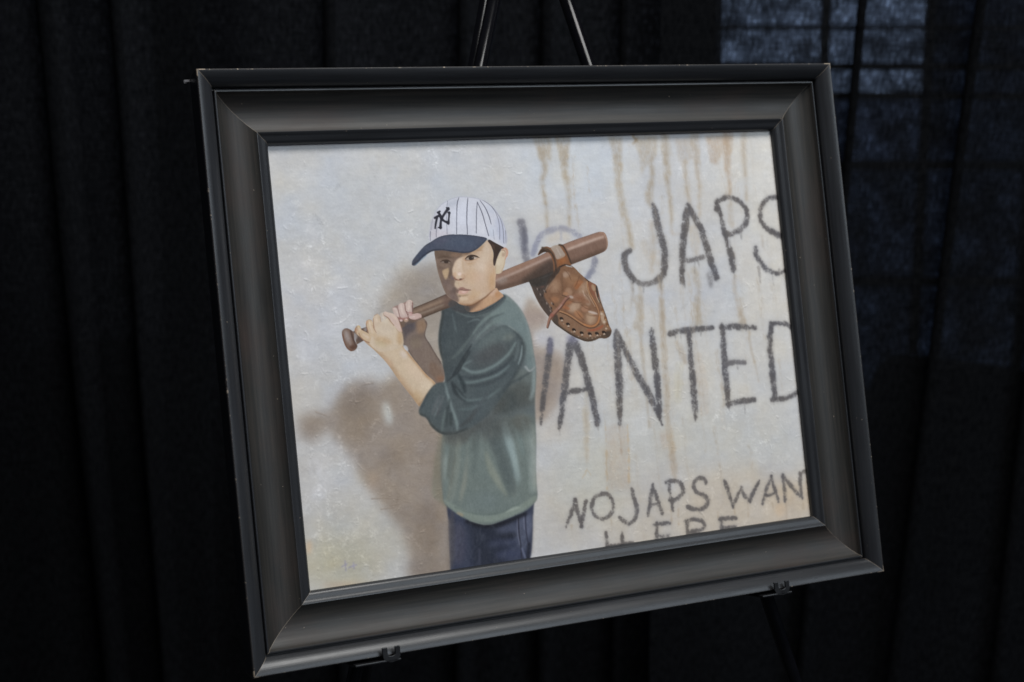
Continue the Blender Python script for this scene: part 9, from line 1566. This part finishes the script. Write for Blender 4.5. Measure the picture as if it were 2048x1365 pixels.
# loose scumbled strokes over the ground, thick whites where the knife dragged
rs = np.random.RandomState(23)
KNIFE = [(.075, .24), (.07, .31), (.14, .37), (.09, .52), (.07, .72), (.055, .80), (.06, .88), (.13, .95), (.30, .05), (.62, .62), (.84, .70), (.90, .78)]
for i in range(1500):
    if i < 620:
        kx, ky = KNIFE[rs.randint(len(KNIFE))]; x, y = kx + rs.normal(0, .022), ky + rs.normal(0, .028); d = rs.choice([5, 7, 4, -5]); w0 = rs.uniform(1, 4)
    else: x, y = rs.rand(2); d = rs.normal(0, 4.5); w0 = rs.uniform(2, 9)
    L = rs.uniform(6, 34); an = rs.choice([rs.normal(1.4, .5), rs.normal(-.5, .5)]); cv = rs.uniform(-.6, .6)
    P = brush.spline([[x * NXC + L * t * math.cos(an + cv * t), y * NYC + L * t * math.sin(an + cv * t)] for t in (0, .5, 1)], False)
    got = brush.line(P, np.interp(np.linspace(0, 1, len(P)), [0, .4, 1], [w0 * .4, w0, w0 * .2]), .8, 1.4)
    if got is None: continue
    A, (x0, y0, x1, y1) = got; A = A * loose[y0:y1, x0:x1] * np.clip(.6 + .35 * brush.fine[y0:y1, x0:x1], 0, 1)
    brush.img[y0:y1, x0:x1] += (A * d)[..., None]; brush.hgt[y0:y1, x0:x1] += A * abs(d) * .006
rs = np.random.RandomState(5)
for i in range(70):     # thin brown runs down the stained half of the wall
    x, y = rs.uniform(.56, .98), rs.choice([rs.uniform(0, .2), rs.uniform(.3, .5), rs.uniform(.55, .8)]); n = rs.randint(4, 8); L = rs.uniform(40, 190); w0 = rs.uniform(2, 9)
    P = brush.spline([[x * NXC + rs.normal(0, 1.6), y * NYC + L * t] for t in np.linspace(0, 1, n)], False)
    got = brush.line(P, np.interp(np.linspace(0, 1, len(P)), [0, .5, 1], [w0, w0 * .6, w0 * .25]), 1.4, 1.5)
    if got is None: continue
    A, (x0, y0, x1, y1) = got; A = A * (1 - fig[y0:y1, x0:x1]) * np.clip(.6 + .3 * brush.grain[y0:y1, x0:x1], .1, 1) * rs.uniform(.15, .42)
    S = brush.img[y0:y1, x0:x1]; S += (np.array([170, 157, 142], np.float32) - S) * A[..., None]
rs = np.random.RandomState(11); ridge = np.zeros((NYC, NXC), np.float32)
for i in range(640):     # palette-knife ridges
    zone = rs.rand()
    if zone < .28: x, y = rs.uniform(.02, .26), rs.uniform(.45, .99)
    elif zone < .62: x, y = rs.uniform(.52, .99), rs.uniform(.38, .99)
    elif zone < .8: x, y = rs.uniform(.02, .45), rs.uniform(.03, .5)
    else: x, y = rs.uniform(.02, .98), rs.uniform(.02, .98)
    L = 5 + 34 * rs.rand() ** 2; a = rs.choice([rs.normal(0, .5), rs.normal(-.9, .4), rs.normal(1.3, .4)]); cv = rs.uniform(-1.1, 1.1)
    P = [[x * NXC + L * t * math.cos(a + cv * t), y * NYC + L * t * math.sin(a + cv * t)] for t in (0, .35, .7, 1)]
    got = brush.line(brush.spline(P, False), np.interp(np.linspace(0, 1, 22), [0, .5, 1], [.4, rs.uniform(.6, 1.4), .2])[:len(brush.spline(P, False))], .6, .8)
    if got is None: continue
    A, (x0, y0, x1, y1) = got; np.maximum(ridge[y0:y1, x0:x1], A * rs.uniform(.15, .9) ** 1.5, out=ridge[y0:y1, x0:x1])
ridge *= loose
hgt = brush.hgt * .7 + ridge * .36 + loose * (brush.mid * .015 + brush.fbm((22, 7), 3) * .02 + brush.fine * .007) + (1 - loose) * brush.fine * .006
brush.img += (ridge * 7)[..., None]
lum = brush.img.mean(-1, keepdims=True); lw = loose[..., None]; brush.img = lum + (brush.img - lum) * (.97 - .13 * lw) + lw * np.array([6.5, 3.2, -1.5], np.float32) + (1 - lw) * np.array([1, 0, -1], np.float32)   # creamy ground
rgb = np.clip(brush.img / 255, 0, 1); lin = np.where(rgb <= .04045, rgb / 12.92, ((rgb + .055) / 1.055) ** 2.4) * PAINT_GAIN
gx, gy = np.meshgrid((np.arange(NXC) + .5) / NXC * CWID - CWID / 2, CHGT / 2 - (np.arange(NYC) + .5) / NYC * CHGT)
co = np.stack([gx, gy, -.0315 + hgt / 1000], -1).reshape(-1, 3).astype(np.float32)
me = bpy.data.meshes.new('canvas'); nv = NXC * NYC; nf = (NXC - 1) * (NYC - 1)
me.vertices.add(nv); me.vertices.foreach_set('co', co.ravel())
ii = (np.arange(NYC - 1)[:, None] * NXC + np.arange(NXC - 1)[None]).ravel().astype(np.int32)
q = np.stack([ii, ii + NXC, ii + NXC + 1, ii + 1], -1).astype(np.int32)
me.loops.add(nf * 4); me.loops.foreach_set('vertex_index', q.ravel())
me.polygons.add(nf); me.polygons.foreach_set('loop_start', np.arange(0, nf * 4, 4, dtype=np.int32)); me.polygons.foreach_set('use_smooth', np.ones(nf, bool))
me.update(calc_edges=True)
ca = me.color_attributes.new('paint', 'FLOAT_COLOR', 'POINT')
ca.data.foreach_set('color', np.concatenate([lin.reshape(-1, 3), np.ones((nv, 1))], 1).astype(np.float32).ravel())
me.materials.append(CANVAS)
cv = bpy.data.objects.new('canvas', me); col.objects.link(cv); cv.parent = pic
cv['label'] = 'painted canvas: boy with bat and mitt before a graffitied wall'
# stretcher bars behind the canvas
for c, s_ in (((0, CHGT / 2 - .0175, -.0395), (CWID, .035, .013)), ((0, -CHGT / 2 + .0175, -.0395), (CWID, .035, .013)), ((-CWID / 2 + .0175, 0, -.0395), (.035, CHGT - .072, .013)), ((CWID / 2 - .0175, 0, -.0395), (.035, CHGT - .072, .013))):
    mesh_obj('stretcher_bar', *box_data(c, s_), RAWWOOD, pic)

# ------------------------------------------------------------------ the easel
ez = empty('easel', (0, 0, 0)); tag(ez, 'black metal tripod display easel holding the framed painting', 'easel')
PM = pic.matrix_world.copy()
def wp(x, y, z): return PM @ Vector((x, y, z))
def leg_path(x0, y0, x1, y1, z): return [wp(x0 + (x1 - x0) * t, y0 + (y1 - y0) * t, z) for t in (0, .25, .5, .75, 1)]
ZL = -.060
for (xa, xb) in ((.031, -.585), (.028, .513)):
    lg = mesh_obj('leg', *tube_data(leg_path(xa, .545, xb, -1.318, ZL), .0078, 20), BLACKMETAL, ez, True)
    a = wp(xb, -1.318, ZL); b = wp(xa + (xb - xa) * .985, .545 - (1.318 + .545) * .985, ZL)
    mesh_obj('rubber_foot', *tube_data([(a.x, a.y, .001), tuple(a.lerp(b, .5)), tuple(b)], [.013, .012, .011], 16), RUBBER, lg, True)
top = wp(.031, .545, ZL)
rear = mesh_obj('leg', *tube_data([wp(.018, .52, ZL - .022), Vector((-.16, .62, .006))], .0078, 20), BLACKMETAL, ez, True)
mesh_obj('rubber_foot', *tube_data([(-.16, .62, .001), (-.159, .611, .03)], [.013, .011], 16), RUBBER, rear, True)
bevel(mesh_obj('head_plate', *merge([box_data(wp(.031, .55, ZL - .004), (.07, .05, .034), [PM.col[0][:3], PM.col[1][:3], PM.col[2][:3]])]), BLACKMETAL, ez), .004, 3)
# spreader between the front legs, low down
mesh_obj('spreader_bar', *tube_data([wp(-.425, -.82, ZL - .011), wp(.375, -.82, ZL - .011)], .005, 12), BLACKMETAL, ez, True)
# stamped holders: a shelf under the frame with a forked lip in front of it
def bracket(x0, x1, p0, p1, legx):
    T = .0024; y0 = -.3042; zf = .0062
    br = mesh_obj('holder', *merge([box_data(((x0 + x1) / 2, y0, (zf - .052) / 2), (x1 - x0, T, zf + .052)),
                                    box_data((legx, y0 - .002, ZL), (.019, .016, .019))]), HOLDERMETAL, ez)
    br.matrix_world = PM; bevel(br, .0008, 2)
    pts = []; g = p1 - p0 - .0056; r = g / 2; cx = (p0 + p1) / 2; yb = y0 + .0045
    inner = [(cx - r, -.2905)] + [(cx - r * math.cos(a), yb + r * .55 - r * .55 * math.sin(a)) for a in np.linspace(0, math.pi, 9)] + [(cx + r, -.2905)]
    prong = .0056; R_ = r + prong
    outer = [(cx + R_, -.2905)] + [(cx + R_ * math.cos(a), yb - .002 + r * .5 - (r * .5 + .0045) * math.sin(a)) for a in np.linspace(0, math.pi, 9)] + [(cx - R_, -.2905)]
    O = outer[::-1]; N = len(inner); V = [(x, y, zf) for x, y in inner] + [(x, y, zf) for x, y in O] + [(x, y, zf - T) for x, y in inner] + [(x, y, zf - T) for x, y in O]
    F_ = [(i, N + i, N + i + 1, i + 1) for i in range(N - 1)] + [(2 * N + i + 1, 3 * N + i + 1, 3 * N + i, 2 * N + i) for i in range(N - 1)]
    F_ += [(i + 1, 2 * N + i + 1, 2 * N + i, i) for i in range(N - 1)] + [(N + i, 3 * N + i, 3 * N + i + 1, N + i + 1) for i in range(N - 1)]
    F_ += [(0, 2 * N, 3 * N, N), (N - 1, 2 * N - 1, 4 * N - 1, 3 * N - 1)]
    bevel(mesh_obj('fork', V, F_, HOLDERMETAL, br), .0006, 2)
bracket(-.276, -.227, -.2435, -.2300, -.2515)
bracket(.205, .2445, .2245, .2390, .2505)
